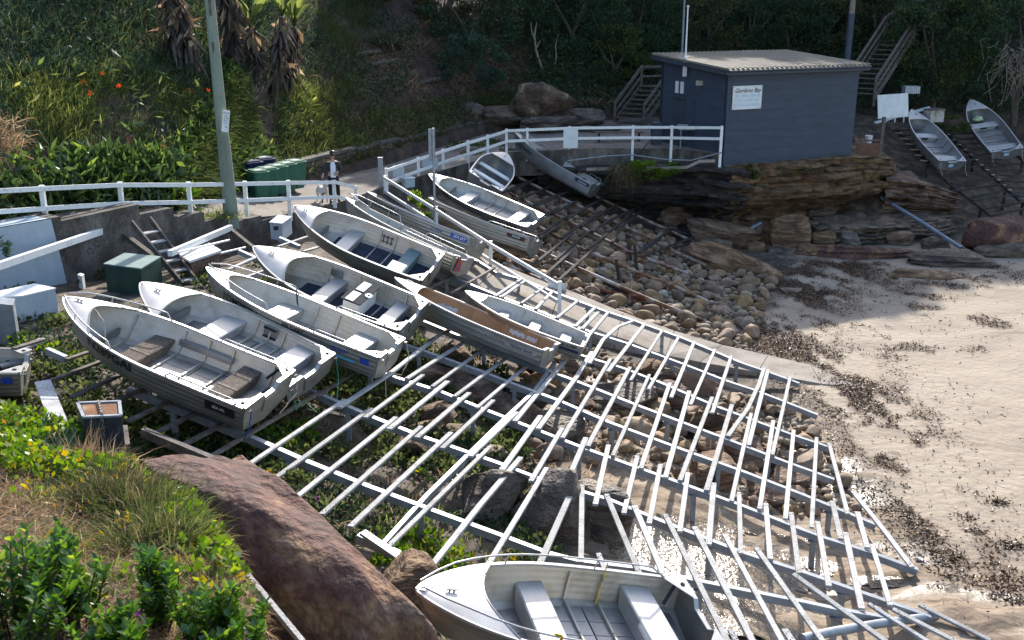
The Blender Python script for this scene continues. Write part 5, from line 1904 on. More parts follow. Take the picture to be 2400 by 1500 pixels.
for k, (p, d) in enumerate(pts):
    s = d.cross(Vector((.3, .9, .2))).normalized()
    if k % 2:
        s = s.cross(d).normalized()
    m = MB()
    m.tube([p + d * .034 * math.cos(t) + s * .017 * math.sin(t) for t in np.linspace(0, 2 * math.pi, 9)[:-1]], .0065, 5, closed=True)
    m.build('chain_link', CHAIN, bb, 60)
pbox('plinth', 'mossy concrete plinth under the black chained box', 'plinth', [(205, 1072), (308, 1068), (302, 1022), (196, 1026)], 5.14, .155, CONC_OLD)
m = MB()
m.prism([(0, 0), (.5, .1), (.45, .3), (0, .2)], 0, .2)
# loose boards
for lb, pts, w, dz in (('wide grey board lying in the ivy near the black box', [(100, 895), (138, 992)], .24, 4.55), ('short loose board in the weeds beside the footing', [(45, 822), (100, 795)], .14, 4.5), ('broken plank half buried in weeds by the left dinghy', [(0, 858), (74, 842)], .16, 4.4)):
    m = MB()
    a, b = at(*pts[0], dz), at(*pts[1], dz)
    m.beam(a, b, w, .045)
    tag(m.build('loose_board', PLANK), lb, 'board')

# ------------------------------------------------------------------ low stone wall behind the path
sl_ = [(-8.35, 39.3), (-6.6, 42.7), (-5.1, 45.6), (-3.6, 48.6), (-2.1, 51.8), (-.4, 54.6)]
st = empty('stone_wall', 'low mossy stone wall with a concrete cap behind the path', 'wall', (-5, 45.6, 3.8))
OS = Vector((-5, 45.6, 3.8))
for a, b in zip(sl_[:-1], sl_[1:]):
    A, Bv = Vector((a[0], a[1], 3.5)) - OS, Vector((b[0], b[1], 3.6)) - OS
    d = (Bv - A).normalized()
    n = Vector((d.y, -d.x, 0))
    m = MB()
    m.beam(A + Vector((0, 0, .5)), Bv + Vector((0, 0, .5)), .34, 1.0)
    m.build('core', CONC_OLD, st)
    m = MB()
    m.beam(A + Vector((0, 0, 1.06)), Bv - d * .01 + Vector((0, 0, 1.06)), .48, .11)
    m.build('cap', CONC_OLD, st)
    Ld = (Bv - A).length
    for r in range(3):
        x = random.uniform(-.25, 0)
        while x < Ld - .1:
            w = random.uniform(.35, .7)
            x0, x1 = max(0, x), min(Ld, x + w)
            if x1 - x0 > .12:
                m = MB()
                h = .27
                m.box((0, 0, 0), (x1 - x0 - .03, .07 + random.uniform(0, .04), h), math.atan2(d.y, d.x) + random.uniform(-.02, .02))
                m.build('stone', ROCK_DK if random.random() < .6 else ROCK, st, None, A + d * (x0 + x1) / 2 + n * .19 + Vector((0, 0, .2 + r * .31)))
            x += w
# ------------------------------------------------------------------ poles
b = at(541, 497, 4.45)
pole = empty('power_pole', 'tall green treated timber pole beside the green bins', 'pole', b)
m = MB()
m.tube([(0, 0, -.5), (-.02, 0, .8), (-.05, 0, 2.6), (-.10, .03, 5.4), (-.14, .05, 9.5)], [.215, .205, .17, .145, .13], 20)
m.build('pole', POLE, pole, 60)
for z, w, h in ((5.9, .10, .55), (4.6, .08, .62)):
    m = MB()
    n = 8
    G = np.array([[(-.09 + .158 * math.sin(t) * 1.0, .03 - .160 * math.cos(t), z + s) for s in (-h / 2, h / 2)] for t in np.linspace(-.15, w * 5 - .15, n)])
    m.grid(G, flip=True)
    m.build('weather_stain', TIMBER, pole)
m = MB()
m.tube([(-.045 + .178 * math.cos(t), .178 * math.sin(t), 2.42) for t in np.linspace(0, 2 * math.pi, 21)[:-1]], .006, 5, closed=True)
m.build('band', RUST, pole)
c = at(529, 283, 0)
p = at_y(529, 284, b[1] - .26)
ds = empty('pole_sign', 'tilted white dog notice fixed to the green pole', 'sign', p)
M3 = Matrix.Rotation(RAD(9), 3, 'Y')
m = MB()
m.box((0, 0, 0), (.20, .02, .62), M=M3)
m.build('board', WHITEPL, ds)
ex_, ez_ = M3 @ Vector((1, 0, 0)), M3 @ Vector((0, 0, 1))
nrm = Vector((0, -.011, 0))
text_plane('lettering', 'ON LEASH', .042, nrm + ez_ * .235, ex_, ez_, BLACK, ds)
text_plane('lettering', 'Thank you', .032, nrm + ez_ * -.06, ex_, ez_, BLACK, ds)
m = MB()
pts = [(0, .19), (-.03, .15), (-.045, .05), (-.03, -.005), (.02, -.015), (.035, .03), (.02, .10), (.03, .16)]
m.tube([nrm + Vector((0, -.003, 0)) + ex_ * x + ez_ * y for x, y in pts], .005, 5, closed=True)
m.tube([nrm + Vector((0, -.003, 0)) + ex_ * x + ez_ * y for x, y in [(.05, .11), (.075, .09), (.06, .075)]], .008, 5)
m.tube([nrm + Vector((0, -.003, 0)) + ex_ * x + ez_ * y for x, y in [(-.01, -.14), (.03, -.17), (.06, -.165)]], .008, 5)
m.build('dog_symbol', BLACK, ds)
def thin_pole(name, label, u, vb, vt, y, r, mat, low=None):
    a, b_ = at_y(u, vb, y), at_y(u, vt, y)
    c = Vector([float(q) for q in a])
    root = empty(name, label, 'pole', c)
    t = Vector([float(q) for q in b_]) - c
    t.x = 0
    t.y = 0
    m = MB()
    if low:
        m.tube([(0, 0, low), (0, 0, t.z)], [r, r * .85], 10)
        m.build('pole', mat, root, 50)
        m = MB()
        m.tube([(0, 0, -1), (0, 0, low)], r * 1.15, 10)
        m.build('painted_foot', BLUEWALL, root, 50)
    else:
        m.tube([(0, 0, -1), (0, 0, t.z)], [r, r * .8], 10)
        m.build('pole', mat, root, 50)
thin_pole('mast', 'thin pale blue mast behind the roof beside the flagpole', 1598, 133, -60, 50.5, .055, PIPE_BL)
thin_pole('utility_pole', 'grey timber pole with a blue painted foot behind the shed roof', 1985, 150, -60, 56.5, .15, DEADWOOD, 2.6)

# ------------------------------------------------------------------ wheelie bins
def make_bin(label, mat, group):
    t = empty('wheelie_bin', label, 'bin', (0, 0, 0), group)
    def fr(z, sx, sy, y0=0):
        c = .05
        return [(-sx + c, -sy + y0, z), (sx - c, -sy + y0, z), (sx, -sy + c + y0, z), (sx, sy - c + y0, z), (sx - c, sy + y0, z), (-sx + c, sy + y0, z), (-sx, sy - c + y0, z), (-sx, -sy + c + y0, z)]
    m = MB()
    rings = [fr(.06, .21, .24), fr(.5, .25, .31), fr(.92, .275, .35), fr(.98, .285, .37)]
    P = np.array(rings)
    P = np.concatenate([P, P[:, :1]], 1)
    m.grid(P, flip=True)
    m.add(rings[0], [tuple(range(8))[::-1]])
    m.build('body', mat, t, 30)
    m = MB()
    m.prism([(p[0], p[1]) for p in fr(0, .295, .39)], .985, [1.01] * 4 + [1.06] * 4 if False else 1.02)
    m.prism([(p[0] * .8, p[1] * .8) for p in fr(0, .295, .39)], 1.02, 1.06)
    m.build('lid', mat, t, 30)
    m = MB()
    m.tube([(-.2, .42, .97), (.2, .42, .97)], .02, 8)
    m.build('handle', mat, t, 40)
    for s in (-1, 1):
        m = MB()
        m.tube([(s * .24, .28, .1), (s * .29, .28, .1)], .1, 14)
        m.build('wheel', DKPLASTIC, t, 40)
    m = MB()
    m.prism([(-.12, -.1), (.12, -.1), (.12, .05), (-.12, .05)], 1.061, 1.066)
    m.build('lid_label', WHITEPL, t)
    return t
bdir = unit(at(692, 448, 3.95) - at(603, 474, 3.98))
b0 = at(603, 474, 3.98)
b1 = at(690, 450, 3.93)
bin0 = make_bin('green wheelie bin nearest the pole, first of the row', BINGREEN, 'green bins by the path')
LBN = ['green wheelie bin nearest the pole, first of the row', 'green wheelie bin second from the pole', 'middle green wheelie bin of the row of five', 'green wheelie bin fourth from the pole', 'green wheelie bin at the far end of the row, standing apart']
ang = math.atan2(bdir[1], bdir[0])
for k in range(5):
    o = bin0 if k == 0 else dup(bin0)
    p = b0 + (b1 - b0) * (k / 4.0)
    o.location = (p[0], p[1] + .35, 3.97)
    o.rotation_euler = (0, 0, ang - .55 + (.25 if k == 4 else .03 * (k % 2)))
    o['label'] = LBN[k]
bl0 = make_bin('blue plastic bin behind the first green bin', BINBLUE, 'blue bins behind the green bins')
for k, lb in enumerate(('blue bin half hidden in plants behind the first green bin', 'blue bin half hidden in plants behind the middle green bin')):
    o = bl0 if k == 0 else dup(bl0)
    p = b0 + (b1 - b0) * (.22 + k * .34) + np.array([-.75, .75, 0])
    o.location = (p[0], p[1] + .35, 4.05)
    o.rotation_euler = (.0, 0, ang - .45)
    o.scale = (1.15, 1.15, 1.06)
    o['label'] = lb

# ------------------------------------------------------------------ person and dog
def skin_body(name, verts, edges, mat, parent, sub=2, root_i=0):
    me = bpy.data.meshes.new(name)
    me.from_pydata([v[0] for v in verts], edges, [])
    o = link(name, me, parent)
    sk = o.modifiers.new('skin', 'SKIN')
    for i, v in enumerate(verts):
        r = v[1]
        me.skin_vertices[0].data[i].radius = (r, r) if not isinstance(r, tuple) else r
        me.skin_vertices[0].data[i].use_root = (i == root_i)
    sk.use_smooth_shade = True
    sb = o.modifiers.new('sub', 'SUBSURF')
    sb.levels = sub
    sb.render_levels = sub
    me.materials.append(mat)
    return o
pp = at(786, 478, 3.76)
per = empty('person', 'person in a dark jacket, cap and sunglasses walking a dog', 'person', (pp[0] - .05, pp[1] + .15, 3.78), None, RAD(12))
# x right of viewer, -y toward viewer
body = [((0, 0, .93), (.15, .11)), ((0, 0, 1.15), (.145, .10)), ((0, 0, 1.34), (.175, .11)), ((0, -.01, 1.46), (.06, .06)), ((.0, -.02, 1.54), (.055, .06)), ((.01, -.035, 1.62), (.082, .098)), ((.01, -.02, 1.71), (.07, .085)),
        ((-.10, 0, .86), .095), ((-.12, -.05, .47), .066), ((-.12, .02, .10), .05), ((-.12, -.12, .045), .04),
        ((.10, 0, .86), .095), ((.14, .08, .47), .066), ((.16, .16, .11), .05), ((.16, .03, .045), .04),
        ((-.20, 0, 1.36), .07), ((-.29, -.02, 1.12), .055), ((-.36, -.16, .98), .036),
        ((.20, 0, 1.36), .07), ((.27, .02, 1.10), .055), ((.10, -.20, 1.06), .036)]
ed = [(0, 1), (1, 2), (2, 3), (3, 4), (4, 5), (5, 6), (0, 7), (7, 8), (8, 9), (9, 10), (0, 11), (11, 12), (12, 13), (13, 14), (2, 15), (15, 16), (16, 17), (2, 18), (18, 19), (19, 20)]
skin_body('body', body, ed, SKIN, per)
def limb_cover(name, idx, grow, mat):
    vs = []
    for i in idx:
        r = body[i][1]
        r = tuple(a + grow for a in r) if isinstance(r, tuple) else r + grow
        vs.append((body[i][0], r))
    return vs
jk = limb_cover('jacket', [0, 1, 2, 15, 16, 18, 19], .02, JACKET)
jk.append(((-.335, -.12, 1.01), .052))
jk.append(((.14, -.15, 1.065), .052))
skin_body('jacket', jk, [(0, 1), (1, 2), (2, 3), (3, 4), (4, 7), (2, 5), (5, 6), (6, 8)], JACKET, per)
tr = limb_cover('trousers', [0, 7, 8, 9, 11, 12, 13], .014, TROUSER)
tr[0] = (tr[0][0], (.155, .115))
skin_body('trousers', tr, [(0, 1), (1, 2), (2, 3), (0, 4), (4, 5), (5, 6)], TROUSER, per)
m = MB()
G = []
for z, w in ((.90, .10), (1.1, .095), (1.3, .10), (1.42, .06)):
    G.append([(w * math.sin(t), -.135 - .02 * math.cos(t) + (.05 if z > 1.35 else 0), z) for t in np.linspace(-1.1, 1.1, 7)])
m.grid(np.array(G))
m.build('shirt', SHIRT, per, 60)
V, Fc = rock_geo(3, (.098, .115, .085), 3, 0, 0)
me = np_mesh('cap', V[:, :] * 1, [Fc], BLACK, True)
cp = link('cap', me, per, (.01, -.03, 1.735))
m = MB()
m.prism([(-.07, -.06), (.07, -.06), (.06, -.18), (0, -.21), (-.06, -.18)], .0, .015)
m.build('peak', BLACK, cp, None, (0, 0, -.03))
m = MB()
m.box((.01, -.128, 1.655), (.13, .03, .04))
m.build('sunglasses', BLACK, per)
m = MB()
m.prism([(-.02, 0), (.02, 0), (0, -.03)], -.03, .02)
m.build('nose', SKIN, per, None, (.01, -.125, 1.615))
m = MB()
m.box((.01, -.122, 1.565), (.045, .012, .01))
m.build('mouth', REDPAINT, per)
V, Fc = rock_geo(4, (.095, .09, .11), 3, .1, 0)
link('hair', np_mesh('hair', V, [Fc], HAIR, True), per, (.01, .035, 1.63))
for s, wx, wy, wz in ((-1, -.375, -.185, .955), (1, .065, -.225, 1.055)):
    m = MB()
    V, Fc = rock_geo(2, (.036, .024, .048), 2, .05, 0)
    h = link('hand', np_mesh('hand', V, [Fc], SKIN, True), per, (wx, wy, wz))
    for k in range(4):
        m = MB()
        x = -.024 + .016 * k
        ln = (.05, .06, .055, .042)[k]
        m.tube([(x, -.005, -.03), (x, -.02, -.03 - ln * .5), (x, .0, -.03 - ln * .85)], .008, 6)
        m.build('finger', SKIN, h, 60)
    m = MB()
    m.tube([(-s * .03, -.005, .01), (-s * .05, -.025, -.015), (-s * .045, -.035, -.04)], .009, 6)
    m.build('thumb', SKIN, h, 60)
for x, y in ((-.12, -.04), (.16, .11)):
    V, Fc = rock_geo(6, (.05, .13, .05), 3, .02, 0, boxy=.4)
    link('shoe', np_mesh('shoe', V, [Fc], BLACK, True), per, (x, y, .05))
dg_ = empty('dog', 'white dog with black patches standing beside the person', 'dog', (pp[0] - .45, pp[1] + .10, 3.78), None, RAD(-62))
# local x: forward
dv = [((-.10, 0, .47), .115), ((.14, 0, .46), .135), ((.30, 0, .52), .095), ((.40, 0, .66), .075), ((.47, 0, .72), .078), ((.58, 0, .69), .045), ((.63, 0, .68), .032),
      ((-.27, 0, .47), .095), ((-.38, 0, .50), .03), ((-.52, 0, .60), .02),
      ((.20, .085, .36), .055), ((.21, .09, .18), .03), ((.22, .09, .03), .03), ((.20, -.085, .36), .055), ((.24, -.09, .18), .03), ((.24, -.09, .03), .03),
      ((-.25, .09, .38), .075), ((-.21, .10, .25), .042), ((-.33, .10, .16), .027), ((-.30, .10, .03), .03), ((-.25, -.09, .38), .075), ((-.21, -.10, .25), .042), ((-.33, -.10, .16), .027), ((-.30, -.10, .03), .03)]
de = [(0, 1), (1, 2), (2, 3), (3, 4), (4, 5), (5, 6), (0, 7), (7, 8), (8, 9), (1, 10), (10, 11), (11, 12), (1, 13), (13, 14), (14, 15), (7, 16), (16, 17), (17, 18), (18, 19), (7, 20), (20, 21), (21, 22), (22, 23)]
FUR = nmat('dog_coat', [(.56, (.74, .70, .65)), (.60, (.02, .02, .022))], 3.2, 1, .9, 0, .2, 60)
skin_body('body', dv, de, FUR, dg_)
for s in (1, -1):
    m = MB()
    m.add([(.43, s * .045, .77), (.50, s * .05, .77), (.45, s * .11, .80), (.455, s * .085, .70)], [(0, 1, 2), (1, 3, 2), (0, 2, 3), (0, 3, 1)])
    m.build('ear', FURB, dg_)
    m = MB()
    m.box((.535, s * .042, .735), (.016, .016, .016))
    m.build('eye', BLACK, dg_)
m = MB()
m.box((.655, 0, .69), (.03, .04, .03))
m.build('nose', BLACK, dg_)
rope('thin dog lead from the hand to the dog', [Vector(per.location) + Vector((-.34, -.25, .95)), Vector(dg_.location) + Vector((.16, -.32, .60))], BLACK, .007, 'lead')

# ------------------------------------------------------------------ timber stairs
def stairs(name, label, bl, br, tl, tr, n, mat, hand=.95, landing=None):
    """bl/br bottom left and right, tl/tr top left and right (world points)"""
    bl, br, tl, tr = [Vector([float(q) for q in p]) for p in (bl, br, tl, tr)]
    c = bl.copy()
    root = empty(name, label, 'stairs', c)
    for k in range(n):
        f = (k + .7) / n
        a, b_ = bl.lerp(tl, f) - c, br.lerp(tr, f) - c
        z = bl.z + (tl.z - bl.z) * (k + 1) / n - c.z
        a.z = b_.z = z
        m = MB()
        m.beam(a, b_, .27, .045)
        m.build('tread', mat, root)
    for p, q in ((bl, tl), (br, tr)):
        m = MB()
        m.beam(p - c - Vector((0, 0, .02)), q - c - Vector((0, 0, .02)), .06, .26)
        m.build('stringer', mat, root)
        for f in (0.0, 1.0):
            b_ = p.lerp(q, f) - c
            m = MB()
            m.beam(b_ - Vector((0, 0, .35)), b_ + Vector((0, 0, hand + .1)), .12, .12, up=(0, 1, 0))
            m.build('post', mat, root)
        for h in (hand, hand * .5):
            m = MB()
            m.beam(p - c + Vector((0, 0, h)), q - c + Vector((0, 0, h)), .1, .15 if h == hand else .10)
            m.build('handrail', mat, root)
    if landing:
        L0 = Vector(landing) 
        for p in (tl, tr):
            m = MB()
            m.beam(p - c + Vector((0, 0, hand)), p + L0 - c + Vector((0, 0, hand)), .1, .14)
            m.build('handrail', mat, root)
            m = MB()
            m.beam(p - c + Vector((0, 0, hand * .5)), p + L0 - c + Vector((0, 0, hand * .5)), .08, .1)
            m.build('handrail', mat, root)
            m = MB()
            b_ = p + L0 - c
            m.beam(b_ - Vector((0, 0, .6)), b_ + Vector((0, 0, hand + .1)), .12, .12, up=(0, 1, 0))
            m.build('post', mat, root)
        d = (tr - tl)
        for k in range(7):
            m = MB()
            o_ = L0 * (k + .5) / 7
            m.beam(tl + o_ - c, tr + o_ - c, L0.length / 7 * .9, .05)
            m.build('deck_board', mat, root)
    return root
sb0, sb1 = at(1440, 286, 4.25), at(1508, 292, 4.2)
dd = Vector((.62, .78, 0)) * 2.6
stairs('timber_stairs', 'short dark timber stairs with handrails left of the shed', sb0, sb1, sb0 + np.array([dd.x, dd.y, 1.75]), sb1 + np.array([dd.x, dd.y, 1.75]), 8, TIMBER, 1.0, (1.9, .9, 0))
q0 = at_y(1985, 160, 55.0)
q1 = at_y(2052, 197, 54.0)
q0 = np.array([q0[0], q0[1], 5.6])
q1 = np.array([q1[0], q1[1], 5.6])
stairs('timber_stairs', 'long timber stairs climbing the slope behind the right end of the shed', q0, q1, q0 + np.array([3.2, 4.0, 3.0]), q1 + np.array([3.2, 4.0, 3.0]), 13, TIMBER, 1.0, (3.2, 2.4, 1.4))

# ------------------------------------------------------------------ bench, table, hoses by the path
a, c_ = at_y(1393, 326, 49.0), at_y(1508, 322, 49.0)
bc_ = Vector((float((a[0] + c_[0]) / 2), 49.0, 4.05))
bn = empty('bench', 'dark backless bench behind the white fence', 'bench', bc_)
for y in (-.16, 0, .16):
    m = MB()
    m.box((0, y, .47), (2.3, .13, .05), .0)
    m.build('slat', TIMBER, bn)
for x in (-.95, .95):
    m = MB()
    m.beam((x, 0, 0), (x, 0, .44), .07, .3, up=(0, 1, 0))
    m.build('leg', DKPLASTIC, bn)
tb0 = at_y(1640, 338, 46.2)
tbl = empty('sink_bench', 'steel fish cleaning bench with pipes against the shed wall', 'bench', (float(tb0[0]), 46.2, 4.15))
m = MB()
m.box((0, 0, .86), (2.0, .55, .05), .0)
m.box((0, .26, .95), (2.0, .03, .16), .0)
m.build('bench_top', GALV, tbl)
for x in (-.9, .9):
    m = MB()
    m.tube([(x, -.2, 0), (x, -.2, .84)], .03, 8)
    m.build('leg', GALV, tbl, 40)
m = MB()
m.tube([(.35, 0, .83), (.35, 0, .55), (.6, .05, .45), (.75, .05, .4), (.75, .05, 0)], .04, 8)
m.build('waste_pipe', WHITEPL, tbl, 40)
m = MB()
m.tube([(-.2, 0, .83), (-.2, 0, .1)], .025, 8)
m.build('tap_pipe', RUST, tbl, 40)
hz = [at_y(1330, 377, 46.3), at_y(1420, 366, 46.2), at_y(1480, 363, 46.0), at_y(1560, 374, 45.0), at_y(1620, 376, 44.4), at_y(1692, 357, 43.75)]
m = MB()
m.tube(hz, .03, 8)
tag(m.build('water_pipe', GALV, None, 50), 'thin grey pipe sagging along below the fence to the shed', 'pipe')
hz = [at_y(1375, 397, 45.6), at_y(1450, 395, 45.4), at_y(1540, 395, 44.8), at_y(1610, 392, 44.0), at_y(1640, 378, 43.9), at_y(1676, 377, 43.85)]
m = MB()
m.path(hz, .10, .12)
tag(m.build('pale_kerb', CONC, None), 'pale concrete edging along the weedy ledge top', 'kerb')
a, c_ = at_y(1490, 372, 45.9), at_y(1530, 320, 46.2)
m = MB()
m.tube([a, c_], .03, 6)
tag(m.build('iron_rod', BLACK, None, 40), 'dark iron rod leaning against the fence above the ledge', 'rod')
a = at_y(1537, 340, 47.6)
m = MB()
m.box((float(a[0]), 47.6, 4.6), (.42, .35, 1.1), .2)
tag(m.build('bollard', BLUEWALL), 'dark blue bollard between the fence and the timber stairs', 'bollard')
m = MB()
p0, p1 = at_y(1300, 348, 46.9), at_y(1490, 345, 46.9)
m.box((float(p0[0] + p1[0]) / 2, 47.2, 3.72), (float(p1[0] - p0[0]) + .6, .5, .62))
tag(m.build('slab_face', CONC_OLD), 'dark concrete edge of the path slab under the fence', 'slab')

# ------------------------------------------------------------------ clutter right of the shed
ps = at_y(2093, 245, 51.5)
pt = empty('dumped_table', 'white table top stood on edge right of the shed', 'table', (float(ps[0]), 51.5, 4.55))
m = MB()
m.box((0, 0, .95), (1.5, .05, 1.15), M=Matrix.Rotation(RAD(-4), 3, 'Y') @ Matrix.Rotation(RAD(-10), 3, 'X'))
m.build('table_top', WHITEPL, pt)
for k in range(6):
    m = MB()
    m.box((-.50 + k * .22, -.03, .30), (.05, .06, .30), M=Matrix.Rotation(RAD(-4), 3, 'Y'))
    m.build('leg', DKPLASTIC if k % 2 == 0 else WHITEPL, pt)
pb = at_y(2040, 287, 50.0)
bk = empty('bucket', 'white plastic bucket with a blue band beside the shed', 'bucket', (float(pb[0]), 50.0, 3.85))
m = MB()
m.tube([(0, 0, 0), (0, 0, .36)], [.14, .18], 16)
m.build('body', WHITEPL, bk, 40)
m = MB()
m.tube([(0, 0, .10), (0, 0, .2)], [.158, .168], 16)
m.build('band', CYAN, bk, 40)
m = MB()
m.tube([(0, 0, .36), (0, 0, .385)], .19, 16)
m.build('lid', WHITEPL, bk, 40)
pc = at_y(2135, 210, 53.5)
cr_ = empty('wire_crate', 'pale grey wire crate on the slope behind the white table top', 'crate', (float(pc[0]), 53.5, float(pc[2]) - .2))
m = MB()
m.box((0, 0, .2), (.75, .5, .36))
m.build('body', GALV, cr_)
for k in range(8):
    m = MB()
    m.box((-.34 + .097 * k, -.256, .2), (.012, .012, .36))
    m.build('wire', WHITEPL, cr_)
pc = at_y(2187, 270, 52.3)
cb = empty('steel_box', 'rusty pale box beside the bow of the dark box seat dinghy', 'box', (float(pc[0]), 52.3, float(pc[2]) - .32), None, .35)
m = MB()
m.box((0, 0, .3), (.85, .6, .6))
m.build('body', nmat('box_paint', [(.35, (.16, .10, .06)), (.5, (.38, .36, .33)), (.7, (.46, .45, .42))], 2.5, 8, .7, 0, .1), cb)
m = MB()
m.box((0, 0, .62), (.9, .65, .05))
m.build('lid', CONC_OLD, cb)
beam_thing('loose_plank', 'pale blue plank lying between the table top and the dark dinghy', 'plank', [(at_y(2050, 288, 51.0), at_y(2178, 252, 52.6), .14, .1, BLUE_PALE, 'plank')])
rw = at_y(2038, 318, 47.4)
rt = empty('retaining_boards', 'reddish board fence with a tall post at the right end of the shed', 'fence', (float(rw[0]), 47.4, 3.4))
for k in range(4):
    m = MB()
    m.box((0, 0, .12 + .2 * k), (1.05, .06, .18))
    m.build('board', REDTIMBER, rt)
m = MB()
m.beam((.5, .0, -.8), (.62, .1, 2.0), .14, .14, up=(0, 1, 0))
m.build('post', TIMBER, rt)
m = MB()
m.box((-.1, -.05, .95), (1.2, .16, .05))
m.build('cap', REDTIMBER, rt)

# ------------------------------------------------------------------ named rocks
def rk_at(label, u, v, z, dims, seed, mat=ROCK, rotz=0.0, tilt=(0, 0), name='rock', **kw):
    c = at(u, v, z)
    return rock(name, label, 'rock', c, dims, seed, mat, rotz, tilt, **kw)
rk_at('big squared grey boulder standing under the ledge', 1853, 545, .75, (1.05, .85, .95), 11, ROCK, .2, boxy=.35, name='boulder')
rk_at('broad ochre rock with a mossy top left of the squared boulder', 1690, 552, .75, (1.7, .9, .62), 12, ROCK, -.1, (.05, .15), boxy=.25, strata=.15, name='boulder')
rk_at('long grey slab sloping down to the seaweed', 1745, 625, .40, (2.15, .80, .62), 13, ROCK, -.50, (0, .22), boxy=.3, strata=.12, name='boulder')
rk_at('small flat slab above the long grey slab', 1680, 575, .65, (.85, .4, .28), 14, ROCK_DK, -.2)
rk_at('low reddish purple rock shelf in the sand', 2010, 596, .22, (2.6, .75, .42), 15, ROCK_BR, .12, boxy=.2, strata=.2)
rk_at('dark pitted rock beside the end of the blue grey pipe', 2190, 572, .38, (.75, .5, .42), 16, ROCK_DK, .1)
rk_at('wide dark rock shelf under the end of the blue grey pipe', 2240, 612, .20, (2.1, .85, .42), 17, ROCK_DK, -.05, strata=.25)
rk_at('low humped brown rock lying in the sand', 2175, 652, .12, (1.5, .5, .32), 18, ROCK, -.08, strata=.1)
rk_at('large purple brown rock at the right edge', 2345, 545, .9, (1.7, 1.2, .75), 19, ROCK_BR, .1, boxy=.25)
rk_at('dark rock below the purple brown rock at the right edge', 2360, 590, .25, (1.6, .7, .45), 20, ROCK_DK, .05)
rk_at('rounded ochre boulder beneath the far right slip', 2245, 463, 1.35, (.62, .5, .48), 21, ROCK, .1)
rk_at('small pale rock left of the rounded ochre boulder', 2190, 480, .95, (.55, .4, .35), 22, ROCK, .4)
rk_at('wet black rock under the blue grey pipe', 2170, 525, .55, (2.1, .8, .6), 23, ROCK_DK, .1, strata=.3)
rk_at('grey ridged rock at the foot of the far right slip', 2310, 500, .75, (.8, .5, .45), 24, ROCK, .2)
rk_at('brown rock between the squared boulder and the red shelf', 1932, 562, .42, (.7, .5, .40), 25, ROCK, .3)
rk_at('small orange rock wedged left of the squared boulder', 1790, 545, .6, (.45, .4, .35), 26, COBBLE, .3)
rk_at('yellow block of stone in front of the squared boulder', 1770, 582, .30, (.50, .38, .30), 27, COBBLE, .1, boxy=.4)
rk_at('flat green stained rock right of the squared boulder', 1960, 520, .8, (1.5, .9, .6), 28, ROCK_DK, .0, boxy=.3)
rk_at('pale green stone at the edge of the seaweed', 1855, 683, .22, (.42, .26, .18), 29, COBBLE, .3)
g = np.random.default_rng(71)
FR = ['ochre', 'dark', 'rounded', 'flat', 'angular', 'mossy', 'tan', 'layered', 'pitted', 'squat', 'pale', 'rusty brown', 'wedge shaped', 'long']
for k, (u, v, z, d) in enumerate([(1560, 548, .7, (.7, .5, .4)), (1620, 590, .5, (.6, .45, .3)), (1900, 590, .3, (.6, .4, .3)), (1990, 556, .5, (.8, .5, .42)), (2060, 530, .7, (.9, .6, .5)), (2100, 560, .4, (.7, .5, .35)), (1815, 590, .25, (.4, .3, .24)), (1580, 505, 1.1, (.9, .6, .4)), (1740, 515, 1.0, (.8, .5, .4)), (1930, 505, 1.0, (.9, .5, .4)), (2110, 495, 1.0, (.8, .5, .45)), (2280, 560, .4, (.6, .4, .35)), (2160, 600, .2, (.5, .35, .25)), (1900, 540, .6, (.5, .4, .4))]):
    rk_at('%s rock in the rubble at the foot of the shed ledge' % FR[k], u, v, z, d, 120 + k, ROCK if k % 3 else ROCK_DK, float(g.uniform(0, 3)), boxy=.25, strata=.12)
# boulders on the hillside
c = at_y(1270, 222, 54.0)
rock('boulder', 'huge lichen spotted brown boulder on the slope behind the path', 'rock', (float(c[0]), 54.0, 5.55), (1.75, 1.4, 1.12), 31, nmat('lichen_rock', [(.3, (.030, .018, .012)), (.46, (.085, .050, .030)), (.54, (.16, .10, .06)), (.60, (.10, .07, .05)), (.68, (.40, .30, .16)), (.76, (.5, .49, .43))], 1.3, 11, .9, 0, .8, 6, fine=.45, dist=.8, bdist=.2), .1, (0, .02), boxy=.35, sub=5, rough=.28)
for k, (u, v, y, d, lb) in enumerate([(1180, 275, 53.3, (1.6, .9, .55), 'dark flat rock left under the huge lichen spotted boulder'), (1290, 292, 52.8, (1.7, .8, .42), 'dark mossy rock shelf under the huge lichen spotted boulder'), (1370, 274, 53.4, (1.0, .8, .42), 'grey smooth rock right of the huge lichen spotted boulder'), (1095, 268, 53.0, (.8, .6, .55), 'dark pointed rock in the bushes behind the stone wall'), (1420, 300, 53.0, (1.0, .7, .3), 'low rock between the boulder and the timber stairs')]):
    c = at_y(u, v, y)
    rock('rock', lb, 'rock', c, d, 40 + k, ROCK_DK, .1 * k, boxy=.25)
# the near brown boulders
rock('boulder', 'massive reddish brown sloping boulder in the foreground beside the biggest dinghy', 'rock', (-3.02, 11.05, 3.95), (2.45, .95, 1.2), 56, ROCK_BR, -.66, (0, .29), sub=6, boxy=.25, rough=.22, cuts=5, smooth=50)
rock('boulder', 'grey rock beside the bow of the foreground dinghy', 'rock', at(960, 1385, 2.7), (.42, .55, .5), 53, ROCK, .2, sub=5)
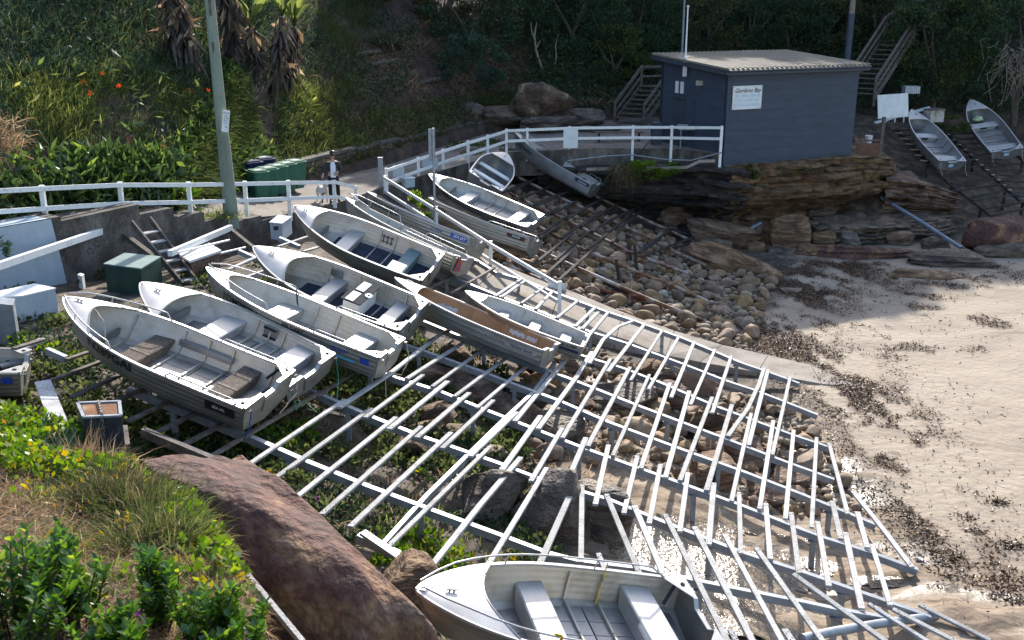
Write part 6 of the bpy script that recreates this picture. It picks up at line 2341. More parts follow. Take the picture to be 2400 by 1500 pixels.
# boulders under the rack
ROCK_NR = nmat('brown_shore_rock', [(.28, (.03, .022, .016)), (.44, (.085, .06, .042)), (.54, (.15, .112, .08)), (.62, (.09, .072, .055)), (.76, (.27, .22, .17))], 1.6, 11, .75, 0, .8, 7, stretch=(1, 1, 2), fine=.4, dist=.6, bdist=.14)
GBR = 'sea worn boulders under the big boat rack'
for k, (u, v, d, lb, mt) in enumerate([(1150, 1195, (.75, .55, .55), 'dark rounded boulder left of the bigger one under the near planks', ROCK_NR), (1300, 1215, (.85, .8, .7), 'big dark boulder with a pale streak under the near planks', ROCK_NR), (1395, 1235, (.5, .7, .6), 'black shaded boulder beside the white pool', ROCK_DK),
      (1690, 1065, (.75, .6, .42), 'flat topped grey green boulder under the lower planks', ROCK), (1660, 1120, (.65, .55, .40), 'pale striped boulder above the tide pools', ROCK), (1745, 1075, (.6, .5, .4), 'grey boulder with white streaks in the middle of the lower planks', ROCK), (1610, 905, (.75, .55, .45), 'large tan boulder under the planks near the ramp', COBBLE),
      (1540, 935, (.9, .6, .38), 'long weathered boulder under the middle planks', ROCK), (1430, 945, (1.1, .55, .35), 'long dark shelf rock under the middle planks', ROCK_DK), (1650, 1005, (.6, .5, .4), 'rough grey boulder in shade of the middle rail', ROCK), (1280, 890, (.5, .42, .35), 'tan rock under the stern of the orange dinghy', COBBLE),
      (1335, 870, (.42, .38, .36), 'squat dark rock under the short dinghy', ROCK_DK), (1110, 935, (.9, .65, .4), 'grey flat boulder below the orange dinghy', ROCK), (1190, 985, (.9, .6, .38), 'brown slab under the steel cross member', ROCK), (1285, 1010, (.8, .55, .36), 'rough brown rock left of the tan rock shelf', ROCK_DK), (1225, 940, (.6, .45, .35), 'mossy rock under the middle rail', ROCK_DK),
      (1000, 900, (.6, .5, .35), 'dusty rock in the dry weeds below the white seat dinghy', ROCK), (1500, 1020, (.55, .4, .3), 'smooth stone between two middle rails', COBBLE), (1880, 1090, (.5, .4, .32), 'tan stone half buried at the sand edge', COBBLE), (1850, 1130, (.7, .4, .26), 'flat sandy rock at the lower end of the planks', ROCK), (1780, 1160, (.8, .45, .28), 'low layered rock above the lowest rail', ROCK),
      (1060, 845, (.6, .45, .35), 'yellowish rock in shade behind the orange dinghy', ROCK), (930, 815, (.55, .45, .35), 'green stained rock under the dinghy with blue lettering', ROCK_DK), (1420, 870, (.4, .3, .26), 'brown stone under the curved plank', COBBLE)]):
    c = hit_ground(u, v)
    rock('boulder', lb, 'rock', (c[0], c[1], c[2] + d[2] * .28), d, 70 + k, mt, .4 * k, (.05 * (k % 3 - 1), .1 * (k % 2)), sub=4, boxy=.2, group=GBR)

g = np.random.default_rng(33)
RV = []
for k in range(8):
    V, Fc = rock_geo(800 + k, (1, .8, .62), 4, .26, 6, .2)
    for mt in (ROCK, COBBLE, COBBLE):
        me = np_mesh('boulder', V, [Fc], mt, True)
        me.set_sharp_from_angle(angle=RAD(40))
        RV.append(me)
for k in range(80):
    x, y = g.uniform(-2.2, 7.6), g.uniform(13.2, 28.5)
    if y > 28 - .35 * x or (x < 0 and y < 18) or (1.2 < x < 7.5 and y < 18.8):
        continue
    r = float(np.clip(np.exp(g.normal(-1.25, .35)), .16, .6)) * (1 if x < 6 else .7)
    zt = float(rack_z(x, y)) - .22
    z = float(interp_ground(np.array(x), np.array(y)))
    if z + r * .75 > zt:
        r = max(.12, (zt - z) / .75)
    o = link('boulder', RV[int(g.integers(0, len(RV)))])
    o.location = (x, y, z + r * .18)
    o.rotation_euler = (g.uniform(-.3, .3), g.uniform(-.3, .3), g.uniform(0, 6.28))
    o.scale = (r * g.uniform(.9, 1.5), r, r * g.uniform(.7, 1.1))
    tag(o, 'sea worn rock lying half sunk under the big boat rack', 'rock', GBR)

# ------------------------------------------------------------------ cobbles
g = np.random.default_rng(12)
CV = []
for k in range(10):
    V, Fc = rock_geo(200 + k, (1, .78 + .1 * (k % 3 - 1), .58), 3, .16, 5 + k % 4)
    me = np_mesh('cobble', V, [Fc], COBBLE, True)
    me.set_sharp_from_angle(angle=RAD(50))
    CV.append((me, V, Fc))
def in_cobbles(x, y):
    # between the ramp and the ledge
    e = np.interp(x, [-.5, 2, 5, 8, 10.6], [33.6, 32.4, 30.9, 29.3, 28.5])
    return (y > e) & (y < np.interp(x, [0, 4, 8, 9, 11], [45.5, 45, 42.5, 40.5, 36])) & (x < np.interp(y, [28, 31, 34, 37, 41], [7.0, 7.6, 8.6, 9.8, 9.6]))
def under_rack(x, y):
    return (x > .2) & (x < 7.6) & (y > 19.2) & (y < 28 - .35 * x) 
cand = []
while len(cand) < 4200:
    x, y = g.uniform(-.6, 11), g.uniform(18, 46)
    if in_cobbles(np.array(x), np.array(y)):
        cand.append((x, y, 0))
    elif under_rack(x, y) and g.uniform() < .55:
        cand.append((x, y, 1))
sz = np.exp(g.normal(-1.78, .42, len(cand)))
sz = np.clip(sz, .06, .40)
items = []
for (x, y, w), r in zip(cand, sz):
    if w == 1:
        r *= .8
    items.append((r / math.hypot(x, y), x, y, r))
items.sort(reverse=True)
placed = []
GV, GF, go_ = [], [], 0
rest = []
n_ind = 0
cell = {}
for _, x, y, r in items:
    ok = True
    cx, cy = int(x / .5), int(y / .5)
    for i in (-1, 0, 1):
        for j in (-1, 0, 1):
            for (px, py, pr) in cell.get((cx + i, cy + j), []):
                if (px - x) ** 2 + (py - y) ** 2 < (.80 * (r + pr)) ** 2:
                    ok = False
    if not ok:
        continue
    cell.setdefault((cx, cy), []).append((x, y, r))
    z = float(interp_ground(np.array(x), np.array(y)))
    k = int(g.integers(0, 10))
    me, V, Fc = CV[k]
    e = (g.uniform(-.35, .35), g.uniform(-.35, .35), g.uniform(0, 6.28))
    if n_ind < 300:
        n_ind += 1
        o = link('cobble', me)
        o.location = (x, y, z + r * .30)
        o.rotation_euler = e
        o.scale = (r, r * g.uniform(.8, 1.05), r * g.uniform(.85, 1.25))
        tag(o, 'rounded tan and grey cobble in the stony bank between ramp and ledge' if in_cobbles(np.array(x), np.array(y)) else 'rounded stone lying among the rocks under the big boat rack', 'cobble', 'cobbles of the stony bank' if in_cobbles(np.array(x), np.array(y)) else 'loose stones under the big boat rack')
    else:
        rest.append((x, y, z, r, k, e))
V1, F1 = ico(2)
for (x, y, z, r, k, e) in rest:
    Vv = rock_geo(300 + k, (1, .8, .6), 2, .12, 3)[0] * r
    from mathutils import Euler
    M3 = np.array(Euler(e).to_matrix())
    GV.append(Vv @ M3.T + np.array([x, y, z + r * .28]))
    GF.append(F1 + go_)
    go_ += len(Vv)
COB2 = nmat('small_cobble_stone', [(.25, (.09, .06, .038)), (.45, (.25, .17, .105)), (.58, (.34, .27, .18)), (.75, (.42, .37, .30))], 1.9, 5, .75, 0, .25, 14, fine=.2)
o = link('small_cobbles', np_mesh('small_cobbles', np.concatenate(GV), [np.concatenate(GF)], COB2, True))
kind(o, 'stuff')
# gravel between
n = 9000
x = g.uniform(-.5, 10.5, n)
y = g.uniform(19, 45.5, n)
ok = in_cobbles(x, y) | under_rack(x, y)
x, y = x[ok], y[ok]
z = interp_ground(x, y)
V0, F0 = ico(1)
r = np.exp(g.normal(-3.0, .4, len(x)))
Vv = (V0[None] * (r[:, None, None] * g.uniform(.6, 1.2, (len(x), 1, 3))) + np.stack([x, y, z + .2 * r], 1)[:, None]).reshape(-1, 3)
Ff = (F0[None] + (np.arange(len(x)) * len(V0))[:, None, None]).reshape(-1, 3)
kind(link('gravel', np_mesh('gravel', Vv, [Ff], COB2, True)), 'stuff')

# logs, red pipes, driftwood
def log(name, label, pts, r, mat, cat='log'):
    P = [Vector([float(q) for q in p]) for p in pts]
    m = MB()
    m.tube([p - P[0] for p in P], r, 10)
    o = m.build(name, mat, None, 50, P[0])
    return tag(o, label, cat)
log('log', 'charred black log lying in the cobbles below the pipe rack', [at(1310, 610, 1.35), at(1400, 645, 1.0), at(1475, 688, .78)], [.17, .19, .12], nmat('charred_wood', [(.3, (.012, .01, .01)), (.7, (.05, .042, .038))], 6, 8, .8, 0, .4, 30))
log('pipe', 'rusty red pipe lying across the cobbles', [at(1340, 668, 1.0), at(1430, 686, .75), at(1515, 702, .62)], .085, nmat('red_rust', [(.3, (.05, .014, .01)), (.6, (.19, .05, .025)), (.8, (.3, .12, .06))], 5, 8, .8, 0, .2, 30), 'pipe')
log('log', 'black timber block lying on the sand under the lowest planks', [at(1795, 1085, .28), at(1860, 1110, .24)], .17, PLANK_DK)
log('log', 'grey driftwood log in the weeds under the middle planks', [hit_ground(1000, 972) + np.array([0, 0, .1]), hit_ground(1050, 1010) + np.array([0, 0, .12])], [.10, .13], DEADWOOD)
log('branch', 'bleached branch standing in the cobbles', [at(1478, 690, .7), at(1481, 655, 1.0), at(1476, 640, 1.15)], [.04, .03, .02], DEADWOOD, 'branch')
log('pipe', 'thin pale pole lying on the sand below the lowest plank', [at(2150, 1308, .15), at(2210, 1345, .12), at(2268, 1390, .12)], .03, WHITEPL, 'pole')
# white cloths tied to the handrail foot
def sheet(label, P, mat, th=.0):
    G = np.array(P, float)
    m = MB()
    A, B = G.shape[:2]
    up_ = []
    na, nb_ = 14, 8
    for i in range(na):
        fi = i / (na - 1) * (A - 1)
        i0 = min(int(fi), A - 2)
        row = []
        for j in range(nb_):
            fj = j / (nb_ - 1) * (B - 1)
            j0 = min(int(fj), B - 2)
            a, b = fi - i0, fj - j0
            p = G[i0, j0] * (1 - a) * (1 - b) + G[i0 + 1, j0] * a * (1 - b) + G[i0, j0 + 1] * (1 - a) * b + G[i0 + 1, j0 + 1] * a * b
            row.append(p + .035 * np.array([math.sin(i * 1.7 + j), math.cos(j * 2.1 + i * .8), math.sin(i + j * 1.9)]))
        up_.append(row)
    m.grid(np.array(up_))
    o = m.build('plastic_sheet', mat, None, 80)
    return tag(o, label, 'plastic sheet')
sheet('crumpled white sheet wrapped round the foot of the ramp handrail', [[at(1284, 660, 2.0), at(1328, 664, 2.0)], [at(1282, 690, 1.6), at(1330, 690, 1.55)], [at(1300, 712, 1.35), at(1340, 735, 1.15)], [at(1325, 738, 1.15), at(1334, 745, 1.05)]], CLOTH)
sheet('white sheet hanging through the slip planks onto the ramp', [[at(1388, 722, 1.45), at(1424, 728, 1.4)], [at(1392, 745, 1.2), at(1432, 752, 1.1)], [at(1400, 775, .95), at(1442, 778, .85)], [at(1402, 786, .9), at(1440, 788, .8)]], CLOTH)
# ------------------------------------------------------------------ seaweed on the sand
g = np.random.default_rng(5)
x = g.uniform(5.5, 22, 260000)
y = g.uniform(14.5, 41, 260000)
k = g.uniform(0, 1, len(x)) < weed_density(x, y)
x, y = x[k][:90000], y[k][:90000]
# single scattered bits
x2, y2 = g.uniform(7.5, 20, 5000), g.uniform(14.5, 41, 5000)
k2 = g.uniform(0, 1, 5000) < sstep(-.1, .35, n2(x2, y2 * .6, .5, 4, 111)) * .8
x2, y2 = x2[k2], y2[k2]
x, y = np.concatenate([x, x2]), np.concatenate([y, y2])
# a few separate heaps on the open sand
for (u, v, nn) in ((2372, 1280, 170), (2338, 1178, 120), (2285, 1245, 60), (2265, 1215, 60), (2230, 1295, 40), (2215, 1370, 60), (2095, 655, 120), (2130, 690, 80), (1930, 690, 160)):
    c = at(u, v, .15)
    x = np.concatenate([x, c[0] + g.normal(0, .12, nn)])
    y = np.concatenate([y, c[1] + g.normal(0, .10, nn)])
z = interp_ground(x, y)
n = len(x)
d = unit(np.stack([g.normal(size=n), g.normal(size=n), g.normal(.15, .45, n)], 1))
V, Fs = leaf_geo(np.stack([x, y, z + g.uniform(.0, .05, n)], 1), d, g.uniform(.04, .12, n), g.uniform(.015, .045, n), .35)
kind(link('seaweed', np_mesh('seaweed', V, Fs, WEED)), 'stuff')

# ------------------------------------------------------------------ hillside growth
def hill_pts(n, x0, x1, d0, d1, dens=None, seed=1):
    gg = np.random.default_rng(seed)
    x = gg.uniform(x0, x1, n)
    d = gg.uniform(d0, d1, n)
    y = base_y(x) + d
    if dens is not None:
        k = gg.uniform(0, 1, n) < dens(x, y, d)
        x, y, d = x[k], y[k], d[k]
    return x, y, hill_z(x, y), d

def stuff(name, gs, mat):
    V, F = merge_geo(gs)
    return kind(link(name, np_mesh(name, V, F, mat)), 'stuff')

def bare(x, y):
    # brown leaf litter clearing behind the stone wall
    return sstep(-8.5, -6.5, x) * sstep(1.0, -1.0, x) * sstep(2.5, 4.0, y - base_y(x))

def grass_on(name, mat, n, x0, x1, d0, d1, L, W, seed, dens=None, up=1.1, droop=.55, h0=0.0):
    x, y, z, d = hill_pts(n, x0, x1, d0, d1, dens, seed)
    m = len(x)
    # tufts
    dr = rng.normal(size=(m, 3)) * .55 + np.array([0, -.28, up])
    V, F = blade_geo(np.stack([x, y, z - .03 + h0 * rng.uniform(0, 1, m)], 1), dr, rng.uniform(L * .5, L, m), rng.uniform(W * .6, W, m), droop * rng.uniform(.4, 1.3, m))
    kind(link(name, np_mesh(name, V, F, mat)), 'stuff')

nz = lambda sc, lo, hi, sd: (lambda x, y, d: sstep(lo, hi, n2(x, y, sc, 4, sd)))
# tall grass on the left slope
grass_on('tall_grass', L_MID, 110000, -26, -5.5, -.2, 19, .95, .026, 1, lambda x, y, d: (.35 + .65 * sstep(-.2, .3, n2(x, y, .5, 4, 5))) * (1 - bare(x, y)))
grass_on('bright_grass', L_BRIGHT, 95000, -24, -6.0, .2, 9, .9, .024, 2, lambda x, y, d: sstep(-.05, .35, n2(x, y, .45, 4, 15)) * (1 - bare(x, y)) * sstep(11, 7, d))
grass_on('dark_reeds', L_BLUE, 40000, -28, -9, 8, 20, 1.3, .03, 3, lambda x, y, d: sstep(-.2, .15, n2(x, y, .4, 3, 25)), 1.0, .8)
grass_on('dry_grass', L_DRY, 42000, -24, -4, -.3, 13, .9, .022, 4, lambda x, y, d: sstep(0, .4, n2(x, y, .6, 4, 35)) * .9, .8, .8)
grass_on('dry_grass', L_DRY, 5000, -15.5, -13, -.6, 3.0, 1.3, .03, 44, None, .6, 1.3, 1.2)
grass_on('hill_grass', L_OLIVE, 36000, -8, 3, -.2, 9, .7, .03, 5, lambda x, y, d: (.25 + .75 * sstep(-.1, .3, n2(x, y, .7, 4, 45))) * (1 - .97 * bare(x, y)), 1.0, .8)
grass_on('hill_grass', L_MID, 20000, -8, 0, -.2, 5.5, .6, .03, 6, lambda x, y, d: sstep(-.1, .3, n2(x, y, .6, 4, 55)) * (1 - .97 * bare(x, y)), 1.0, .7)
grass_on('reddish_grass', L_DRY, 12000, -4, 4, .2, 6, .6, .022, 7, lambda x, y, d: sstep(-.1, .3, n2(x, y, .8, 4, 65)) * .8, .9, .9)
gg = np.random.default_rng(91)
x = gg.uniform(-10.4, -8.9, 26000)
y = gg.uniform(29.6, 38.5, 26000)
z = hill_z(x, y)
k = (y - base_y(x) > -.25) & ~((y < 30.9) & (x > -9.2))
x, y, z = x[k], y[k], z[k]
V, F = blade_geo(np.stack([x, y, z + gg.uniform(0, .2, len(x))], 1), gg.normal(size=(len(x), 3)) * .6 + np.array([.35, -.45, .8]), gg.uniform(.4, .95, len(x)), gg.uniform(.015, .03, len(x)), .6)
kind(link('tall_grass', np_mesh('tall_grass', V, F, L_MID)), 'stuff')
k = gg.uniform(0, 1, len(x)) < .3
V, F = leaf_geo(np.stack([x, y, z + gg.uniform(.05, .5, len(x))], 1)[k], (gg.normal(size=(len(x), 3)) * .6 + np.array([.3, -.5, .5]))[k], gg.uniform(.2, .42, k.sum()), gg.uniform(.06, .12, k.sum()))
kind(link('canna_leaves', np_mesh('canna_leaves', V, F, L_BROAD)), 'stuff')
# litter on the bare slope
x, y, z, d = hill_pts(30000, -9, 3, 1.5, 13, lambda x, y, d: .25 + .75 * bare(x, y), 8)
m_ = len(x)
V, F = leaf_geo(np.stack([x, y, z + rng.uniform(.0, .06, m_)], 1), rng.normal(size=(m_, 3)) * np.array([1, 1, .25]), rng.uniform(.08, .28, m_), rng.uniform(.02, .07, m_))
kind(link('leaf_litter', np_mesh('leaf_litter', V, F, L_LITTER)), 'stuff')
# broad leaved ginger and canna along the path
def broad(name, n, x0, x1, d0, d1, h, L, W, seed, dens, mat=L_BROAD):
    x, y, z, d = hill_pts(n, x0, x1, d0, d1, dens, seed)
    m = len(x)
    hh = rng.uniform(.15, 1, m) ** .8 * h
    dr = rng.normal(size=(m, 3)) * .8 + np.array([0, -.35, .45])
    V, F = leaf_geo(np.stack([x, y, z + hh], 1), dr, rng.uniform(L * .6, L, m), rng.uniform(W * .6, W, m), .16)
    kind(link(name, np_mesh(name, V, F, mat)), 'stuff')
broad('ginger_leaves', 5200, -12.8, -9.0, -.9, 1.7, 1.1, .55, .15, 11, lambda x, y, d: .25 + .75 * sstep(-.15, .2, n2(x, y, .5, 3, 72)))
broad('canna_leaves', 900, -20, -9, 1.5, 8.5, 1.0, .5, .13, 12, lambda x, y, d: sstep(.0, .3, n2(x, y, .5, 3, 73)))
broad('canna_leaves', 700, -20, -8, .5, 8.5, 1.2, .45, .10, 13, lambda x, y, d: sstep(.05, .35, n2(x, y, .7, 3, 74)), L_BRIGHT)
broad('creeper_leaves', 16000, -7.5, 3.5, -.3, 10, .45, .16, .11, 14, lambda x, y, d: sstep(-.05, .3, n2(x, y, .55, 4, 75)) * (1 - .98 * bare(x, y)), L_MID)
broad('creeper_leaves', 14000, -22, -5, 3, 15, .6, .2, .13, 15, lambda x, y, d: sstep(-.05, .25, n2(x, y, .5, 4, 76)), L_DARK)
grass_on('undergrowth', L_DARK, 26000, 1.0, 36, -.3, 12, .7, .06, 16, None, .9, .8, .4)
broad('undergrowth_leaves', 40000, 1.0, 36, -.2, 13, 1.0, .26, .15, 17, lambda x, y, d: .3 + .7 * sstep(-.2, .2, n2(x, y, .6, 4, 85)), L_DARK)
broad('undergrowth_leaves', 9000, 0.0, 36, -.2, 12, .9, .22, .13, 18, lambda x, y, d: sstep(.0, .3, n2(x, y, .6, 4, 86)), L_MID)
# orange canna flowers
fl = []
for k in range(12):
    xx = float(rng.uniform(-15.5, -8.3))
    dd = float(rng.uniform(.3, 7))
    yy = float(base_y(xx) + dd)
    c = np.array([xx, yy, float(hill_z(xx, yy)) + rng.uniform(.9, 1.35)])
    fl.append(leaf_geo(c[None] + rng.normal(size=(7, 3)) * .03, rand_dirs(7, .4), .075, .045, .3))
stuff('canna_flowers', fl, FLOWER_O)

# ------------------------------------------------------------------ trees and shrubs
def shrub(name, label, cat, base, crown, radii, n, L, W, mat, seed, k=26, trunk=True, group=None, stems=3, extra=None, blades=False, parent_mat=BARK):
    b = np.array(base, float)
    root = empty(name, label, cat, b, group)
    c = np.array(crown, float)
    P, D = clump_points(c, radii, n, k, seed)
    if blades:
        V, F = blade_geo(P, D, rng.uniform(L * .6, L, n), W, .5)
    else:
        V, F = leaf_geo(P, D, rng.uniform(L * .6, L, n), rng.uniform(W * .7, W, n))
    link('crown', np_mesh('crown', V, F, mat), root)
    if extra:
        mt2, n2_, L2, W2 = extra
        P, D = clump_points(c, np.array(radii) * 1.0, n2_, k // 2, seed + 77)
        V, F = leaf_geo(P, D, rng.uniform(L2 * .6, L2, n2_), rng.uniform(W2 * .7, W2, n2_))
        kind(link('pale_shoots', np_mesh('pale_shoots', V, F, mt2), root), 'stuff')
    if trunk:
        gg = np.random.default_rng(seed + 5)
        m = MB()
        h = c[2]
        r0 = .05 + .035 * max(radii)
        for s in range(stems):
            a = gg.uniform(0, 6.28)
            e = c + np.array([math.cos(a) * radii[0] * .5, math.sin(a) * radii[1] * .5, radii[2] * .35])
            mid = np.array([math.cos(a) * .12, math.sin(a) * .12, h * .45]) + gg.normal(size=3) * .06
            m.tube([(0, 0, -.4), mid, mid * .4 + e * .6 + gg.normal(size=3) * .1, e], [r0, r0 * .75, r0 * .45, r0 * .15], 7)
        m.build('trunk', parent_mat, root, 60)
    return root

def hp(u, v):
    return on(u, v, hill_z, 20, 90)

# dense dark trees and bushes on the slope: pixel of the crown centre, radius in metres
TREES = [
    (1100, 60, 2.3, L_DARK, 'dark round shrub high on the slope above the lichen boulder'), (1180, 20, 2.4, L_DARK, 'dark tree at the top edge left of the centre'), (1340, 40, 2.8, L_DARK, 'dense blue green tree above the lichen boulder'),
    (1470, 60, 2.6, L_DARK, 'dense dark tree left of the shed roof'), (1440, 140, 1.7, L_MID, 'leafy bush right of the bleached dead trunk'), (1530, 120, 1.6, L_DARK, 'dark bush behind the timber stairs'),
    (1105, 165, 1.5, L_BLUE, 'spreading green bush left of the lichen boulder'), (1660, 70, 2.0, L_OLIVE, 'yellowish bush behind the shed roof beside the flagpole'), (1760, 60, 2.0, L_DARK, 'dark bush behind the middle of the shed roof'),
    (1850, 70, 1.9, L_DARK, 'green bush behind the roof left of the timber pole'), (1930, 60, 1.7, L_OLIVE, 'thin brownish bush beside the timber pole'), (2050, 40, 2.2, L_OLIVE, 'dim brush behind the long timber stairs'),
    (1040, 25, 1.3, L_OLIVE, 'brownish thicket above the bare slope'), (870, -40, 1.4, L_OLIVE, 'sparse thicket at the top of the bare slope'),
]
for k, (u, v, r, mt, lb) in enumerate(TREES):
    p = hp(u, v + 26 * r)
    shrub('tree', lb, 'tree', p, (0, -.4, r * .75), (r * 1.15, r * 1.0, r * .95), int(2600 * r), .20, .10, mt, 400 + k, 22 + int(6 * r))
p = at_y(2245, 235, 54.0)
shrub('tree', 'big rounded leafy tree at the right above the dark dinghies', 'tree', (float(p[0]) + .4, 58.0, 4.6), (.1, -.3, 3.9), (2.9, 2.4, 2.9), 12000, .22, .13, L_DARK, 450, 60, extra=(L_MID, 5200, .2, .12))
p = at_y(2385, 90, 55.0)
shrub('tree', 'dark tree cut by the right edge', 'tree', (float(p[0]) + .9, 56.0, 4.4), (0, 0, 4.0), (2.0, 2.2, 3.2), 6000, .2, .11, L_DARK, 451, 40)
# grey twiggy shrub at the right edge
root = empty('twiggy_shrub', 'grey leafless tangle of twigs at the right edge', 'shrub', at_y(2385, 190, 53.0))
m = MB()
for k in range(90):
    a = rng.normal(size=3) * np.array([.6, .4, .5])
    b = a + rng.normal(size=3) * .35 + np.array([0, 0, -.4])
    c = b + rng.normal(size=3) * .3 + np.array([0, 0, -.45])
    m.tube([a + np.array([0, 0, 1]), b + np.array([0, 0, 1]), c + np.array([0, 0, 1])], .012, 4)
m.build('twigs', DEADWOOD, root)
# shade trees further up the slope, mostly above the picture
for k, (x, d, h, r) in enumerate([(1, 13, 7.5, 4.2), (-3.5, 17, 6.5, 3.6), (-7, 22, 6, 3.4), (4.5, 11, 8, 4.2), (8.5, 10, 9, 4.2), (12.5, 9.5, 9.5, 4.2), (16.5, 9, 9.5, 4.2), (20.5, 9, 8, 4.2), (24.5, 8, 7, 4.2), (29, 8, 6.5, 4.2), (34, 8, 6.5, 4.2), (6, 16, 6, 4.4), (11, 15, 6, 4.4), (18, 15, 6, 4.5), (26, 15, 6, 4.5), (-14, 36, 6, 3.6), (-22, 36, 6, 3.6)]):
    y = float(base_y(x)) + d
    shrub('tree', 'tall dense evergreen of the wood on the slope above the shed', 'tree', (x, y, float(hill_z(x, y))), (0, -.5, h * .62), (r, r * .9, h * .44), 5200, .55, .32, L_DARK, 500 + k, 44, group='evergreens of the wood on the upper slope')
# smaller bushes, tussocks
def tussock(name, label, base, n, L, W, mat, seed, spread=.25, up=1.0, droop=.8, group=None, dry=None, cat='grass clump'):
    root = empty(name, label, cat, base, group)
    gg = np.random.default_rng(seed)
    P = gg.normal(size=(n, 3)) * np.array([spread, spread, .02])
    D = gg.normal(size=(n, 3)) * .6 + np.array([0, 0, up]) + P * np.array([1.2, 1.2, 0]) / max(spread, .01) * .35
    V, F = blade_geo(P, D, gg.uniform(L * .5, L, n), gg.uniform(W * .6, W, n), droop * gg.uniform(.4, 1.3, n))
    kind(link('blades', np_mesh('blades', V, F, mat), root), 'stuff')
    if dry:
        k = int(n * dry)
        P = gg.normal(size=(k, 3)) * np.array([spread, spread, .02])
        D = gg.normal(size=(k, 3)) * .7 + np.array([0, 0, up * .8])
        V, F = blade_geo(P, D, gg.uniform(L * .5, L, k), gg.uniform(W * .5, W * .8, k), droop * 1.2)
        kind(link('dead_blades', np_mesh('dead_blades', V, F, L_DRY), root), 'stuff')
    return root
tussock('tussock', 'big drooping strap leaf tussock on the bare brown slope', hp(905, 105), 700, 1.5, .05, L_OLIVE, 601, .3, 1.2, 1.1, None, .5)
tussock('tussock', 'strap leaf tussock hanging left of the green bush', hp(1050, 140), 600, 1.5, .045, L_OLIVE, 602, .35, .9, 1.3, None, .9)
tussock('tussock', 'strap leaf tussock below the bleached dead trunk', hp(1390, 215), 500, 1.1, .04, L_OLIVE, 603, .4, .9, 1.1, None, .6)
tussock('tussock', 'brown dry tussock right of the lichen boulder', hp(1375, 240), 500, 1.0, .03, L_DRY, 604, .5, .7, 1.2)
tussock('tussock', 'grassy tuft left under the lichen boulder', hp(1130, 240), 500, 1.0, .04, L_MID, 605, .4, .8, 1.2)
tussock('tussock', 'blue green tussock high on the slope beside the dark shrub', hp(1075, 95), 500, 1.2, .045, L_BLUE, 606, .35, 1.0, 1.1)
# fallen logs on the bare slope
for u0, v0, u1, v1, lb in ((985, 203, 1032, 192, 'dark fallen log above the reeds on the bare slope'), (870, 160, 925, 152, 'thin fallen log high on the bare slope'), (890, 195, 930, 192, 'short rotten log in the middle of the bare slope'), (830, 138, 890, 128, 'long fallen branch near the dead palm trunks')):
    a, b = hp(u0, v0) + np.array([0, 0, .12]), hp(u1, v1) + np.array([0, 0, .12])
    log('log', lb, [a, (a + b) / 2 + np.array([0, 0, .05]), b], .11, BARK)
# bleached dead trunk
a = hp(1278, 178)
rt_ = empty('dead_tree', 'bleached forked dead trunk above the lichen boulder', 'dead tree', a)
m = MB()
m.tube([(0, 0, -.2), (-.35, 0, .8), (-.55, .0, 1.4), (-.62, 0, 2.2), (-.5, 0, 2.9)], [.09, .08, .07, .05, .02], 8)
m.build('trunk', DEADWOOD, rt_, 60)
m = MB()
m.tube([(-.6, 0, 1.9), (-.8, 0, 2.5), (-.82, 0, 2.9)], [.05, .035, .015], 7)
m.tube([(-.55, 0, 1.4), (-.3, 0, 1.9)], [.05, .02], 7)
m.build('limb', DEADWOOD, rt_, 60)
a = hp(1297, 172)
log('dead_sapling', 'thin bleached sapling right of the forked dead trunk', [a, a + np.array([.15, 0, .9]), a + np.array([.1, 0, 1.5]), a + np.array([.25, 0, 2.1])], [.05, .04, .03, .015], DEADWOOD, 'dead tree')

# strelitzia palms: leaning trunks, skirts of dead leaves, paddle leaves
def palm(label, u, v, h, lean, nl, seed, skirt=1.0):
    b = hp(u, v)
    gg = np.random.default_rng(seed)
    root = empty('banana_palm', label, 'palm', b, 'shaggy giant strelitzias on the left slope')
    top = np.array([lean, -.1, h])
    m = MB()
    m.tube([(0, 0, -.3), top * .35 + np.array([.05, 0, 0]), top * .7, top], [.14, .12, .11, .10], 9)
    m.build('trunk', BARK, root, 60)
    n = int(150 * skirt)
    f = gg.uniform(.22, 1.0, n)
    P = top[None] * f[:, None] + gg.normal(size=(n, 3)) * .10
    D = gg.normal(size=(n, 3)) * np.array([.42, .42, .25]) + np.array([0, 0, -.95])
    V, F = blade_geo(P, D, gg.uniform(.5, 1.3, n), gg.uniform(.05, .15, n), .25)
    link('dead_leaves', np_mesh('dead_leaves', V, F, L_DEAD), root)
    n = int(30 * skirt)
    P = top[None] * gg.uniform(.3, 1, (n, 1)) + gg.normal(size=(n, 3)) * .15
    V, F = leaf_geo(P, gg.normal(size=(n, 3)) * .5 + np.array([0, 0, -.8]), gg.uniform(.4, .8, n), gg.uniform(.12, .25, n), .3)
    link('brown_leaves', np_mesh('brown_leaves', V, F, L_DRY), root)
    for k in range(nl):
        a = 2 * math.pi * k / nl + gg.uniform(-.3, .3)
        el = gg.uniform(.9, 1.35)
        d = np.array([math.cos(a) * math.cos(el), math.sin(a) * math.cos(el) * .7, math.sin(el)])
        s = np.cross(d, [0.2, 1, .1])
        s = s / np.linalg.norm(s)
        m = MB()
        st = gg.uniform(.35, .6)
        Lf = gg.uniform(.8, 1.15)
        G = []
        for i in range(9):
            q = i / 8
            w = .115 * math.sin(math.pi * min(1, q * .95 + .03)) ** .6
            c = top + d * (st + Lf * q) + np.array([math.cos(a) * .25, math.sin(a) * .2, -.22]) * q * q
            nrm = np.cross(d, s)
            G.append([c - s * w + nrm * .06 * (w / .115), c, c + s * w + nrm * .06 * (w / .115)])
        m.grid(np.array(G))
        m.tube([top, top + d * st], .022, 5)
        m.build('leaf', L_BRIGHT if k % 3 else L_MID, root, 60)
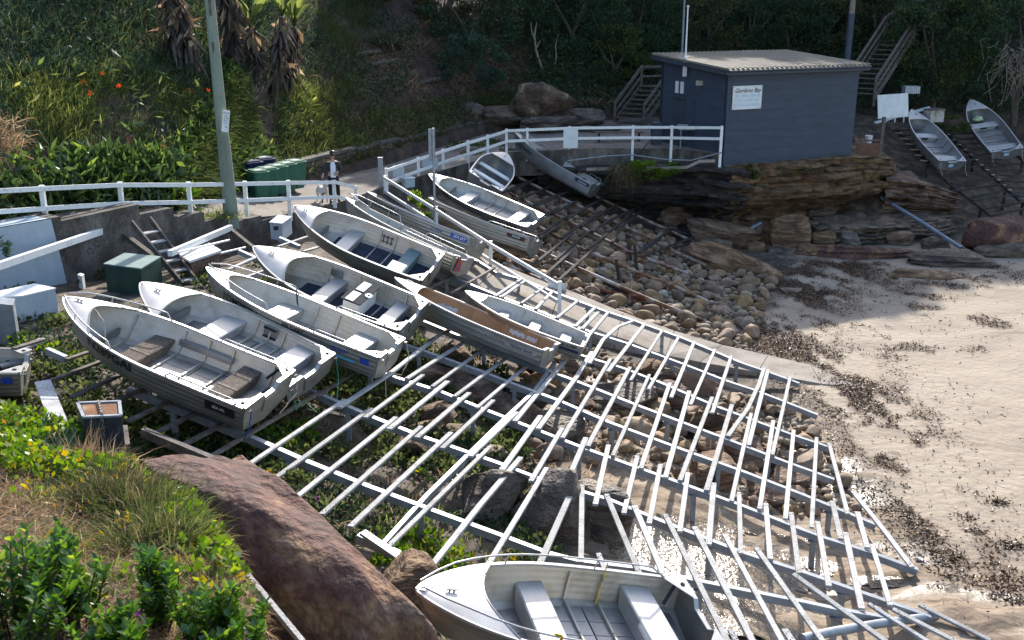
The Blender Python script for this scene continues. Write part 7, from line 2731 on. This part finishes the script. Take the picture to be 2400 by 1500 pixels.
for a in (('shaggy strelitzia left of the green pole with grey dead leaves', 425, 150, 2.7, -.15, 4, 701, 1.5), ('leaning strelitzia trunk close left of the green pole', 465, 185, 2.9, -.5, 3, 702, .9), ('shaggy strelitzia just right of the green pole', 545, 165, 3.0, .1, 5, 703, 1.6),
          ('strelitzia with bright paddle leaves between the pole and the leaning trunks', 592, 172, 1.65, .05, 9, 704, 1.2), ('leaning strelitzia with a bare trunk, second from the right', 640, 240, 3.2, .6, 7, 705, .7), ('rightmost strelitzia leaning over the bare slope', 672, 218, 2.6, .5, 8, 706, .7)):
    palm(*a)

# ------------------------------------------------------------------ plants by the path, ledge and ramp
def ivy(name, label, cat, base, c, radii, n, L, W, mat, seed, k=14, extra=None):
    return shrub(name, label, cat, base, c, radii, n, L, W, mat, seed, k, False, None, 2, extra)
p = at_y(975, 455, 37.4)
ivy('creeper', 'bright green creeper hanging between the handrails of the ramp', 'creeper', (float(p[0]), 37.4, 2.6), (.2, 0, .35), (.75, .5, .75), 2200, .14, .10, L_VINE, 801, 20)
p = at_y(1505, 385, 44.6)
ivy('weeds', 'bright green weeds on the ledge left of the shed', 'weeds', (float(p[0]), 44.6, 3.35), (.5, 0, .1), (1.3, .5, .42), 2600, .11, .07, L_VINE, 802, 26)
p = at_y(1470, 380, 45.0)
tussock('tussock', 'brown green tussock hanging over the ledge beside the fence', (float(p[0]), 45.0, 3.4), 700, .9, .022, L_OLIVE, 803, .28, .7, 1.4, None, .9)
p = at_y(1750, 385, 43.9)
ivy('creeper', 'small green bush growing on the ledge at the shed foot', 'creeper', (float(p[0]), 43.9, 3.3), (0, -.1, .0), (.42, .35, .5), 900, .11, .08, L_MID, 804, 12)
p = at_y(1830, 388, 44.3)
ivy('creeper', 'thin trailing creeper along the shed foot', 'creeper', (float(p[0]), 44.3, 3.4), (.2, .1, .0), (1.6, .4, .22), 900, .09, .06, L_OLIVE, 805, 18)
p = at_y(2178, 285, 52.6)
ivy('weeds', 'green weeds around the rusty box by the dark dinghies', 'weeds', (float(p[0]) + .9, 52.6, 4.4), (0, 0, 0), (1.1, .6, .5), 1500, .13, .09, L_MID, 806, 18)
p = at_y(1130, 330, 47.0)
ivy('weeds', 'weeds along the foot of the stone wall behind the fence', 'weeds', (float(p[0]), 47.5, 3.85), (0, 0, .1), (1.6, 2.0, .25), 1800, .14, .08, L_MID, 807, 22)
p = at(520, 497, 4.5)
tussock('tussock', 'bright tuft of grass at the foot of the green pole', (float(p[0]), float(p[1]) - .1, 4.4), 260, .4, .022, L_BRIGHT, 808, .3, 1.0, .6)
p = at(410, 490, 4.75)
ivy('canna_plant', 'bright broad leaf plant behind the fence left of the pole', 'plant', (float(p[0]), float(p[1]) + .4, 4.6), (0, 0, .25), (.35, .3, .35), 40, .5, .16, L_VINE, 809, 6)

# growth below the wall and under the upper slip
def low_growth(name, mat, n, x0, x1, y0, y1, L, W, seed, lo=-.05, hi=.3, sc=.8, h=.18, blade=False, cut=None):
    gg = np.random.default_rng(seed)
    x, y = gg.uniform(x0, x1, n), gg.uniform(y0, y1, n)
    k = gg.uniform(0, 1, n) < sstep(lo, hi, n2(x, y, sc, 4, seed))
    if cut is not None:
        k &= cut(x, y)
    x, y = x[k], y[k]
    z = interp_ground(x, y)
    m = len(x)
    P = np.stack([x, y, z + gg.uniform(0, h, m)], 1)
    D = gg.normal(size=(m, 3)) * .7 + np.array([0, 0, .6 if not blade else 1.0])
    if blade:
        V, F = blade_geo(P, D, gg.uniform(L * .5, L, m), gg.uniform(W * .6, W, m), .5)
    else:
        V, F = leaf_geo(P, D, gg.uniform(L * .6, L, m), gg.uniform(W * .6, W, m), .15)
    kind(link(name, np_mesh(name, V, F, mat)), 'stuff')
notbank = lambda x, y: bank_mask(x, y) < .5
slope = lambda x, y: (x < 1.0 - .12 * (y - 14)) & (y < 31) & ((y < 20.5) | (x > -6.5) | (n2(x, y, 1.1, 3, 39) > .16))
low_growth('ivy', L_MID, 90000, -12.5, 1.2, 12.0, 26, .13, .10, 31, -.15, .2, .75, .25, False, slope)
low_growth('ivy', L_VINE, 42000, -9.5, 1.0, 11.5, 18.5, .13, .10, 32, -.02, .28, .7, .25, False, slope)
low_growth('ivy', L_DARK, 60000, -12.5, 1, 13, 28, .13, .09, 33, -.1, .25, .6, .2, False, slope)
low_growth('dry_weeds', L_DRY, 12000, -9, 1.5, 12, 24, .45, .016, 34, -.05, .3, .8, .05, True, slope)
low_growth('weed_grass', L_BRIGHT, 5000, -5, 1.0, 11.5, 16, .4, .02, 35, -.1, .25, .8, .05, True, slope)
# sandy twig litter in the middle
low_growth('twig_litter', L_DRY, 3000, -2, 2, 17, 24, .4, .02, 36, -.1, .3, .9, .08, True)
# pink flowers
fl = []
for u, v in ((517, 1098), (522, 1106), (573, 1122), (603, 1128), (565, 1143), (586, 1140), (745, 1196), (862, 1226), (100, 993), (160, 1088), (213, 1118), (219, 1128), (332, 1487)):
    c = on(u, v, lambda x, y: ground_z(x, y)) + np.array([0, 0, .16])
    fl.append(leaf_geo(c[None] + rng.normal(size=(8, 3)) * .02, rand_dirs(8, .6), .055, .045, .3))
stuff('pink_flowers', fl, FLOWER_P)

# ------------------------------------------------------------------ the near bank
def bank_pts(n, seed, box=(-9.5, -.6, 3.8, 13.2), dens=None):
    gg = np.random.default_rng(seed)
    x, y = gg.uniform(box[0], box[1], n), gg.uniform(box[2], box[3], n)
    k = (bank_mask(x, y) > .55) & (np.hypot(x + 4.93, y - 11.0) > .62)
    if dens is not None:
        k &= gg.uniform(0, 1, n) < dens(x, y)
    x, y = x[k], y[k]
    return np.stack([x, y, ground_z(x, y)], 1)
def bank_leaves(name, mat, n, L, W, seed, dens=None, h=.2, blade=False, up=.6, box=(-9.5, -.6, 3.8, 13.2), droop=.6):
    P = bank_pts(n, seed, box, dens)
    m = len(P)
    P[:, 2] += rng.uniform(-.02, h, m)
    D = rng.normal(size=(m, 3)) * .75 + np.array([0, 0, up])
    if blade:
        V, F = blade_geo(P, D, rng.uniform(L * .5, L, m), rng.uniform(W * .5, W, m), droop * rng.uniform(.4, 1.4, m))
    else:
        V, F = leaf_geo(P, D, rng.uniform(L * .6, L, m), rng.uniform(W * .7, W, m), .15)
    kind(link(name, np_mesh(name, V, F, mat)), 'stuff')
dn = lambda sc, lo, hi, sd: (lambda x, y: sstep(lo, hi, n2(x, y, sc, 4, sd)))
bank_leaves('dry_grass', L_DRY, 120000, .30, .009, 61, dn(.7, -.45, -.1, 161), .08, True, .35, droop=1.0)
bank_leaves('dry_grass', L_OLIVE, 6000, .35, .010, 62, dn(.8, -.1, .25, 162), .08, True, .8)
bank_leaves('vine_leaves', L_VINE, 7000, .085, .075, 63, dn(.8, -.02, .3, 163), .22)
bank_leaves('vine_leaves', L_VINE, 14000, .10, .09, 64, None, .28, box=(-9, -4.2, 9.6, 12.9))
bank_leaves('vine_leaves', L_MID, 9000, .09, .07, 65, dn(.9, -.05, .25, 165), .2)
bank_leaves('yellow_leaves', L_YELLOW, 6500, .09, .045, 66, dn(.9, .05, .35, 166), .3)
bank_leaves('green_grass', L_BRIGHT, 36000, .42, .010, 67, dn(.7, .05, .3, 167), .05, True, 1.2)
# vine leaves along the edge of the brown boulder
fl = []
for k in range(420):
    t = rng.uniform(0, 1)
    c = np.array([-3.35 + 1.1 * t, 9.6 - 2.3 * t, 0]) + rng.normal(size=3) * np.array([.16, .14, 0])
    c[2] = float(ground_z(c[0], c[1])) + rng.uniform(.02, .22)
    fl.append(leaf_geo(c[None], rand_dirs(1, .5), .095, .085, .1))
stuff('vine_leaves', fl, L_VINE)
# creeping patch over the long rock ridge
P = at(590, 1130, 4.75)
ivy('creeper', 'flowering creeper spilling over the back of the massive boulder', 'creeper', (float(P[0]), float(P[1]) + .25, 4.62), (0, 0, .02), (.62, .28, .13), 1300, .06, .045, L_MID, 901, 20, (L_YELLOW, 160, .06, .04))
P = at(935, 1330, 2.7)
ivy('creeper', 'small green creeper at the bow of the foreground dinghy', 'creeper', (float(P[0]), float(P[1]), 2.6), (0, 0, .1), (.35, .3, .25), 500, .08, .06, L_VINE, 902, 10)
# rushes
def bp(u, v):
    return on(u, v, lambda x, y: ground_z(x, y), 3, 40)
for k, (u, v, n, L, lb, mt) in enumerate([(255, 1195, 750, .85, 'stiff brown green rush clump below the black chained box', L_OLIVE), (370, 1290, 900, .75, 'thick green rush clump beside the massive boulder', L_MID), (330, 1220, 500, .8, 'fine leaved rush clump between the two big clumps', L_MID), (75, 1050, 120, .6, 'upright flag leaves in the vines at the left edge', L_BLUE), (130, 1075, 110, .55, 'second upright flag leaf clump in the vines', L_BLUE), (205, 1120, 400, .8, 'dry rush clump right under the black chained box', L_DRY)]):
    tussock('rush_clump', lb, bp(u, v), n, L, .011 if k not in (3, 4) else .035, mt, 910 + k, .16, 1.3, .55, None, .35)
# glossy shrubs closest to the camera
def glossy(label, base, h, r, ns, seed):
    gg = np.random.default_rng(seed)
    root = empty('glossy_shrub', label, 'shrub', base)
    gs = []
    m = MB()
    for s in range(ns):
        a = gg.uniform(0, 6.28)
        q = gg.uniform(0, 1) ** .6
        tip = np.array([math.cos(a) * r * q, math.sin(a) * r * q, h * gg.uniform(.55, 1.05) * (1 - .35 * q)])
        b0 = tip * np.array([.35, .35, .0])
        m.tube([b0, (b0 + tip) / 2 + gg.normal(size=3) * .02, tip], [.009, .007, .004], 5)
        nw = 9
        for w in range(nw):
            f = .35 + .65 * w / (nw - 1)
            p = b0 + (tip - b0) * f
            dr = unit(tip - b0)
            for j in range(3):
                t = j * 2.094 + w * 1.1
                d = np.array([math.cos(t), math.sin(t), .55 + .7 * (w / nw)])
                gs.append((p + gg.normal(size=3) * .004, d))
    P = np.array([x_[0] for x_ in gs])
    D = np.array([x_[1] for x_ in gs])
    n = len(P)
    # rounded leaves of six points
    D = unit(D)
    S_ = unit(np.cross(D, unit(gg.normal(size=(n, 3)) * .3 + np.array([0, 0, 1.0]))))
    N_ = np.cross(S_, D)
    L = gg.uniform(.062, .095, n)[:, None]
    W = L * gg.uniform(.40, .52, (n, 1))
    V = np.stack([P, P + D * L * .3 + S_ * W * .42 + N_ * L * .05, P + D * L * .68 + S_ * W * .5 + N_ * L * .04, P + D * L - N_ * L * .10, P + D * L * .68 - S_ * W * .5 + N_ * L * .04, P + D * L * .3 - S_ * W * .42 + N_ * L * .05, P + D * L * .5 - N_ * L * .03], 1).reshape(-1, 3)
    b = np.arange(n)[:, None] * 7
    F = np.concatenate([b + np.array([[6, k, (k + 1) % 6]]) for k in range(6)])
    link('foliage', np_mesh('foliage', V, [F], L_GLOSS, True), root)
    m.build('stems', BARK, root, 60)
    return root
GL = [(30, 1500, .85, .46, 46, 'glossy dark green shrub filling the bottom left corner'), (175, 1450, .85, .26, 26, 'glossy shrub with an upright shoot beside the corner shrub'), (500, 1490, .5, .26, 20, 'low glossy shrub at the bottom right of the boulder vines'), (375, 1455, .75, .24, 24, 'upright glossy shrub left of the massive boulder'), (560, 1505, .45, .25, 18, 'small glossy sprig under the massive boulder'), (270, 1530, .42, .25, 18, 'small glossy shrub at the bottom edge between two others')]
for k, (u, v, h, r, ns, lb) in enumerate(GL):
    glossy(lb, bp(u, v + 30), h, r, ns, 950 + k)
# shrub tip at the left edge by the wall
p = at(-8, 585, 5.0)
ivy('shrub', 'grey green shrub tip cut by the left edge', 'shrub', (float(p[0]) - .1, float(p[1]), 4.9), (0, 0, .1), (.35, .3, .35), 300, .16, .04, L_BLUE, 990, 8)
# grey trellis board among the boulder vines
beam_thing('fence_rail', 'weathered grey rail sunk in the vines left of the massive boulder', 'rail', [(at(560, 1325, 4.75), at(712, 1510, 4.6), .05, .07, PLANK, 'rail')])
